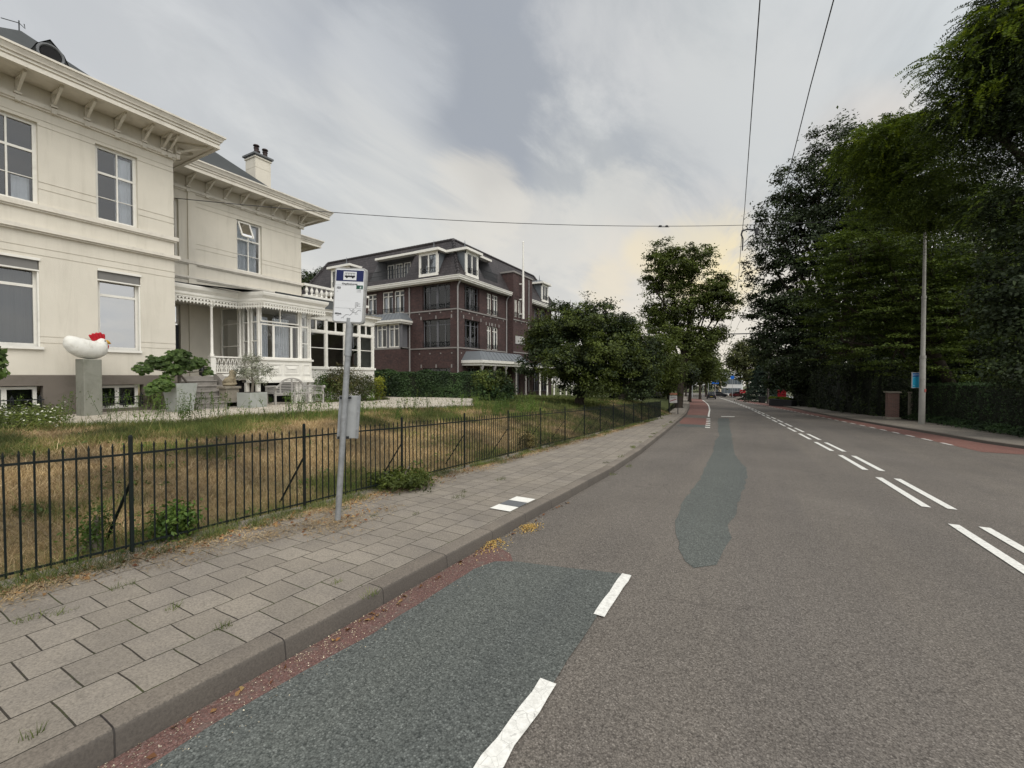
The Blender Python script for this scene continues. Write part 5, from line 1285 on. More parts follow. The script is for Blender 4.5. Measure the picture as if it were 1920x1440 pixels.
# ------------------------------------------------------------------ street furniture
con2 = mat('pole_concrete', (.29, .28, .255), .85, .12, 3, .003, 30, .2, dirt=(.12, .115, .09), dirtamt=.5, dscale=2)
M_wire = mat('wire', (.035, .035, .038), .5, .1); M_steel = mat('dull_steel', (.30, .31, .32), .5, .1, 4, spec=.5)
def lamp():
    x, y = 8.42, 32.6; z = zr(y)+.1
    L = thing('lamp_post', 'tall stepped concrete street lamp post in front of the clipped hedge', 'lamp post', (x, y, z))
    b = MB(); b.tube([(x, y, z-.1), (x, y, 2.76), (x, y, 2.80), (x, y, 6.12), (x, y, 6.20), (x, y, 11.2)], [.15, .130, .105, .098, .082, .06], 14); b.build('pole', con2, L, smooth=True)
    b = MB()
    for zz in (2.74, 6.1): b.tube([(x, y, zz-.1), (x, y, zz+.06)], [.148 if zz < 3 else .118, .14 if zz < 3 else .11], 14)
    b.tube([(x, y, 1.45), (x, y, 1.49)], .142, 12); b.build('collar', con2, L)
    b = MB(); b.tube([(x, y, 10.9), (x-.6, y-.3, 11.25), (x-1.5, y-.8, 11.35)], [.035, .03, .028], 6); b.build('lamp_arm', M_steel, L, smooth=True)
    b = MB(); p = Vector((x-1.5, y-.8, 11.33)); b.tube([p, p+Vector((-.25, -.13, 0)), p+Vector((-.65, -.34, -.03))], [.04, .11, .05], 8); b.build('lamp_head', M_steel, L, smooth=True)
    s = MB(); s.quad(*[Vector((x, y, zz))+Vector((math.sin(YAW+.3), -math.cos(YAW+.3), 0))*.147+Vector((math.cos(YAW+.3), math.sin(YAW+.3), 0))*aa for aa, zz in ((-.07, .75), (.07, .75), (.07, .92), (-.07, .92))]); s.build('sticker', mat('red_sticker', (.35, .09, .07), .6, .3, 20), L)
    # two poster frames strapped to the pole
    r = Vector((math.cos(YAW), math.sin(YAW), 0)); n = Vector((math.sin(YAW), -math.cos(YAW), 0))
    blu = mat('poster_cyan', (.015, .26, .42), .35, .12, 3); bl2 = mat('poster_deep', (.02, .11, .30), .35, .1, 3)
    P = thing('poster_board', 'cyan poster board in a metal frame strapped to the street lamp post', 'poster board', (x, y, 1.1))
    c = Vector((x, y, 0))+r*-.06
    z0, z1, w = .98, 1.84, .33
    m = MB()
    back = c-n*.22
    for sx in (-1, 1): m.bar(back+r*w*sx+Vector((0, 0, z0)), back+r*w*sx+Vector((0, 0, z1)), .03, .05, up=n)
    for zz in (z0, z1): m.bar(back-r*(w+.03)+Vector((0, 0, zz)), back+r*(w+.03)+Vector((0, 0, zz)), .05, .035)
    m.build('frame', M_steel, P)
    m = MB(); m.quad(*[back+r*w*sx+Vector((0, 0, zz))+n*.01 for sx, zz in ((-1, z0), (1, z0), (1, z1), (-1, z1))]); pan = m.build('poster', blu, P)
    m = MB(); m.quad(*[back+r*(w-.02)*sx+Vector((0, 0, zz))+n*.014 for sx, zz in ((-1, z1-.24), (1, z1-.24), (1, z1-.02), (-1, z1-.02))]); m.build('poster_band', bl2, pan)
    for s, zz, t in ((.075, z1-.15, 'ARNHEM'), (.05, z1-.30, 'zomer'), (.05, z0+.12, 'gratis')): text_mesh('lettering', t, s, back-r*(w-.05)+Vector((0, 0, zz))+n*.02, r, Vector((0, 0, 1)), mat('poster_pale', (.5, .62, .7), .5, .05), pan)
lamp()
def pillar():
    x, y = 8.35, 38.2; z = zr(y)+.1; px_ = 1673
    b = MB(); w = .30; b.box(x-w, x+w, y-w, y+w, z+.12, z+1.78); 
    # a redder brick for the pier
    m = brick_like('pillar_brick', (.22, .11, .085), (.15, .08, .065))
    T_ = thing('brick_pillar', 'stout red brick gate pillar with flat stone cap beyond the lamp post', 'gate pillar', (x, y, z))
    b.build('shaft', m, T_); b = MB(); b.box(x-w-.1, x+w+.1, y-w-.1, y+w+.1, z+1.78, z+1.88); b.build('cap', M_stone2, T_, bevel=.01)
    b = MB(); b.prism([(x-w-.12, y-w-.12), (x+w+.12, y-w-.12), (x+w+.12, y+w+.12), (x-w-.12, y+w+.12)], z-.1, z+.14, .9); b.build('footing', M_stone2, T_)
    x2, y2 = 10.1, 41.5; b = MB(); b.box(x2-.12, x2+.12, y2-.12, y2+.12, zr(y2), zr(y2)+1.9); b.box(x2-.15, x2+.15, y2-.15, y2+.15, zr(y2)+1.9, zr(y2)+1.98)
    o = b.build('gate_post', M_stone2, None); tag(o, 'slim pale gate post at the end of the clipped hedge', 'gate post')
def brick_like(name, c1, c2):
    m, nt, b = new_mat(name)
    g = _n(nt, 'ShaderNodeNewGeometry').outputs['Position']
    sep = _n(nt, 'ShaderNodeSeparateXYZ'); nt.links.new(g, sep.inputs[0])
    ad = _n(nt, 'ShaderNodeMath', operation='ADD'); nt.links.new(sep.outputs[0], ad.inputs[0]); nt.links.new(sep.outputs[1], ad.inputs[1])
    cb = _n(nt, 'ShaderNodeCombineXYZ'); nt.links.new(ad.outputs[0], cb.inputs[0]); nt.links.new(sep.outputs[2], cb.inputs[1])
    br = _n(nt, 'ShaderNodeTexBrick')
    for k, v in (('Scale', 1), ('Mortar Size', .008), ('Brick Width', .22), ('Row Height', .07), ('Mortar Smooth', .1), ('Bias', 0)): br.inputs[k].default_value = v
    br.inputs['Color1'].default_value = c4(c1); br.inputs['Color2'].default_value = c4(c2); br.inputs['Mortar'].default_value = (.2, .18, .16, 1)
    nt.links.new(cb.outputs[0], br.inputs['Vector']); nt.links.new(br.outputs['Color'], b.inputs['Base Color']); b.inputs['Roughness'].default_value = .9
    return m
pillar()
def catenary(a, b, sag, n=16): a = Vector(a); b = Vector(b); return [a+(b-a)*k/n-Vector((0, 0, sag*4*(k/n)*(1-k/n))) for k in range(n+1)]
def wires():
    a = Vector((-18.58, 7.97, 8.18)); e = Vector((8.42, 32.6, 10.75)); m = MB()
    pts = catenary(a, e, .85, 40); m.tube(pts, .014, 5)
    o = m.build('span_wire', M_wire, None); tag(o, 'long thin span wire from the villa wall across the road to the lamp post', 'wire')
    def on(px): return min(pts, key=lambda p: abs(project(p)[0]-px))
    ins = MB(); p = on(1237); q = (e-a).normalized(); ins.tube([p-q*.25, p-q*.22, p-q*.12, p-q*.1], [.02, .05, .05, .02], 6); ins.tube([p+q*.25, p+q*.22, p+q*.12, p+q*.1], [.02, .05, .05, .02], 6)
    ins.tube([p-q*.3+Vector((0, 0, -.04)), p+q*.3+Vector((0, 0, -.04))], .012, 5); ins.build('insulator', M_wire, o)
    # contact wires
    h = on(1391); far = Vector((-5.2, 62, 4.6))
    def HW(px_, py_):    # the sight line meets the level of the contact wires, a set height above the road
        d = ray(px_, py_); t = 1.0
        while t < 300:
            y = t*d[1]
            if CH+t*d[2] > zr(y)+lerp_tab([(0, 9.9), (25, 9.9), (60, 8.2), (200, 7.6)], y): t *= .999 if False else 1; break
            t *= 1.002
        return Vector((t*d[0], t*d[1], CH+t*d[2]))
    w1 = MB(); P1 = [HW(*q) for q in ((1425, 0), (1410, 200), (1402, 310), (1396, 395), (1390, 450), (1385, 520), (1377, 580), (1367, 625), (1358, 655))]
    P1 = [P1[0]+(P1[0]-P1[1])*6]+P1+[P1[-1]+Vector((-6, 70, -4))]
    w1.tube(P1, .013, 6); o1 = w1.build('trolley_wire', M_wire, None, smooth=True); tag(o1, 'overhead trolley wire running up the middle of the sky, left of its twin', 'wire', 'trolley wires over the road')
    P2 = [HW(*q) for q in ((1563, 0), (1520, 160), (1482, 312), (1460, 395), (1432, 490), (1405, 565), (1380, 618), (1364, 652))]
    P2 = [P2[0]+(P2[0]-P2[1])*6]+P2+[P2[-1]+Vector((-6, 70, -4))]
    w2 = MB(); w2.tube(P2, .013, 6); o2 = w2.build('trolley_wire', M_wire, None, smooth=True); tag(o2, 'overhead trolley wire slanting past the tree tops, right of its twin', 'wire', 'trolley wires over the road')
    g = MB(); g.tube([RY(1416, 431, h.y+.6), RY(1400, 430, h.y+.3), RY(1392, 433, h.y), RY(1390, 440, h.y), RY(1393, 448, h.y), RY(1392, 470, h.y)], [.04, .04, .045, .04, .035, .03], 7)
    g.tube([RY(1418, 429, h.y+.6), RY(1419, 440, h.y+.6)], .09, 8); g.tube([RY(1414, 437, h.y+.6), RY(1395, 455, h.y)], .012, 4); g.tube([RY(1417, 443, h.y+.6), RY(1396, 461, h.y), RY(1386, 463, h.y)], .012, 4)
    o = g.build('wire_hanger', M_wire, None, smooth=True); tag(o, 'curved arm and insulator hanging the trolley wire from the span wire', 'wire fitting')
    # cross beam further on, with its pole
    y = 50; x0 = RY(1217, 600, y).x; z = zr(y)
    P = thing('trolley_pole', 'pale steel trolley pole with a long horizontal arm reaching over the road', 'pole', (x0, y, z))
    b = MB(); b.tube([(x0, y, zplat(y)-.5), (x0, y, 9.25)], [.16, .11], 10); b.build('pole', mat('pale_pole', (.36, .38, .42), .6, .1), P, smooth=True)
    b = MB(); b.tube([RY(1217, 625, y), RY(1300, 628, y-.5), RY(1464, 624, y-1)], [.07, .06, .05], 8); b.tube([RY(1217, 577, y), RY(1330, 626, y-.6)], .012, 5); b.build('arm', M_steel, P, smooth=True)
def project(p):
    d = Vector(p)-Vector((0, 0, CH)); cp, sp = math.cos(PIT), math.sin(PIT); s, c = math.sin(YAW), math.cos(YAW)
    f = Vector((-s*cp, c*cp, -sp)); r = Vector((c, s, 0)); u = Vector((-s*sp, c*sp, cp)); D = d.dot(f); return 960+FPX*d.dot(r)/D, 720-FPX*d.dot(u)/D
wires()
def townsign():
    x, y = -4.95, 33.0; z = zr(y)+.1; n = Vector((math.sin(YAW-.35), -math.cos(YAW-.35), 0)); r = Vector((-n.y, n.x, 0))
    S = thing('place_name_sign', 'small white end of town sign with red slash on a short dark post', 'road sign', (x, y, z))
    b = MB(); b.tube([(x-.30, y, z-.1), (x-.30, y, z+1.45)], .05, 8); b.tube([(x+.28, y+.15, z-.1), (x+.28, y+.15, z+1.0)], .03, 6); b.build('post', MATS['black_iron'], S)
    c = Vector((x, y-.1, 0)); z0, z1 = z+.78+.15, z+1.68
    def pl(a0, a1, b0, b1, d, m, nm, par):
        q = MB(); p = [c+r*a+n*dd+Vector((0, 0, zz)) for dd in (d, d-.02) for a, zz in ((a0, b0), (a1, b0), (a1, b1), (a0, b1))]; q.v = [tuple(v) for v in p]
        q.f = [(0, 1, 2, 3), (7, 6, 5, 4), (0, 4, 5, 1), (1, 5, 6, 2), (2, 6, 7, 3), (3, 7, 4, 0)]; return q.build(nm, m, par)
    f = pl(-.26, .26, z0-.12, z0+.40, 0, mat('sign_plate', (.62, .60, .58), .5, .05), 'sign_plate', S)
    t = pl(-.26, .26, z0+.46, z0+.60, 0, mat('sign_orange', (.50, .22, .14), .5, .2, 9), 'top_plate', S)
    b = MB(); b.bar(c+r*-.22+n*.006+Vector((0, 0, z0+.0)), c+r*.22+n*.006+Vector((0, 0, z0+.16)), .008, .045, up=n.cross(r)); b.build('red_slash', mat('slash_red', (.32, .05, .06), .5, .1), f)
    text_mesh('lettering', 'Arnhem', .13, c+n*.004+Vector((0, 0, z0+.22)), r, Vector((0, 0, 1)), MATS['sign_black'], f, align='CENTER', sx=.9)
townsign()
def car(name, label, x, y, heading, col, zz=None):
    z = zz if zz is not None else zr(y)+.02; C = thing(name, label, 'car', (x, y, z)); u = Vector((math.sin(heading), math.cos(heading), 0)); r = Vector((u.y, -u.x, 0))
    P = lambda a, l, h: tuple(Vector((x, y, z))+r*a+u*l+Vector((0, 0, h)))
    paint = mat('car_paint_'+name+str(int(x)), col, .3, .05, 2, spec=.6)
    secs = [(-2.15, .80, .35, .75), (-2.0, .87, .28, .95), (-1.2, .9, .22, .98), (.8, .9, .22, .94), (1.7, .87, .25, .82), (2.1, .75, .33, .62)]
    b = MB()
    for l, w, h0, h1 in secs: b.v += [P(-w, l, h0), P(-w-.02, l, (h0+h1)/2), P(-w*.9, l, h1), P(w*.9, l, h1), P(w+.02, l, (h0+h1)/2), P(w, l, h0)]
    for k in range(len(secs)-1):
        for j in range(6): a = k*6+j; c = k*6+(j+1) % 6; b.f.append((a, c, c+6, a+6))
    b.f += [tuple(range(6)), tuple(range(30, 36))[::-1]]; b.build('body', paint, C, recalc=True, bevel=.03)
    secs = [(-1.75, .72, .95), (-1.2, .64, 1.42), (.1, .64, 1.45), (1.0, .74, .92)]
    g = MB()
    for l, w, h in secs: g.v += [P(-w, l, h), P(w, l, h)]
    for l, w, h in secs: g.v += [P(-.80, l, .92), P(.80, l, .92)]
    for k in range(3): a = 2*k; g.f.append((a, a+1, a+3, a+2)); g.f.append((a, a+2, a+10, a+8)); g.f.append((a+1, a+9, a+11, a+3))
    g.build('cabin', mat('car_glass', (.02, .022, .025), .08, .1, spec=.8), C)
    rf = MB(); rf.quad(P(-.6, -1.15, 1.455), P(.6, -1.15, 1.455), P(.6, .05, 1.475), P(-.6, .05, 1.475)); rf.build('roof', paint, C)
    for a in (-.80, .80):
        for l in (-1.35, 1.3):
            w = MB(); p, q = P(a-.1, l, .32), P(a+.1, l, .32); w.tube([p, q], .32, 14); t = w.build('wheel', mat('tyre', (.015, .015, .016), .8), C)
    for a in (-.68, .68):
        w = MB(); p = [P(a-.15, -2.14, .72), P(a+.15, -2.14, .72), P(a+.15, -2.05, .86), P(a-.15, -2.05, .86)]; w.quad(*p); w.build('tail_light', mat('tail_red', (.25, .01, .012), .3), C)
    w = MB(); w.quad(P(-.26, -2.17, .5), P(.26, -2.17, .5), P(.26, -2.17, .61), P(-.26, -2.17, .61)); w.build('number_plate', mat('plate_yellow', (.5, .36, .03), .5), C)
car('car', 'dark car driving away down the road seen from behind', -7.5, 100.5, rad(-5), (.015, .015, .017))
car('parked_car', 'red car parked by the pale houses at the far end of the road', -3.2, 133, rad(60), (.14, .012, .016))
car('parked_car', 'dark car parked left of the red one at the far end', -8.0, 133, rad(70), (.02, .022, .026))
car('parked_car', 'pale cream car parked furthest right below the white building', 1.8, 122, rad(75), (.50, .49, .36))
car('parked_car', 'silver car half hidden behind bins under the dark trees', 4.9, 92, rad(40), (.36, .37, .38))
car('parked_car', 'black car parked under the trees behind the place name sign', -10.2, 53, rad(8), (.012, .012, .014), zl(-10.2, 53)+.05)
def signpost(name, label, cat, p, h, build):
    z = zr(p[1])+.05; S = thing(name, label, cat, (p[0], p[1], z)); b = MB(); b.tube([(p[0], p[1], z-.2), (p[0], p[1], z+h)], .05, 6); b.build('post', M_steel, S); build(S, Vector((p[0], p[1]-.08, z+h))); return S
sb = mat('traffic_blue', (.01, .12, .50), .4, .05); sw = mat('traffic_white', (.7, .7, .7), .5, .05); srd = mat('traffic_red', (.32, .02, .025), .4, .05)
def disc(S, c, r, m, nm='sign_face', d=.03):
    b = MB(); b.tube([c+Vector((0, 0, 0)), c+Vector((0, -d, 0))], r, 20); return b.build(nm, m, S)
def keepleft(S, c):
    b = MB(); b.box(c.x-.75, c.x+.75, c.y-.03, c.y, c.z-.9, c.z+.7); f = b.build('sign_face', sb, S); 
    a = MB(); a.bar((c.x-.35, c.y-.04, c.z+.3), (c.x+.25, c.y-.04, c.z-.4), .02, .18, up=(0, -1, 0)); a.bar((c.x+.35, c.y-.04, c.z-.5), (c.x-.15, c.y-.04, c.z-.5), .02, .16); a.bar((c.x+.33, c.y-.04, c.z-.5), (c.x+.33, c.y-.04, c.z+.1), .16, .02); a.build('arrow', sw, f)
signpost('traffic_sign', 'square blue traffic sign with white arrow on the centre island', 'road sign', (-7.55, 112), 4.2, keepleft)
signpost('traffic_sign', 'small round blue traffic sign right of the square blue one', 'road sign', (-4.2, 119), 5.0, lambda S, c: disc(S, c, .45, sb))
def redboard(S, c):
    b = MB(); b.box(c.x-.6, c.x+.6, c.y-.03, c.y, c.z-.4, c.z+.4); f = b.build('sign_face', srd, S); a = MB(); a.bar((c.x-.5, c.y-.05, c.z-.25), (c.x+.5, c.y-.05, c.z+.25), .02, .25, up=(0, -1, 0)); a.build('chevron', sw, f)
signpost('traffic_sign', 'red and white chevron board in front of the parked cars', 'road sign', (-1.9, 115), 1.6, redboard)
def gantry():
    y = 116; p = RY(1298, 744, y); z = zr(y)
    S = thing('traffic_light', 'traffic light mast with arm and two lamp heads over the far road', 'traffic light', (p.x, y, z)); b = MB()
    b.tube([(p.x, y, z), (p.x, y, z+6.6)], .09, 8); b.tube([RY(1296, 718, y), RY(1320, 717, y)], .08, 6); b.build('mast', M_steel, S)
    for px_ in (1305, 1319): c = RY(px_, 718, y-.2); b = MB(); b.box(c.x-.3, c.x+.3, c.y-.1, c.y+.1, c.z-.55, c.z+.55); b.build('lamp_head', mat('backboard', (.55, .55, .53), .6), S)
    for px_, hh in ((1318, 2.8), (1328, 5.6)):
        c = RY(px_, 742, y+3); b = MB(); b.tube([(c.x, c.y, zr(c.y)), (c.x, c.y, zr(c.y)+hh+4)], .07, 6)
        if hh > 5: b.tube([(c.x, c.y, zr(c.y)+hh+4), (c.x-.9, c.y, zr(c.y)+hh+4.1)], .06, 5)
        o = b.build('street_pole', M_steel, None); tag(o, 'thin grey pole beside the far traffic lights' if hh < 5 else 'thin far lamp pole with short arm above the blue sign', 'pole')
gantry()
def farbuildings():
    y = 175; z = zr(y)-.5; wm = mat('far_white', (.60, .61, .62), .8, .05, .2); cm = mat('far_cream', (.48, .40, .29), .8, .06, .3); wd = mat('far_window', (.10, .12, .14), .3)
    B = thing('office_building', 'long white plastered building with many windows at the far end of the road', 'building', (-3, y, z))
    x0 = RY(1349, 700, y).x; x1 = RY(1392, 700, y).x; h = RY(1360, 697, y).z
    w = MB(); w.box(x0, x1, y, y+12, z, h); w.build('wall', wm, B)
    w = MB(); w.box(x0-.3, x1+.3, y-.4, y+12, h, h+.5); w.build('roof', M_trim, B)
    n = 6
    for f in range(3):
        for k in range(n):
            a = x0+.6+(x1-x0-1)*k/n; zz = z+1.2+3.3*f
            if zz+1.6 < h: q = MB(); q.box(a, a+1.0, y-.06, y, zz, zz+1.9); o = q.build('window', wd, B)
    x2 = RY(1339, 700, y-8).x; x3 = RY(1350, 700, y-8).x; h2 = RY(1345, 706, y-8).z
    B = thing('corner_house', 'small cream house with pinnacled gable left of the white building', 'building', (x2, y-8, z))
    w = MB(); w.box(x2, x3, y-8, y, z, h2); w.build('wall', cm, B); w = MB(); w.prism([(x2-.2, y-8.2), (x3+.2, y-8.2), (x3+.2, y), (x2-.2, y)], h2, h2+1.3, .5); w.build('roof', M_rt, B)
    w = MB(); w.box(x2-.1, x2+.6, y-8.3, y-7.6, z, h2+1.4); w.lathe((x2+.25, y-7.95, h2+1.4), [(.35, 0), (.15, .4), (.3, .7), (.02, 1.4)], 8); w.build('pinnacle', cm, B)
    for k in range(2): q = MB(); q.box(x2+.7, x3-.5, y-8.06, y-8, z+1+3.2*k, z+3+3.2*k); q.build('window', wd, B)
farbuildings()
def rightbits():
    # red sale board, low clipped box hedge with dark wall, bins, thin pole
    y = 72; c = RY(1466, 738, y); S = thing('estate_board', 'square red board standing behind the low hedge under dark trees', 'sign board', (c.x, y, zr(y)))
    b = MB(); b.box(c.x-.52, c.x+.52, y-.03, y, c.z-.52, c.z+.52); f = b.build('board', mat('board_red', (.50, .03, .045), .45, .1), S)
    b = MB(); b.bar((c.x-.4, y-.04, c.z+.14), (c.x+.42, y-.04, c.z-.05), .02, .22, up=(0, -1, 0))
    for s in (-1, 1): b.bar((c.x-.5, y-.035, c.z+.47*s), (c.x+.5, y-.035, c.z+.47*s), .012, .035)
    b.build('white_stripe', mat('board_pink', (.60, .25, .26), .5), f)
    for s in (-.45, .45): b = MB(); b.tube([(c.x+s, y+.03, zr(y)), (c.x+s, y+.03, c.z)], .04, 5); b.build('leg', M_steel, S)
    y = 66; a = RY(1442, 750, y); e = RY(1484, 752, y-4); w = MB(); w.prism([(a.x, a.y), (e.x, e.y), (e.x+.6, e.y+.8), (a.x+.6, a.y+.8)], zr(y)-.3, RY(1460, 748, y).z); o = w.build('garden_wall', mat('dark_wall', (.03, .03, .032), .9), None); tag(o, 'low dark garden wall in front of the red board', 'wall')
    for k, px_ in enumerate((1426, 1431)):
        y = 78-k; c = RY(px_, 748, y); z = zr(y)+.05; B = thing('wheelie_bin', ('dark wheelie bin left of its neighbour beside the silver car', 'dark wheelie bin right of its neighbour at the foot of the pole')[k], 'bin', (c.x, y, z))
        b = MB(); b.prism([(c.x-.25, y-.3), (c.x+.25, y-.3), (c.x+.25, y+.3), (c.x-.25, y+.3)], z, z+.95, 1.15); b.build('body', mat('bin_plastic', (.02, .025, .024), .5), B); b = MB(); b.box(c.x-.32, c.x+.32, y-.38, y+.36, z+.95, z+1.02); b.build('lid', mat('bin_plastic', (0, 0, 0)), B)
    y = 74; c = RY(1440, 750, y); b = MB(); b.tube([(c.x, y, zr(y)), (c.x, y, RY(1440, 667, y).z)], [.14, .10], 8); o = b.build('utility_pole', mat('dark_pole', (.10, .085, .08), .8, .15), None, smooth=True); tag(o, 'brownish pole rising out of the dark trees beside the red board', 'pole')
rightbits()
def leftbits():
    # pale garden figure and stair edges on the bank
    p = Vector((-10.6, 54.0, 0)); z = zl(p.x, p.y); b = [((0, 0, .5), (.35, .3, .5)), ((0, 0, 1.1), (.3, .25, .45)), ((0, 0, 1.6), (.25, .2, .35)), ((0, 0, 2.0), (.15, .15, .18)), ((.2, 0, 1.4), (.12, .12, .3)), ((-.2, 0, 1.45), (.12, .12, .3))]
    S = thing('garden_statue', 'pale stone figure statue among the shade behind the far fence end', 'statue', (p.x, p.y, z)); blob('body', [(Vector((p.x, p.y, z))+Vector(c)*.8, [q*.8 for q in r]) for c, r in b], .05, mat('pale_stone', (.40, .38, .34), .9, .1, 5), S)
    a0, a1 = T(1150, 738), T(1200, 751)
    for k, (u, v) in enumerate((((1148, 736), (1204, 752)), ((1143, 739), (1190, 753)))):
        y0 = 36; p = RX(u[0], u[1], -12.2-.0); q = RX(v[0], v[1], -9.6)
        p = RY(u[0], u[1], 40); q = RY(v[0], v[1], 36)
        m = MB(); m.bar(p, q, .16, .14)
        o = m.build('stair_edge', mat('pale_concrete', (.38, .37, .34), .9, .1), None); tag(o, ('pale concrete edge of the bank steps, upper one', 'pale concrete edge of the bank steps, lower one')[k], 'stair edge')
leftbits()
# ------------------------------------------------------------------ foliage
def quads_mesh(name, V, m, parent=None, mats=None, midx=None, per=4):
    """V: (n,4,3) array of leaf quads in world space"""
    org = np.array(world_org(parent)); n = len(V)
    co = (V.reshape(-1, 3)-org).astype(np.float32)
    me = bpy.data.meshes.new(name); me.vertices.add(n*per); me.loops.add(n*per); me.polygons.add(n)
    me.vertices.foreach_set('co', co.ravel()); me.loops.foreach_set('vertex_index', np.arange(n*per, dtype=np.int32))
    me.polygons.foreach_set('loop_start', np.arange(0, n*per, per, dtype=np.int32))
    try: me.polygons.foreach_set('loop_total', np.full(n, per, dtype=np.int32))
    except Exception: pass
    for x in (mats or [m]): me.materials.append(x)
    if midx is not None: me.polygons.foreach_set('material_index', midx.astype(np.int32))
    me.update(calc_edges=True)
    o = bpy.data.objects.new(name, me); COL.objects.link(o)
    if parent: o.parent = parent
    ORG[o.name] = Vector(org.tolist()); return o
def unit(a): return a/np.maximum(np.linalg.norm(a, axis=-1, keepdims=True), 1e-9)
def leaf_quads(C, N, size, aspect, R, jit=.5):
    """one pointed leaf per centre C with normal N"""
    n = len(C); N = unit(N+R.normal(0, jit, (n, 3)))
    A = unit(np.cross(N, R.normal(0, 1, (n, 3)))); B = np.cross(N, A)
    s = size*R.uniform(.65, 1.3, (n, 1)); L = A*s; Wd = B*s*aspect
    fold = N*s*.12
    return np.stack([C-L*.5, C+Wd*.5+fold-L*.05, C+L*.5-fold*.6, C-Wd*.5+fold-L*.05], 1)
def crown_points(blobs, n, R, shell=.55):
    """clump centres inside ellipsoids, biased to the outside"""
    vol = np.array([b[1][0]*b[1][1]*b[1][2] for b in blobs])**.75; vol /= vol.sum(); out = []; nor = []
    for (c, r), k in zip(blobs, (vol*n).astype(int)+1):
        d = unit(R.normal(0, 1, (k, 3))); rr = shell+(1-shell)*R.random((k, 1))**.6; rr *= 1+.13*np.sin(d[:, :1]*5+c[0])*np.cos(d[:, 1:2]*4+c[1])
        out.append(np.array(c)+d*rr*np.array(r)); nor.append(unit(d/np.array(r)))
    return np.concatenate(out), np.concatenate(nor)
def clumped(blobs, nclump, per, crad, size, aspect, R, shell=.55, flat=.5, up=.7, droop=0):
    P, Nn = crown_points(blobs, nclump, R, shell); k = len(P)
    cr = crad*R.uniform(.5, 1.3, (k, 1, 1)); off = R.normal(0, .5, (k, per, 3))*cr*np.array([1, 1, flat])
    if droop: off[:, :, 2] -= droop*np.linalg.norm(off[:, :, :2], axis=2)**1.3
    C = (P[:, None]+off).reshape(-1, 3); N = np.repeat(Nn*.6+np.array([0, 0, up]), per, 0)
    return leaf_quads(C, N, size, aspect, R)
LM = dict(
    dark=leafmat('leaf_dark', (.018, .028, .012), (.030, .046, .018), (.050, .070, .024), .2),
    bluish=leafmat('leaf_bluish', (.020, .031, .015), (.032, .047, .021), (.052, .072, .031), .22),
    mid=leafmat('leaf_mid', (.048, .066, .016), (.074, .097, .023), (.115, .145, .035), .32),
    olive=leafmat('leaf_olive', (.05, .06, .022), (.075, .085, .032), (.11, .115, .04), .2),
    lime=leafmat('leaf_lime', (.10, .14, .014), (.15, .20, .022), (.21, .26, .036), .45),
    fig=leafmat('leaf_fig', (.035, .062, .015), (.055, .095, .022), (.085, .125, .035), .25),
    robinia=leafmat('leaf_robinia', (.046, .072, .017), (.078, .112, .025), (.135, .180, .042), .38),
    silver=leafmat('leaf_silver', (.09, .10, .075), (.15, .165, .13), (.24, .25, .20), .15),
    yellow=leafmat('leaf_yellow', (.16, .18, .02), (.22, .24, .03), (.30, .30, .05), .35),
    brownish=leafmat('leaf_brownish', (.06, .045, .02), (.09, .075, .03), (.12, .11, .045), .2),
    hedge=leafmat('leaf_hedge', (.022, .044, .017), (.036, .068, .025), (.056, .095, .036), .18),
    greenweed=leafmat('leaf_weed', (.05, .095, .02), (.08, .135, .03), (.12, .17, .04), .3),
    conifer=leafmat('leaf_conifer', (.014, .028, .020), (.02, .04, .026), (.032, .055, .034), .1))
M_bark = mat('bark', (.055, .045, .036), .95, .3, 8, .02, 18, .1); M_barkl = mat('bark_pale', (.16, .14, .115), .9, .3, 5, .01, 18, .1)
def limbs(mb, base, blobs, r0, R, sub=5, lean=.25, fork=.35):
    base = Vector(base); mean = Vector((sum(b[0][0] for b in blobs)/len(blobs), sum(b[0][1] for b in blobs)/len(blobs), sum(b[0][2] for b in blobs)/len(blobs)))
    H = mean.z-base.z; f = base+Vector(((mean.x-base.x)*.3, (mean.y-base.y)*.3, H*fork))
    top = base+(mean-base)*.95; mb.tube([base-Vector((0, 0, .3)), base+Vector((0, 0, .25)), base+(f-base)*.5, f, f+(top-f)*.5, top], [r0*1.5, r0*1.08, r0*.92, r0*.8, r0*.5, r0*.25], 9)
    for c, r in blobs:
        c = Vector(c); s = f+(top-f)*R.uniform(0, .5); m = (s+c)/2+Vector((R.normal(0, .3), R.normal(0, .3), -.1*(c-s).length)); rr = r0*.38
        mb.tube([s, m, c], [rr, rr*.65, rr*.35], 6)
        for k in range(sub):
            d = Vector(unit(R.normal(0, 1, 3)+np.array([0, 0, .35])).tolist()); e = c+Vector((d.x*r[0], d.y*r[1], d.z*r[2]))*.85; s2 = m+(c-m)*R.uniform(.2, 1)
            mb.tube([s2, (s2+e)/2+Vector((0, 0, .1*r[2])), e], [rr*.4, rr*.22, rr*.07], 5)
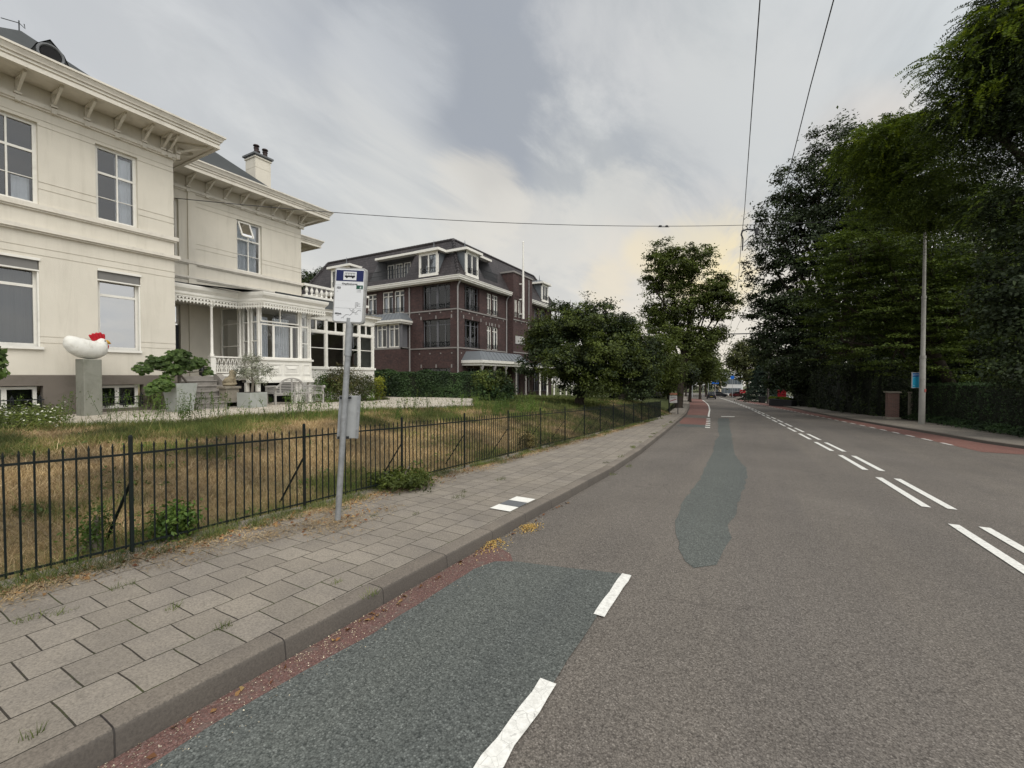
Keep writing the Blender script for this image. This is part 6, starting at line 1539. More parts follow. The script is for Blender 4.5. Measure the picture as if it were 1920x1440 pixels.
def fronds(blobs, n, L, R, leaf=.075, aim=(-.6, -.3, -.55), pairs=13):
    """feathery drooping sprays: a bent stalk set with narrow leaflets"""
    P, N = crown_points(blobs, n, R, .75); k = len(P); D = unit(N*.7+np.array(aim)*.7+R.normal(0, .35, (k, 3))); ln = L*R.uniform(.5, 1.2, (k, 1)); S = unit(np.cross(D, R.normal(0, .4, (k, 3))+np.array([0, 0, 1.0])))
    out = []
    for j in range(pairs):
        t = (j+1)/pairs; c = P+D*ln*t+np.array([0, 0, -1.0])*ln*.45*t*t
        for s in (-1, 1):
            A = unit(S*s+D*.5+R.normal(0, .15, (k, 3))); B = unit(np.cross(A, np.array([0, 0, 1.0])+R.normal(0, .5, (k, 3)))); q = leaf*R.uniform(.7, 1.2, (k, 1)); m = c+A*q*.5
            out.append(np.stack([c, m+B*q*.2, c+A*q, m-B*q*.2], 1))
    return np.concatenate(out)
def tree(name, label, base, blobs, lm, nclump, per, crad, leaf, cat='tree', r0=.3, seed=1, aspect=.6, shell=.5, flat=.5, up=.7, droop=0, bark=None, group=None, sub=5, fork=.35, extra=None, frond=None):
    R = np.random.default_rng(seed); Tt = thing(name, label, cat, base, group)
    mb = MB(); limbs(mb, base, blobs, r0, R, sub, fork=fork); mb.build('trunk', bark or M_bark, Tt, smooth=True)
    V = clumped(blobs, nclump, per, crad, leaf, aspect, R, shell, flat, up, droop); mats = [LM[lm]]; mi = np.zeros(len(V))
    if extra:
        for bl, m2, nc, dr in extra:
            V2 = clumped(bl, nc, per, crad, leaf, aspect, R, .3, flat, up, dr); mi = np.concatenate([mi, np.full(len(V2), len(mats))]); mats.append(LM[m2]); V = np.concatenate([V, V2])
    for bl, m2, nf, L_, lf in (frond or []):
        V2 = fronds(bl, nf, L_, R, lf); mi = np.concatenate([mi, np.full(len(V2), len(mats))]); mats.append(LM[m2]); V = np.concatenate([V, V2])
    quads_mesh('crown', V, None, Tt, mats, mi); return Tt
def rb(R, c, r, n, sc=.45):
    """break one ellipsoid up into n smaller ones for an uneven outline"""
    out = []
    for k in range(n):
        d = unit(R.normal(0, 1, 3)); s = R.uniform(.35, .75); q = R.uniform(sc*.7, sc*1.25); out.append((tuple(np.array(c)+d*np.array(r)*s), tuple(np.array(r)*q)))
    return out
def gx(px, y, dz=.1): c = RY(px, 750, y); return (c.x, y)
def trees():
    R = np.random.default_rng(5)
    def B(px_, py_, y, rx, rz, ry=None):   # a leaf mass centred on a sight line at distance y
        c = RY(px_, py_, y); return ((c.x, c.y, c.z), (rx, ry or rx, rz))
    # left: tall pale barked tree by the road
    y = 45.3; bx = -6.3; bl = [B(1240, 478, y, 1.7, 1.5), B(1300, 490, y, 2.2, 1.7), B(1262, 520, y+1, 2.2, 1.8), B(1225, 530, y, 1.3, 1.3), B(1335, 545, y, 1.9, 1.6), B(1290, 570, y, 2.4, 1.9), B(1232, 590, y+1, 1.9, 1.8), B(1350, 580, y, 1.4, 1.2), B(1372, 562, y, .8, .8), B(1262, 625, y, 2.4, 1.8), B(1312, 640, y, 2.2, 1.7), B(1345, 625, y, 1.1, .9), B(1350, 530, y, .9, .8)]
    tree('broadleaf_tree', 'tall open crowned tree standing by the left kerb against the bright sky', (bx, y, zr(y)+.1), bl, 'mid', 760, 56, .66, .22, r0=.34, seed=3, shell=.25, sub=6, bark=M_bark)
    # cherries behind the railings
    y = 21.5; z0 = zl(-7.9, y); bl = [B(1045, 625, y, 1.5, 1.0), B(1100, 610, y, 1.5, 1.05), B(1150, 620, y, 1.4, 1.0), B(1010, 655, y-.5, 1.0, .75), B(1075, 668, y-1, 1.7, 1.2), B(1140, 675, y-.6, 1.6, 1.2), B(1178, 660, y, 1.2, 1.0), B(1105, 715, y-.8, 1.25, .85), B(1060, 712, y, .7, .6), B(1150, 715, y+.8, .9, .8), B(1040, 580, y, .35, .5), B(1065, 575, y, .5, .45), B(1100, 568, y, .25, .6), B(1135, 575, y, .5, .4)]
    tree('cherry_tree', 'low spreading dark cherry tree right behind the railing with branches to the ground', (-7.9, y, z0), bl+[B(1200, 690, y+.5, 1.0, .9), B(1215, 660, y+1, .9, .7), B(990, 690, y-.5, .7, .6), B(1190, 730, y, 1.0, .55)], 'dark', 1000, 48, .38, .12, r0=.22, seed=4, shell=.35, fork=.25, sub=4, extra=[([B(1045, 618, y, 1.6, 1.0), B(1105, 605, y-.3, 1.7, 1.0), B(1160, 630, y, 1.4, 1.0), B(1010, 640, y, 1.0, .7), B(1130, 660, y-1.2, 1.6, 1.1), B(1060, 680, y-1.6, 1.5, 1.0), B(1190, 680, y, 1.0, .9), B(1120, 720, y-1.3, 1.2, .7)], 'mid', 700, .0)])
    y = 31; bl = [B(1190, 655, y, 1.9, 1.4), B(1225, 675, y, 1.9, 1.5), B(1170, 690, y, 1.8, 1.4), B(1205, 710, y, 1.7, 1.0), B(1245, 700, y+1, 1.3, 1.1), B(1150, 640, y, 1.2, 1.0), B(1180, 625, y, .9, .8)]
    tree('cherry_tree', 'spreading green cherry tree above the far end of the railing', (-8.2, y, zl(-8.2, y)), bl+[B(1265, 690, y+2, 1.3, 1.2), B(1240, 650, y+2, 1.3, 1.0), B(1255, 725, y+2, 1.0, .8)], 'mid', 700, 50, .5, .14, r0=.2, seed=6, shell=.35, fork=.3)
    # trees lining the left side further on
    for k, (px_, y, w, top, lab, lm) in enumerate(((1262, 58, 4.0, 668, 'dark tree behind the tall one, its trunk beside the far pavement', 'dark'), (1300, 72, 4.4, 655, 'green tree hanging over the red cycle lane further on', 'mid'), (1318, 95, 5.0, 650, 'green roadside tree left of the driving car', 'mid'), (1290, 120, 7, 660, 'last dark tree on the left before the traffic lights', 'dark'))):
        c = RY(px_, (top+735)/2-8, y); h = (RY(px_, top, y).z-RY(px_, 722, y).z)/2; bl = rb(R, (c.x, c.y, c.z), (w, w, h), 8, .55)+[((c.x, c.y, c.z), (w*.7, w*.7, h*.8))]
        tree('roadside_tree', lab, (c.x-.5, y, zr(y)+.1), bl, lm, 420, 40, .9, .30, r0=.24, seed=20+k, shell=.4, group='trees lining the left side of the road')
    # tree behind the conservatory, shrub masses in the left background
    bl = [B(575, 525, 46, 2.2, 1.6), B(605, 522, 46, 2.2, 1.6), B(590, 545, 46, 3, 2.2)]; c = bl[2][0]
    tree('garden_tree', 'dark tree top showing between the villa and the brick building', (c[0], c[1], -.5), bl, 'dark', 260, 26, .8, .3, r0=.3, seed=31)
    # ---- right side
    y = 47; bl = [B(1590, 290, y, 3.6, 3.0), B(1530, 340, y, 3.4, 2.8), B(1490, 400, y, 3.2, 2.6), B(1600, 380, y, 5, 4), B(1540, 450, y, 4.5, 3.6), B(1460, 440, y, 2.3, 2.1), B(1450, 500, y, 2.6, 2.2), B(1510, 530, y, 4.0, 3.4), B(1440, 565, y, 2.0, 1.8), B(1430, 590, y, 1.7, 1.4), B(1480, 610, y, 3.2, 2.8), B(1620, 500, y, 5, 5), B(1660, 350, y, 4.5, 4.5), B(1470, 660, y, 2.6, 2.2), B(1440, 640, y, 1.6, 1.4), B(1545, 575, y-1, 3.4, 2.8), B(1500, 590, y-1, 2.8, 2.4), B(1545, 650, y, 4, 3), B(1700, 430, y, 5, 5)]
    tree('maple_tree', 'huge near black tree whose left edge leans over the road against the sky', (9.3, y, zr(y)), bl, 'bluish', 1500, 66, .80, .235, r0=.5, seed=7, shell=.5, sub=6)
    # hornbeam in front: flat layered sprays
    y = 37; bl = [B(1590, 480, y, 2.6, 1.8), B(1650, 450, y, 3.0, 2.2), B(1740, 470, y, 3.2, 2.4), B(1560, 560, y, 2.4, 1.8), B(1640, 560, y, 3.2, 2.4), B(1760, 580, y, 3.4, 2.6), B(1580, 640, y, 2.3, 1.6), B(1680, 650, y, 3.2, 2.0), B(1800, 660, y, 2.8, 1.8), B(1840, 560, y, 2.8, 2.5), B(1860, 440, y, 2.6, 2.4), B(1700, 540, y, 3, 3)]
    tree('hornbeam_tree', 'broad hornbeam with layered green sprays behind the lamp post', (12.2, y+2, zr(y)), bl, 'robinia', 1250, 74, .66, .145, r0=.4, seed=8, shell=.6, flat=.16, up=1.5, droop=.15)
    # robinia: feathery, hanging, at the upper right, nearest of all
    y = 25; bl = [B(1905, 60, y, 1.7, 1.3), B(1865, 130, y, 1.5, 1.0), B(1910, 190, y, 1.8, 1.3), B(1840, 90, y, .8, .45), B(1825, 215, y, 1.3, .7), B(1770, 195, y, .6, .25), B(1905, 5, y, 1.3, 1.0), B(1900, 385, y, 1.6, .7), B(1990, 150, y, 2.6, 3.2), B(1950, 420, y, 1.6, 1.0)]
    ex = [([B(1680, 260, 30, 1.8, 1.0), B(1640, 280, 30, 1.5, .9), B(1740, 290, 30, 2.0, 1.3), B(1690, 340, 30, 1.8, 1.3), B(1650, 370, 30, 1.2, 1.2), B(1760, 370, 29, 2.2, 1.6), B(1830, 350, 28, 2.2, 1.8), B(1690, 385, 30, 1.5, .9), B(1790, 395, 30, 1.8, .9)], 'robinia', 620, .5),
          ([B(1670, 250, 29.5, 1.6, .8), B(1640, 330, 29.5, 1.0, 1.2), B(1660, 300, 29.5, 1.2, .8), B(1690, 420, 29.5, .9, .4), B(1840, 180, 24.5, .9, .6), B(1790, 95, 24.5, .6, .5), B(1620, 300, 29.5, 1.0, .6), B(1700, 240, 29.5, 1.2, .5), B(1740, 385, 29, 1.0, .5), B(1905, 40, 24, .9, .6)], 'lime', 200, .5)]
    tree('robinia_tree', 'tall feathery robinia hanging in from the upper right corner', (17.5, 27, zr(27)), bl, 'dark', 1150, 110, .58, .10, r0=.42, seed=9, shell=.2, flat=.3, up=.6, droop=.55, aspect=.38, extra=ex, frond=[([b for b in bl[:9]], 'dark', 1500, 1.0, .13), ([B(1850, 110, 24.5, 1.6, 1.1), B(1780, 120, 24.5, 1.0, .6), B(1810, 210, 24.5, 1.2, .7), B(1765, 205, 24.5, .7, .4), B(1890, 60, 24.5, 1.5, 1.0), B(1900, 380, 24.5, 1.4, .7)], 'robinia', 520, .9, .13), ([B(1650, 280, 29.5, 1.9, 1.0), B(1700, 260, 29.5, 1.6, .8), B(1600, 290, 29.5, .8, .5), B(1650, 370, 29.5, 1.0, 1.0), B(1750, 330, 29, 1.8, 1.2), B(1810, 385, 29, 1.6, .7)], 'robinia', 1100, 1.0, .15), ([B(1640, 270, 29.3, 1.3, .6), B(1660, 340, 29.3, .8, .8), B(1845, 175, 24.3, .7, .4), B(1700, 240, 29.3, 1.0, .4), B(1890, 30, 24, .8, .5)], 'lime', 260, .9, .14)])
    y = 24; bl = [B(1925, 545, y, 1.7, 1.5), B(1935, 620, y, 1.8, 1.6), B(1960, 480, y, 2.0, 1.8), B(1900, 600, y, .8, .8), B(1940, 690, y, 1.7, 1.0)]
    tree('garden_tree', 'small blue green tree cut by the right edge above the hedge', (13.6, y+1, zr(y)), bl, 'bluish', 420, 32, .5, .16, r0=.15, seed=10, shell=.35)
    # far back on the right, filling the sky gaps low down
    for k, (px_, y, w, top, bot, lab, lm) in enumerate(((1790, 60, 8, 420, 700, 'dark tree mass behind the hornbeam', 'dark'), (1900, 52, 8, 430, 700, 'dark tall tree behind the robinia at the right edge', 'dark'))):
        c = RY(px_, (top+bot)/2, y); h = (RY(px_, top, y).z-RY(px_, bot, y).z)/2; bl = rb(R, tuple(c), (w, w, h), 12, .5)+[(tuple(c), (w*.75, w*.75, h*.8))]
        tree('background_tree', lab, (c.x, y, zr(y)), bl, lm, 700, 26, 1.3, .42, r0=.4, seed=50+k, shell=.5)
    y = 64; bl = [B(1500, 690, y, 3.2, 2.2), B(1470, 680, y, 2.4, 2.0), B(1530, 660, y, 3.2, 3), B(1455, 715, y, 1.6, 1.2), B(1490, 720, y, 2.4, 1.3), B(1440, 655, y+6, 2.4, 2.4), B(1425, 640, y+8, 1.6, 1.8)]
    tree('dark_tree', 'dark shrubby tree low under the black tree, behind the red board', (bl[0][0][0]+1.5, y+10, zr(y)), bl, 'dark', 520, 26, .8, .30, r0=.2, seed=17, shell=.4)
    y = 62; bl = [B(1640, 630, y, 4.5, 4), B(1700, 600, y, 5, 5), B(1590, 650, y, 4, 3.5), B(1750, 640, y, 5, 4)]
    tree('background_tree', 'dark tree low behind the hornbeam trunk, left of its fellow', (bl[1][0][0], y, zr(y)), bl, 'dark', 800, 40, 1.0, .32, r0=.3, seed=16, shell=.3)
    y = 130; bl = [B(1470, 700, y, 9, 5), B(1440, 690, y, 6, 5), B(1510, 690, y, 9, 7)]
    tree('distant_tree', 'dim far tree closing the gap behind the red board', (bl[0][0][0], y, zr(y)), bl, 'dark', 420, 24, 1.6, .6, r0=.3, seed=18)
    y = 150; bl = [B(1310, 705, y, 9, 5), B(1280, 700, y, 9, 6), B(1250, 700, y, 9, 6), B(1215, 705, y, 9, 6)]
    tree('distant_tree', 'dark belt of foliage closing the view on the left of the far road', (bl[1][0][0], y, zr(y)), bl, 'dark', 620, 24, 1.8, .7, r0=.3, seed=19)
    # conifer and pale tree in the distance
    y = 84; c = RY(1432, 745, y); T_ = thing('conifer_tree', 'dark conifer with drooping boughs beyond the black tree', 'tree', (c.x, y, zr(y)))
    mb = MB(); topz = RY(1432, 655, y).z; mb.tube([(c.x, y, zr(y)), (c.x, y, topz)], [.3, .03], 7); mb.build('trunk', M_bark, T_)
    RR = np.random.default_rng(12); n = 14000; t = RR.random(n)**.7; ang = RR.random(n)*6.283; rad_ = 3.6*t*(.55+.45*RR.random(n)**.5)*(1+.2*np.sin(ang*5)); zz = topz-(topz-zr(y)-.6)*t-.12*rad_
    tier = np.floor(t*11)/11; rad_ *= .75+.35*(t*11-np.floor(t*11)); P = np.stack([c.x+rad_*np.cos(ang), y+rad_*np.sin(ang), zz], 1); N = np.stack([np.cos(ang)*.5, np.sin(ang)*.5, np.full(n, .8)], 1)
    quads_mesh('crown', leaf_quads(P, N, .32, .35, RR), LM['conifer'], T_)
    y = 125; bl = [B(1388, 665, y, 3.6, 3.0), B(1378, 680, y, 2.2, 1.8), B(1405, 690, y, 4, 4), B(1400, 650, y, 2.5, 2.0)]; c = bl[2][0]
    tree('distant_tree', 'pale green tree above the white building at the end of the road', (c[0], y, zr(y)), bl, 'olive', 420, 24, 1.3, .5, r0=.3, seed=14)
    bl = [B(1325, 690, 128, 3.2, 2.6), B(1318, 665, 128, 3.5, 3), B(1310, 700, 128, 3, 3)]; c = bl[0][0]
    tree('distant_tree', 'olive green tree left of the cream corner house', (c[0], 128, zr(128)), bl, 'mid', 300, 24, 1.2, .5, r0=.3, seed=15)
trees()

def hedge(name, label, pts, w, z0f, z1f, lm, n, leaf, seed, cat='hedge', lumps=.05, core=(.012, .016, .008)):
    """clipped hedge: a leafy skin over a dark twiggy core; pts = centre line"""
    R = np.random.default_rng(seed); Hh = thing(name, label, cat, (pts[0][0], pts[0][1], z0f(pts[0][1]))); mb = MB()
    seg = []; cum = 0
    for a, b in zip(pts, pts[1:]): seg.append((a, b, math.dist(a, b)))
    tot = sum(s[2] for s in seg)
    cm = mat('hedge_core', core, .95, .3)
    for a, b, L in seg:
        d = ((b[0]-a[0])/L, (b[1]-a[1])/L); nx, ny = -d[1]*(w/2-.08), d[0]*(w/2-.08)
        q = [(a[0]+nx, a[1]+ny), (b[0]+nx, b[1]+ny), (b[0]-nx, b[1]-ny), (a[0]-nx, a[1]-ny)]; i = len(mb.v)
        mb.v += [(x, y, z0f(y)-.1) for x, y in q]+[(x, y, z1f(y)-.08) for x, y in q]; mb.f += [(i, i+1, i+5, i+4), (i+1, i+2, i+6, i+5), (i+2, i+3, i+7, i+6), (i+3, i, i+4, i+7), (i+4, i+5, i+6, i+7)]
    mb.build('core', cm, Hh)
    V = []
    for a, b, L in seg:
        k = int(n*L/tot); t = R.random(k); y = a[1]+(b[1]-a[1])*t; x = a[0]+(b[0]-a[0])*t; z0 = np.array([z0f(v) for v in y]); z1 = np.array([z1f(v) for v in y]); h = (z1-z0).mean()
        per = 2*h+w; f = R.random(k)*per; s = np.where(f < h, -1.0, np.where(f < 2*h, 1.0, 0.0)); zz = np.where(f < h, f/h, np.where(f < 2*h, (f-h)/h, 1.0)); uu = np.where(f < 2*h, s*w/2, (f-2*h)-w/2)
        d = np.array([(b[0]-a[0])/L, (b[1]-a[1])/L]); nrm = np.array([-d[1], d[0]])
        wob = lumps*np.sin(t*L*2.1+zz*3)+lumps*.6*np.sin(t*L*5.3)+R.normal(0, .035, k); uo = uu+np.where(s != 0, s*wob, 0)
        P = np.stack([x+nrm[0]*uo, y+nrm[1]*uo, z0+(z1-z0)*zz+np.where(s == 0, wob, 0)], 1); N = np.stack([nrm[0]*s, nrm[1]*s, np.where(s == 0, 1.0, .35)], 1); V.append(leaf_quads(P, N, leaf, .6, R, .55))
    # end faces
    for (p, q) in ((pts[0], pts[1]), (pts[-1], pts[-2])):
        L = math.dist(p, q); d = np.array([(p[0]-q[0])/L, (p[1]-q[1])/L]); nrm = np.array([-d[1], d[0]]); k = int(n*.04)+200; u = (R.random(k)-.5)*w; z = z0f(p[1])+(z1f(p[1])-z0f(p[1]))*R.random(k)
        P = np.stack([p[0]+nrm[0]*u, p[1]+nrm[1]*u, z], 1); V.append(leaf_quads(P, np.tile([d[0], d[1], .3], (k, 1)), leaf, .6, R, .55))
    quads_mesh('leaves', np.concatenate(V), LM[lm], Hh); return Hh
def bush(name, label, c, r, lm, n, leaf, seed, cat='shrub', blobs=None, extra=None, up=.6, shell=.7, stems=8, crad=.22, aspect=.6):
    R = np.random.default_rng(seed); S = thing(name, label, cat, c); base = Vector(c)
    bl = blobs or (rb(R, (c[0], c[1], c[2]+r[2]*.85), (r[0]*.8, r[1]*.8, r[2]*.75), 7, .55)+[((c[0], c[1], c[2]+r[2]*.8), (r[0]*.8, r[1]*.8, r[2]*.85))])
    mb = MB()
    for k in range(stems):
        q = bl[k % len(bl)]; e = Vector(q[0])+Vector(R.normal(0, .3, 3).tolist())*q[1][0]; mb.tube([base+Vector((R.normal(0, .06), R.normal(0, .06), -.05)), (base+e)/2+Vector((0, 0, .05)), e], [.02, .012, .005], 5)
    mb.build('stem', M_barkl, S)
    per = 14; V = clumped(bl, max(4, n//per), per, crad, leaf, aspect, R, shell, .8, up); mats = [LM[lm]]; mi = np.zeros(len(V))
    if extra:
        for b2, m2, nn in extra: V2 = clumped(b2, nn//per, per, crad, leaf, aspect, R, .4, .8, up); mi = np.concatenate([mi, np.full(len(V2), len(mats))]); mats.append(LM[m2]); V = np.concatenate([V, V2])
    quads_mesh('leaves', V, None, S, mats, mi); return S
def planting():
    # clipped hedge along the right pavement, with rough ivy at its foot
    hx = lambda y: 10.75 if y > 30 else 10.75
    hedge('clipped_hedge', 'long square clipped dark hedge along the right pavement behind the lamp post', [(10.75, 6), (10.75, 24), (10.75, 41)], 1.5, lambda y: zr(y)+.1, lambda y: lerp_tab([(10, 1.55), (26, 1.38), (41, 1.02)], y), 'hedge', 30000, .085, 61)
    R = np.random.default_rng(66); n = 9000; y = R.uniform(12, 40, n); x = 9.95-np.abs(R.normal(0, .28, n)); hh = .05+.35*R.random(n)*np.clip(1-(9.95-x)/.8, 0, 1); P = np.stack([x, y, np.array([zr(v) for v in y])+.12+hh], 1)
    o = quads_mesh('ivy', leaf_quads(P, np.tile([-.3, -.3, .9], (n, 1)), .10, .75, R, .5), LM['hedge'], None); tag(o, 'low ivy creeping along the foot of the clipped hedge', 'ground cover', kind='stuff')
    # dark undergrowth on the right further on
    hedge('dark_hedge', 'tall dark unclipped hedge under the black tree along the far right pavement', [(9.6, 42), (8.2, 50), (7.3, 60), (6.0, 71)], 2.2, lambda y: zr(y), lambda y: zr(y)+4.2, 'dark', 26000, .20, 62, lumps=.35)
    hedge('dark_hedge', 'dark backing hedge rising behind the brick pillar', [(15, 40), (12.5, 44), (11.5, 50)], 2.5, lambda y: zr(y), lambda y: zr(y)+5.0, 'dark', 16000, .2, 63, lumps=.3)
    y = 70; a = RY(1446, 745, y); e = RY(1489, 745, y-3)
    hedge('box_hedge', 'low bright topped box hedge on the dark wall in front of the red board', [(a.x, a.y+.6), (e.x, e.y+.6)], .7, lambda y: RY(1460, 750, 69).z, lambda y: RY(1460, 745.5, 69).z, 'lime', 5000, .10, 64)
    hedge('undergrowth', 'dark undergrowth in the shade behind the last trees on the left', [(-9.4, 36), (-10.5, 48), (-12.5, 66), (-17, 95)], 2.0, lambda y: zr(y), lambda y: zr(y)+2.0, 'dark', 16000, .18, 67, lumps=.35, cat='shrubs')
    # hedge and bushes in front of the brick building
    hedge('laurel_hedge', 'long dense dark green hedge in front of the brick building', [(-22.5, 19.0), (-14.3, 22.8)], 1.4, lambda y: zplat(y), lambda y: lerp_tab([(19, 1.95), (22.8, 1.80)], y), 'hedge', 22000, .11, 65, lumps=.08)
    p = T(929, 757); bush('round_bush', 'rounded green bush at the end of the dark hedge', (p.x-.6, p.y+.9, p.z), (1.05, 1.05, .86), 'hedge', 6500, .10, 71, extra=[([((p.x-.6, p.y+.7, p.z+1.0), (.85, .8, .5))], 'mid', 2200)])
    # mixed shrubs before the conservatory
    p = RX(606, 750, -15.7); bush('mixed_shrub', 'dark green shrub against the bay beside the bench end', (p.x, p.y+.1, zl(p.x, p.y)), (.5, .6, .75), 'fig', 2600, .07, 72)
    p = RX(640, 752, -15.6); bush('mixed_shrub', 'brown tinged loose shrub below the conservatory windows', (p.x, p.y, zl(p.x, p.y)), (.7, .85, .88), 'olive', 5200, .065, 73, extra=[([((p.x+.1, p.y, zl(p.x, p.y)+1.0), (.6, .8, .7))], 'brownish', 2200)])
    p = RX(683, 752, -15.5); bush('mixed_shrub', 'leafy olive coloured shrub left of the yellow green one', (p.x, p.y, zl(p.x, p.y)), (.6, .75, .72), 'olive', 4200, .06, 74, extra=[([((p.x, p.y, zl(p.x, p.y)+.4), (.6, .7, .5))], 'greenweed', 1200)])
    p = RX(708, 752, -15.6); bush('yellow_shrub', 'bright yellow green shrub at the corner of the conservatory', (p.x, p.y+.1, zl(p.x, p.y)), (.25, .34, .72), 'yellow', 900, .085, 75)
    # fig in its planter, olive in the other
    c = P_FIG; bl = [((c.x, c.y-.55, c.z+.62), (.28, .32, .18)), ((c.x+.1, c.y-.05, c.z+.80), (.34, .36, .2)), ((c.x, c.y+.48, c.z+.62), (.28, .26, .17)), ((c.x+.1, c.y-.92, c.z+.42), (.22, .2, .16)), ((c.x+.25, c.y-.5, c.z+.02), (.24, .24, .24)), ((c.x+.1, c.y-.2, c.z+.42), (.34, .3, .16)), ((c.x, c.y+.74, c.z+.36), (.16, .14, .14)), ((c.x+.25, c.y-.75, c.z-.12), (.16, .2, .16)), ((c.x, c.y+.2, c.z+.55), (.3, .3, .15))]
    R = np.random.default_rng(81); F = thing('fig_tree', 'bushy potted fig with broad lobed leaves in the tall tapered planter', 'tree', c)
    mb = MB(); mb.tube([c, c+Vector((0, -.02, .25)), c+Vector((.02, 0, .55))], [.05, .04, .025], 7); mb.tube([c+Vector((0, .2, 0)), c+Vector((.02, .02, .22)), c+Vector((0, -.2, .45))], [.035, .03, .015], 6)
    for b in bl: mb.tube([c+Vector((0, 0, .3)), Vector(b[0])], [.02, .008], 5)
    mb.build('trunk', M_barkl, F); P, N = crown_points(bl, 820, R, .3); V = []
    for j in range(5):      # five narrow lobes fanned out make one fig leaf
        A0 = unit(np.stack([R.normal(.2, .3, len(P)), R.normal(0, 1, len(P)), R.normal(-.5, .3, len(P))], 1)) if j == 0 else A0; Nn = unit(N*.4+np.array([.6, -.1, .6])) ; A = unit(A0-Nn*(A0*Nn).sum(1, keepdims=True)); Bv = np.cross(Nn, A); th = (j-2)*.62; D_ = A*math.cos(th)+Bv*math.sin(th); S_ = np.cross(Nn, D_); q = .095*(1-.13*abs(j-2)); V.append(np.stack([P, P+D_*q*.6+S_*.026, P+D_*q, P+D_*q*.6-S_*.026], 1))
    V.append(leaf_quads(P, N*.5+np.array([.35, 0, .6]), .08, .7, R, .45)); quads_mesh('crown', np.concatenate(V), LM['fig'], F)
    for b in bl: pass
    c = P_OLIVE; bl = [((c.x, c.y, c.z+.78), (.42, .5, .40)), ((c.x+.1, c.y-.35, c.z+.62), (.3, .3, .26)), ((c.x+.1, c.y+.4, c.z+.70), (.3, .3, .28)), ((c.x, c.y, c.z+1.1), (.28, .3, .22)), ((c.x, c.y+.25, c.z+.4), (.25, .3, .2))]
    F = thing('olive_tree', 'silvery fine leaved potted olive in the low square planter', 'tree', c); mb = MB(); mb.tube([c, c+Vector((.01, .03, .3)), c+Vector((0, -.02, .6))], [.05, .04, .02], 7)
    for k in range(40):
        b = bl[k % 5]; d = R.normal(0, .6, 3); mb.tube([c+Vector((0, 0, .35)), Vector(b[0]), Vector(b[0])+Vector((d*np.array(b[1])).tolist())], [.014, .008, .003], 4)
    mb.build('trunk', M_barkl, F); quads_mesh('crown', clumped(bl, 190, 16, .10, .062, .3, R, .2, 1, .3), LM['silver'], F)
    # leafy twig of another fig cut by the left edge
    c = RX(-14, 690, -14.3); c2 = Vector((c.x, c.y, 1.6)); bl = [((c2.x, c2.y, 2.0), (.3, .22, .3)), ((c2.x, c2.y+.02, 1.75), (.3, .2, .3)), ((c2.x, c2.y+.03, 2.15), (.2, .2, .15))]
    F = thing('fig_tree', 'fig branch poking in at the left edge beside the big lower window', 'tree', (c2.x, c2.y-.1, .6)); mb = MB(); mb.tube([(c2.x, c2.y-.12, .6), (c2.x, c2.y-.1, 2.0)], [.04, .02], 6); mb.build('trunk', M_barkl, F)
    P, N = crown_points(bl, 150, R, .3); quads_mesh('crown', leaf_quads(P, N*.5+np.array([.4, 0, .5]), .16, .6, R, .4), LM['fig'], F)
    # banana plant behind the conservatory glass
    c = RX(655, 690, -17.6); F = thing('banana_plant', 'dark big leaved plant standing inside the conservatory', 'plant', (c.x, c.y, 2.0)); mb = MB(); mb.tube([(c.x, c.y, 2.0), (c.x, c.y, 2.6)], [.06, .04], 7); mb.build('stem', M_barkl, F); mb = MB()
    for a, l, e in ((-.9, .9, .6), (-.45, 1.0, 1.0), (0, 1.0, 1.3), (.5, 1.0, .9), (.95, .95, .55), (2.5, .8, .8)):
        d = Vector((.25*math.cos(a*2), math.sin(a), 0)); n = 8; L = []; Rr = []
        for k in range(n+1):
            t = k/n; p = Vector((c.x, c.y, 2.55))+d*l*t*.8+Vector((0, 0, e*.8*math.sin(t*1.9)*.8)); w = .13*math.sin(math.pi*min(1, .08+t*.92))**.6; s = Vector((.6, -.2, .5)).normalized()*w; L.append(p+s); Rr.append(p-s)
        for k in range(n): mb.quad(L[k], L[k+1], Rr[k+1], Rr[k])
    mb.build('leaves', leafmat('leaf_banana', (.01, .02, .008), (.012, .026, .01), (.016, .03, .012), .1), F, smooth=True)
planting()

def blades(P, h, w, lean, R, cols=3):
    """grass blades as bent 4-gons (tapering) from base points P"""
    n = len(P); a = R.random(n)*6.283; side = np.stack([np.cos(a), np.sin(a), np.zeros(n)], 1)*(w*R.uniform(.6, 1.3, (n, 1))); d = R.normal(0, 1, (n, 2)); l = np.concatenate([d*lean, np.zeros((n, 1))], 1)*h[:, None]
    dirv = unit(np.array([0, 0, 1.0])+l/np.maximum(h[:, None], 1e-4)); tip = P+dirv*h[:, None]
    return np.stack([P-side, P+side, tip+side*.25, tip-side*.25], 1)
def field(x, y, f, s=.12):
    """evaluate f on a lattice and interpolate it to many points"""
    x0, y0 = x.min()-.3, y.min()-.3; nx = int((x.max()-x0)/s)+3; ny = int((y.max()-y0)/s)+3
    G = np.array([[f(x0+i*s, y0+j*s) for j in range(ny)] for i in range(nx)])
    u = (x-x0)/s; v = (y-y0)/s; i = u.astype(int); j = v.astype(int); a = u-i; b = v-j
    return (G[i, j]*(1-a)+G[i+1, j]*a)*(1-b)+(G[i, j+1]*(1-a)+G[i+1, j+1]*a)*b
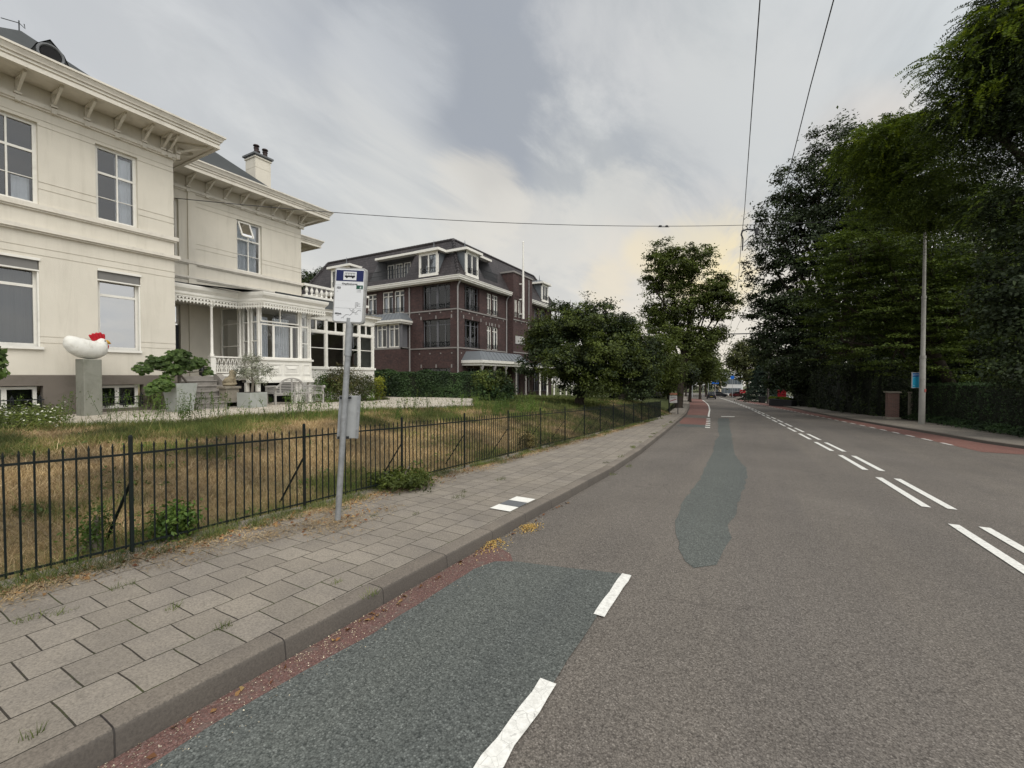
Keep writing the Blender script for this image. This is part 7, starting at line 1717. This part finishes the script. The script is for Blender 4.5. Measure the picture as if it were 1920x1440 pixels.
def grass():
    R = np.random.default_rng(90)
    M_dry = leafmat('grass_dry', (.21, .145, .090), (.335, .24, .145), (.49, .39, .26), .2, .85); M_grn = leafmat('grass_green', (.060, .082, .026), (.10, .128, .040), (.165, .185, .07), .3, .75); M_mixg = leafmat('grass_straw_green', (.13, .125, .05), (.20, .18, .075), (.28, .245, .11), .25, .8)
    # sample points over the visible lawn, thinning with distance
    n = 950000; y = -.8+R.random(n)**1.6*34; x = -4.93-R.random(n)**.8*(8.5+y*.18)
    d = np.hypot(x, y)
    keep = R.random(n) < np.clip(8.0/d, .25, 1)**1.1; x, y, d = x[keep], y[keep], d[keep]
    inside = field(x, y, lambda a, b: 1.0 if in_gravel(a, b) else 0.0) > .5; edge = R.random(len(x)) < .012; k2 = ~inside | edge
    x, y, d = x[k2], y[k2], d[k2]
    z = field(x, y, zl); P = np.stack([x, y, z-.01], 1)
    pn = field(x, y, lambda a, b: mn.noise((a*.55, b*.55, 4))+.5*mn.noise((a*1.7, b*1.7, 9)))
    # drier on the bank by the railing, greener on the flat top and further along
    top = np.clip((-x-8.6-.0*y)/2.0, -1, 1)*.38+np.clip((y-9)/9, 0, 1)*.55
    g = pn*1.1+top+R.normal(0, .16, len(x)); near = np.clip(1-np.abs(x+5.0)/.5, 0, 1)*.35; g = g+near*(pn > -.1)
    for (gx_, gy_, rr_) in ((-5.1, 1.35, .28), (-5.15, 1.95, .38), (-5.1, 3.0, .3), (-5.2, 4.6, .6), (-5.3, 6.3, .7), (-5.2, 8.5, .8), (-5.5, 12, 1.2), (-5.5, 16, 1.5), (-5.4, 21, 2)): q_ = np.exp(-((x-gx_)**2+(y-gy_)**2)/rr_**2); g = g+q_*.75
    kind = np.where(g > .32, 1, np.where(g > .12, 2, 0))
    h = np.where(kind == 0, .075, .11)*R.uniform(.5, 1.7, len(x)); tall = R.random(len(x)) < .012; h = np.where(tall, h*2.8, h)
    w = np.maximum(.0016, d*.00045)
    for k, m, lean, nm in ((0, M_dry, 1.0, 'dry'), (1, M_grn, .5, 'green'), (2, M_mixg, .7, 'mixed')):
        s = kind == k; V = blades(P[s], h[s], w[s][:, None], lean, R)
        o = quads_mesh('grass', V, m, None); tag(o, {'dry': 'parched brown grass covering the bank behind the railing', 'green': 'green grass patches along the top of the bank', 'mixed': 'yellowing grass mixed over the lawn'}[nm], 'grass', kind='stuff')
    # broad leaved weeds scattered through the turf
    ids = R.choice(len(x), 2600, replace=False); ids = ids[(g[ids] > -.05)]; k = 9; C = np.repeat(np.stack([x[ids], y[ids], z[ids]+.03], 1), k, 0)+R.normal(0, 1, (len(ids)*k, 3))*np.array([.05, .05, .025])
    o = quads_mesh('turf_weeds', leaf_quads(C, np.tile([.1, 0, .9], (len(C), 1)), .055, .5, R, .6), LM['greenweed'], None); tag(o, 'small broad leaved weeds scattered through the turf of the bank', 'weeds', kind='stuff')
    # tall seeding weeds along the gravel edge and on the bank
    V = []; Vl = []
    spots = [T(*p) for p in [(R.uniform(0, 780), R.uniform(775, 800)) for _ in range(45)]]+[T(R.uniform(180, 900), R.uniform(768, 790)) for _ in range(30)]+[T(R.uniform(890, 1010), R.uniform(762, 785)) for _ in range(60)]
    for s in spots:
        H_ = R.uniform(.25, .75); nst = R.integers(1, 4)
        for _ in range(nst):
            b = np.array([s.x+R.normal(0, .08), s.y+R.normal(0, .08), s.z]); t = b+np.array([R.normal(0, .1), R.normal(0, .1), H_]); sd = np.array([.006*math.cos(YAW), .006*math.sin(YAW), 0]); V.append([b-sd, b+sd, t+sd*.5, t-sd*.5])
            q = R.random((26, 1))**.7; c = b+(t-b)*q+R.normal(0, .035, (26, 3)); Vl.append(leaf_quads(c, R.normal(0, 1, (26, 3)), .05, .4, R))
    o = quads_mesh('tall_weeds', np.concatenate([np.array(V)]+Vl), LM['greenweed'], None); tag(o, 'scattered tall seeding weeds along the edge of the white gravel', 'weeds', kind='stuff')
    # dense leafy ground cover with white flowers at the far left
    pts = [T(R.uniform(-40, 110), R.uniform(768, 812)) for _ in range(260)]; C = np.array([[p.x, p.y, p.z] for p in pts]); C = np.repeat(C, 30, 0)+R.normal(0, 1, (len(pts)*30, 3))*np.array([.12, .12, .10])+np.array([0, 0, .16])
    o = quads_mesh('flowering_weeds', leaf_quads(C, np.tile([.2, 0, .8], (len(C), 1)), .055, .5, R), LM['mid'], None); tag(o, 'mat of leafy white flowered weeds at the left edge of the gravel', 'weeds', kind='stuff')
    fl = C[R.random(len(C)) < .035]+np.array([0, 0, .05]); o = quads_mesh('weed_flowers', leaf_quads(fl, np.tile([.3, -.1, .9], (len(fl), 1)), .05, .9, R, .3), leafmat('petal_white', (.5, .5, .44), (.6, .6, .55), (.7, .7, .64), .2), None); tag(o, 'tiny white flowers dotted over the weeds at the left edge', 'flowers', kind='stuff')
    # individual larger weeds
    def weed(label, px_, py_, dz, w, h, lm, n, leaf, seed, X=None, name='weed', asp=.35):
        p = T(px_, py_) if X is None else RX(px_, py_, X); z = zl(p.x, p.y) if p.x < -4.95 else zr(p.y)+.12
        bush(name, label, (p.x, p.y, z+dz), (w, w, h), lm, n, leaf, seed, 'plant', crad=.12, aspect=asp, shell=.3, stems=12, up=.3)
    weed('bright green leafy weed clump growing through the foot of the railing', 325, 1020, 0, .20, .20, 'greenweed', 1500, .05, 101, X=-4.98, asp=.5)
    weed('feathery green tall weed inside the railing left of the first post', 175, 985, 0, .14, .26, 'greenweed', 700, .04, 102, X=-5.2)
    weed('sprawling dark green thistle like weed spilling through the railing past the sign', 752, 925, 0, .58, .15, 'mid', 3200, .06, 103, X=-4.75, asp=.4)
    weed('reddish brown withered plant growing through the railing further along', 985, 835, 0, .26, .32, 'brownish', 700, .06, 104, X=-4.95)
    weed('tall blurred green weed left of the fig planter', 290, 770, 0, .35, .55, 'mid', 1500, .045, 105)
    weed('green weed in front of the big basement window at far left', 55, 770, 0, .40, .42, 'greenweed', 1300, .07, 106)
    weed('dark leafy weed before the villa wall left of the pedestal', 95, 772, 0, .40, .40, 'mid', 1200, .05, 107)
    weed('low green plant at the end of the bench', 500, 758, 0, .22, .2, 'greenweed', 400, .05, 108)
    # grass tufts and litter along the foot of the railing and in paving joints
    def tufts(spots, nm, label, m, hgt, per=70):
        B_ = []
        for (x, y, r, hh) in spots:
            k = int(per*r/.1); a = R.random(k)*6.283; q = r*np.sqrt(R.random(k)); px_ = x+q*np.cos(a)*.7; py_ = y+q*np.sin(a)*1.4; z = np.array([zr(v)+.115 for v in py_]); B_.append(blades(np.stack([px_, py_, z], 1), hh*R.uniform(.4, 1.3, k), np.full((k, 1), .0022), .6, R))
        o = quads_mesh(nm, np.concatenate(B_), m, None); tag(o, label, 'grass', kind='stuff')
    sp = []
    for _ in range(260): yy = .5+R.random()**1.3*26; sp.append((pav_out(yy)-.03+R.normal(0, .09), yy, R.uniform(.04, .17), R.uniform(.05, .15)))
    for px_, py_, r in ((85, 1100, .07), (235, 1060, .10), (120, 1148, .05), (325, 1138, .04), (230, 1098, .06), (60, 1160, .06), (630, 1085, .035), (695, 1105, .05), (60, 1385, .03), (420, 1170, .04), (870, 905, .05), (700, 955, .05), (780, 950, .04), (860, 915, .1), (940, 880, .1), (640, 945, .1), (1180, 850, .1), (1150, 866, .08)): p = RZ(px_, py_, .09-.02*(1200-py_)/300 if py_ < 1200 else .09); sp.append((p.x, p.y, r, .05))
    for _ in range(24): yy = R.uniform(8, 26); sp.append((kl(yy)-.25+R.normal(0, .05), yy, R.uniform(.04, .12), .05))
    tufts(sp, 'grass_tufts', 'small green grass tufts along the railing foot and in the paving joints', M_grn, .08)
    sp = [(pav_out(yy)+abs(R.normal(0, .12)), yy, R.uniform(.08, .2), .02) for yy in .4+R.random(300)**1.4*22]+[(-4.05+R.normal(0, .16), 3.3+R.normal(0, .25), .12, .03) for _ in range(22)]+[(-4.3+R.normal(0, .1), 2.6+R.normal(0, .3), .12, .02) for _ in range(12)]+[(-4.2, 1.9, .12, .02), (-4.35, 1.7, .12, .02)]
    B_ = []
    for (x, y, r, hh) in sp:
        k = int(60*r/.1); px_ = x+R.normal(0, r*.6, k); py_ = y+R.normal(0, r*1.1, k); P = np.stack([px_, py_, np.array([zr(v)+.128 for v in py_])+R.random(k)*hh*.4], 1); B_.append(leaf_quads(P, np.tile([0, 0, 1.0], (k, 1)), .05, .10, R, .25))
    o = quads_mesh('straw_litter', np.concatenate(B_), M_dry, None); tag(o, 'dry straw and stalks littering the pavement edge around the sign pole', 'litter', kind='stuff')
    lf = leafmat('fallen_leaf', (.14, .05, .025), (.21, .11, .05), (.32, .22, .10), .1, .8)
    P = []
    for _ in range(1300): yy = .3+R.random()**1.3*20; P.append((pav_out(yy)+.06+R.normal(.0, .11), yy, zr(yy)+.135))
    for _ in range(70): P.append((-4.1+R.normal(0, .2), 3.3+R.normal(0, .3), zr(3.3)+.135))
    for _ in range(60): yy = R.uniform(.3, 6); P.append((-2.4+abs(R.normal(0, .05)), yy, zr(yy)+.012))
    P = np.array(P); o = quads_mesh('fallen_leaves', leaf_quads(P, np.tile([0, 0, 1.0], (len(P), 1)), .045, .6, R, .35), lf, None); tag(o, 'brown fallen leaves gathered under the railing and in the gutter', 'litter', kind='stuff')
    sd = leafmat('seed_litter', (.30, .18, .06), (.45, .30, .10), (.6, .45, .18), .1, .8)
    for (px_, py_, r, lab) in ((918, 1018, .075, 'small heap of golden seed litter against the kerb, the nearer of two'), (992, 983, .06, 'small heap of golden seed litter in the gutter, the further of two')):
        p = RZ(px_, py_, -.12); k = 420; x = p.x+R.normal(0, r, k); yv = p.y+R.normal(0, r*1.6, k); q = np.exp(-((x-p.x)**2+(yv-p.y)**2/2.5)/(r*r*1.5)); C = np.stack([x, yv, np.array([zr(v) for v in yv])+.006+.035*q*R.random(k)], 1)
        o = quads_mesh('seed_heap', leaf_quads(C, np.tile([0, 0, 1.0], (k, 1)), .022, .45, R, .5), sd, None); tag(o, lab, 'litter', kind='stuff')
    # crumbs in the red gutter strip
    k = 1500; yv = R.uniform(.2, 5, k); C = np.stack([-2.42+np.abs(R.normal(0, .13, k)), yv, np.array([zr(v) for v in yv])+.011], 1); o = quads_mesh('gutter_grit', leaf_quads(C, np.tile([0, 0, 1.0], (k, 1)), .008, .7, R, .3), leafmat('grit', (.25, .2, .14), (.4, .34, .26), (.6, .54, .45), 0, .9), None); tag(o, 'pale grit and seed husks lying along the kerb gutter', 'litter', kind='stuff')
grass()
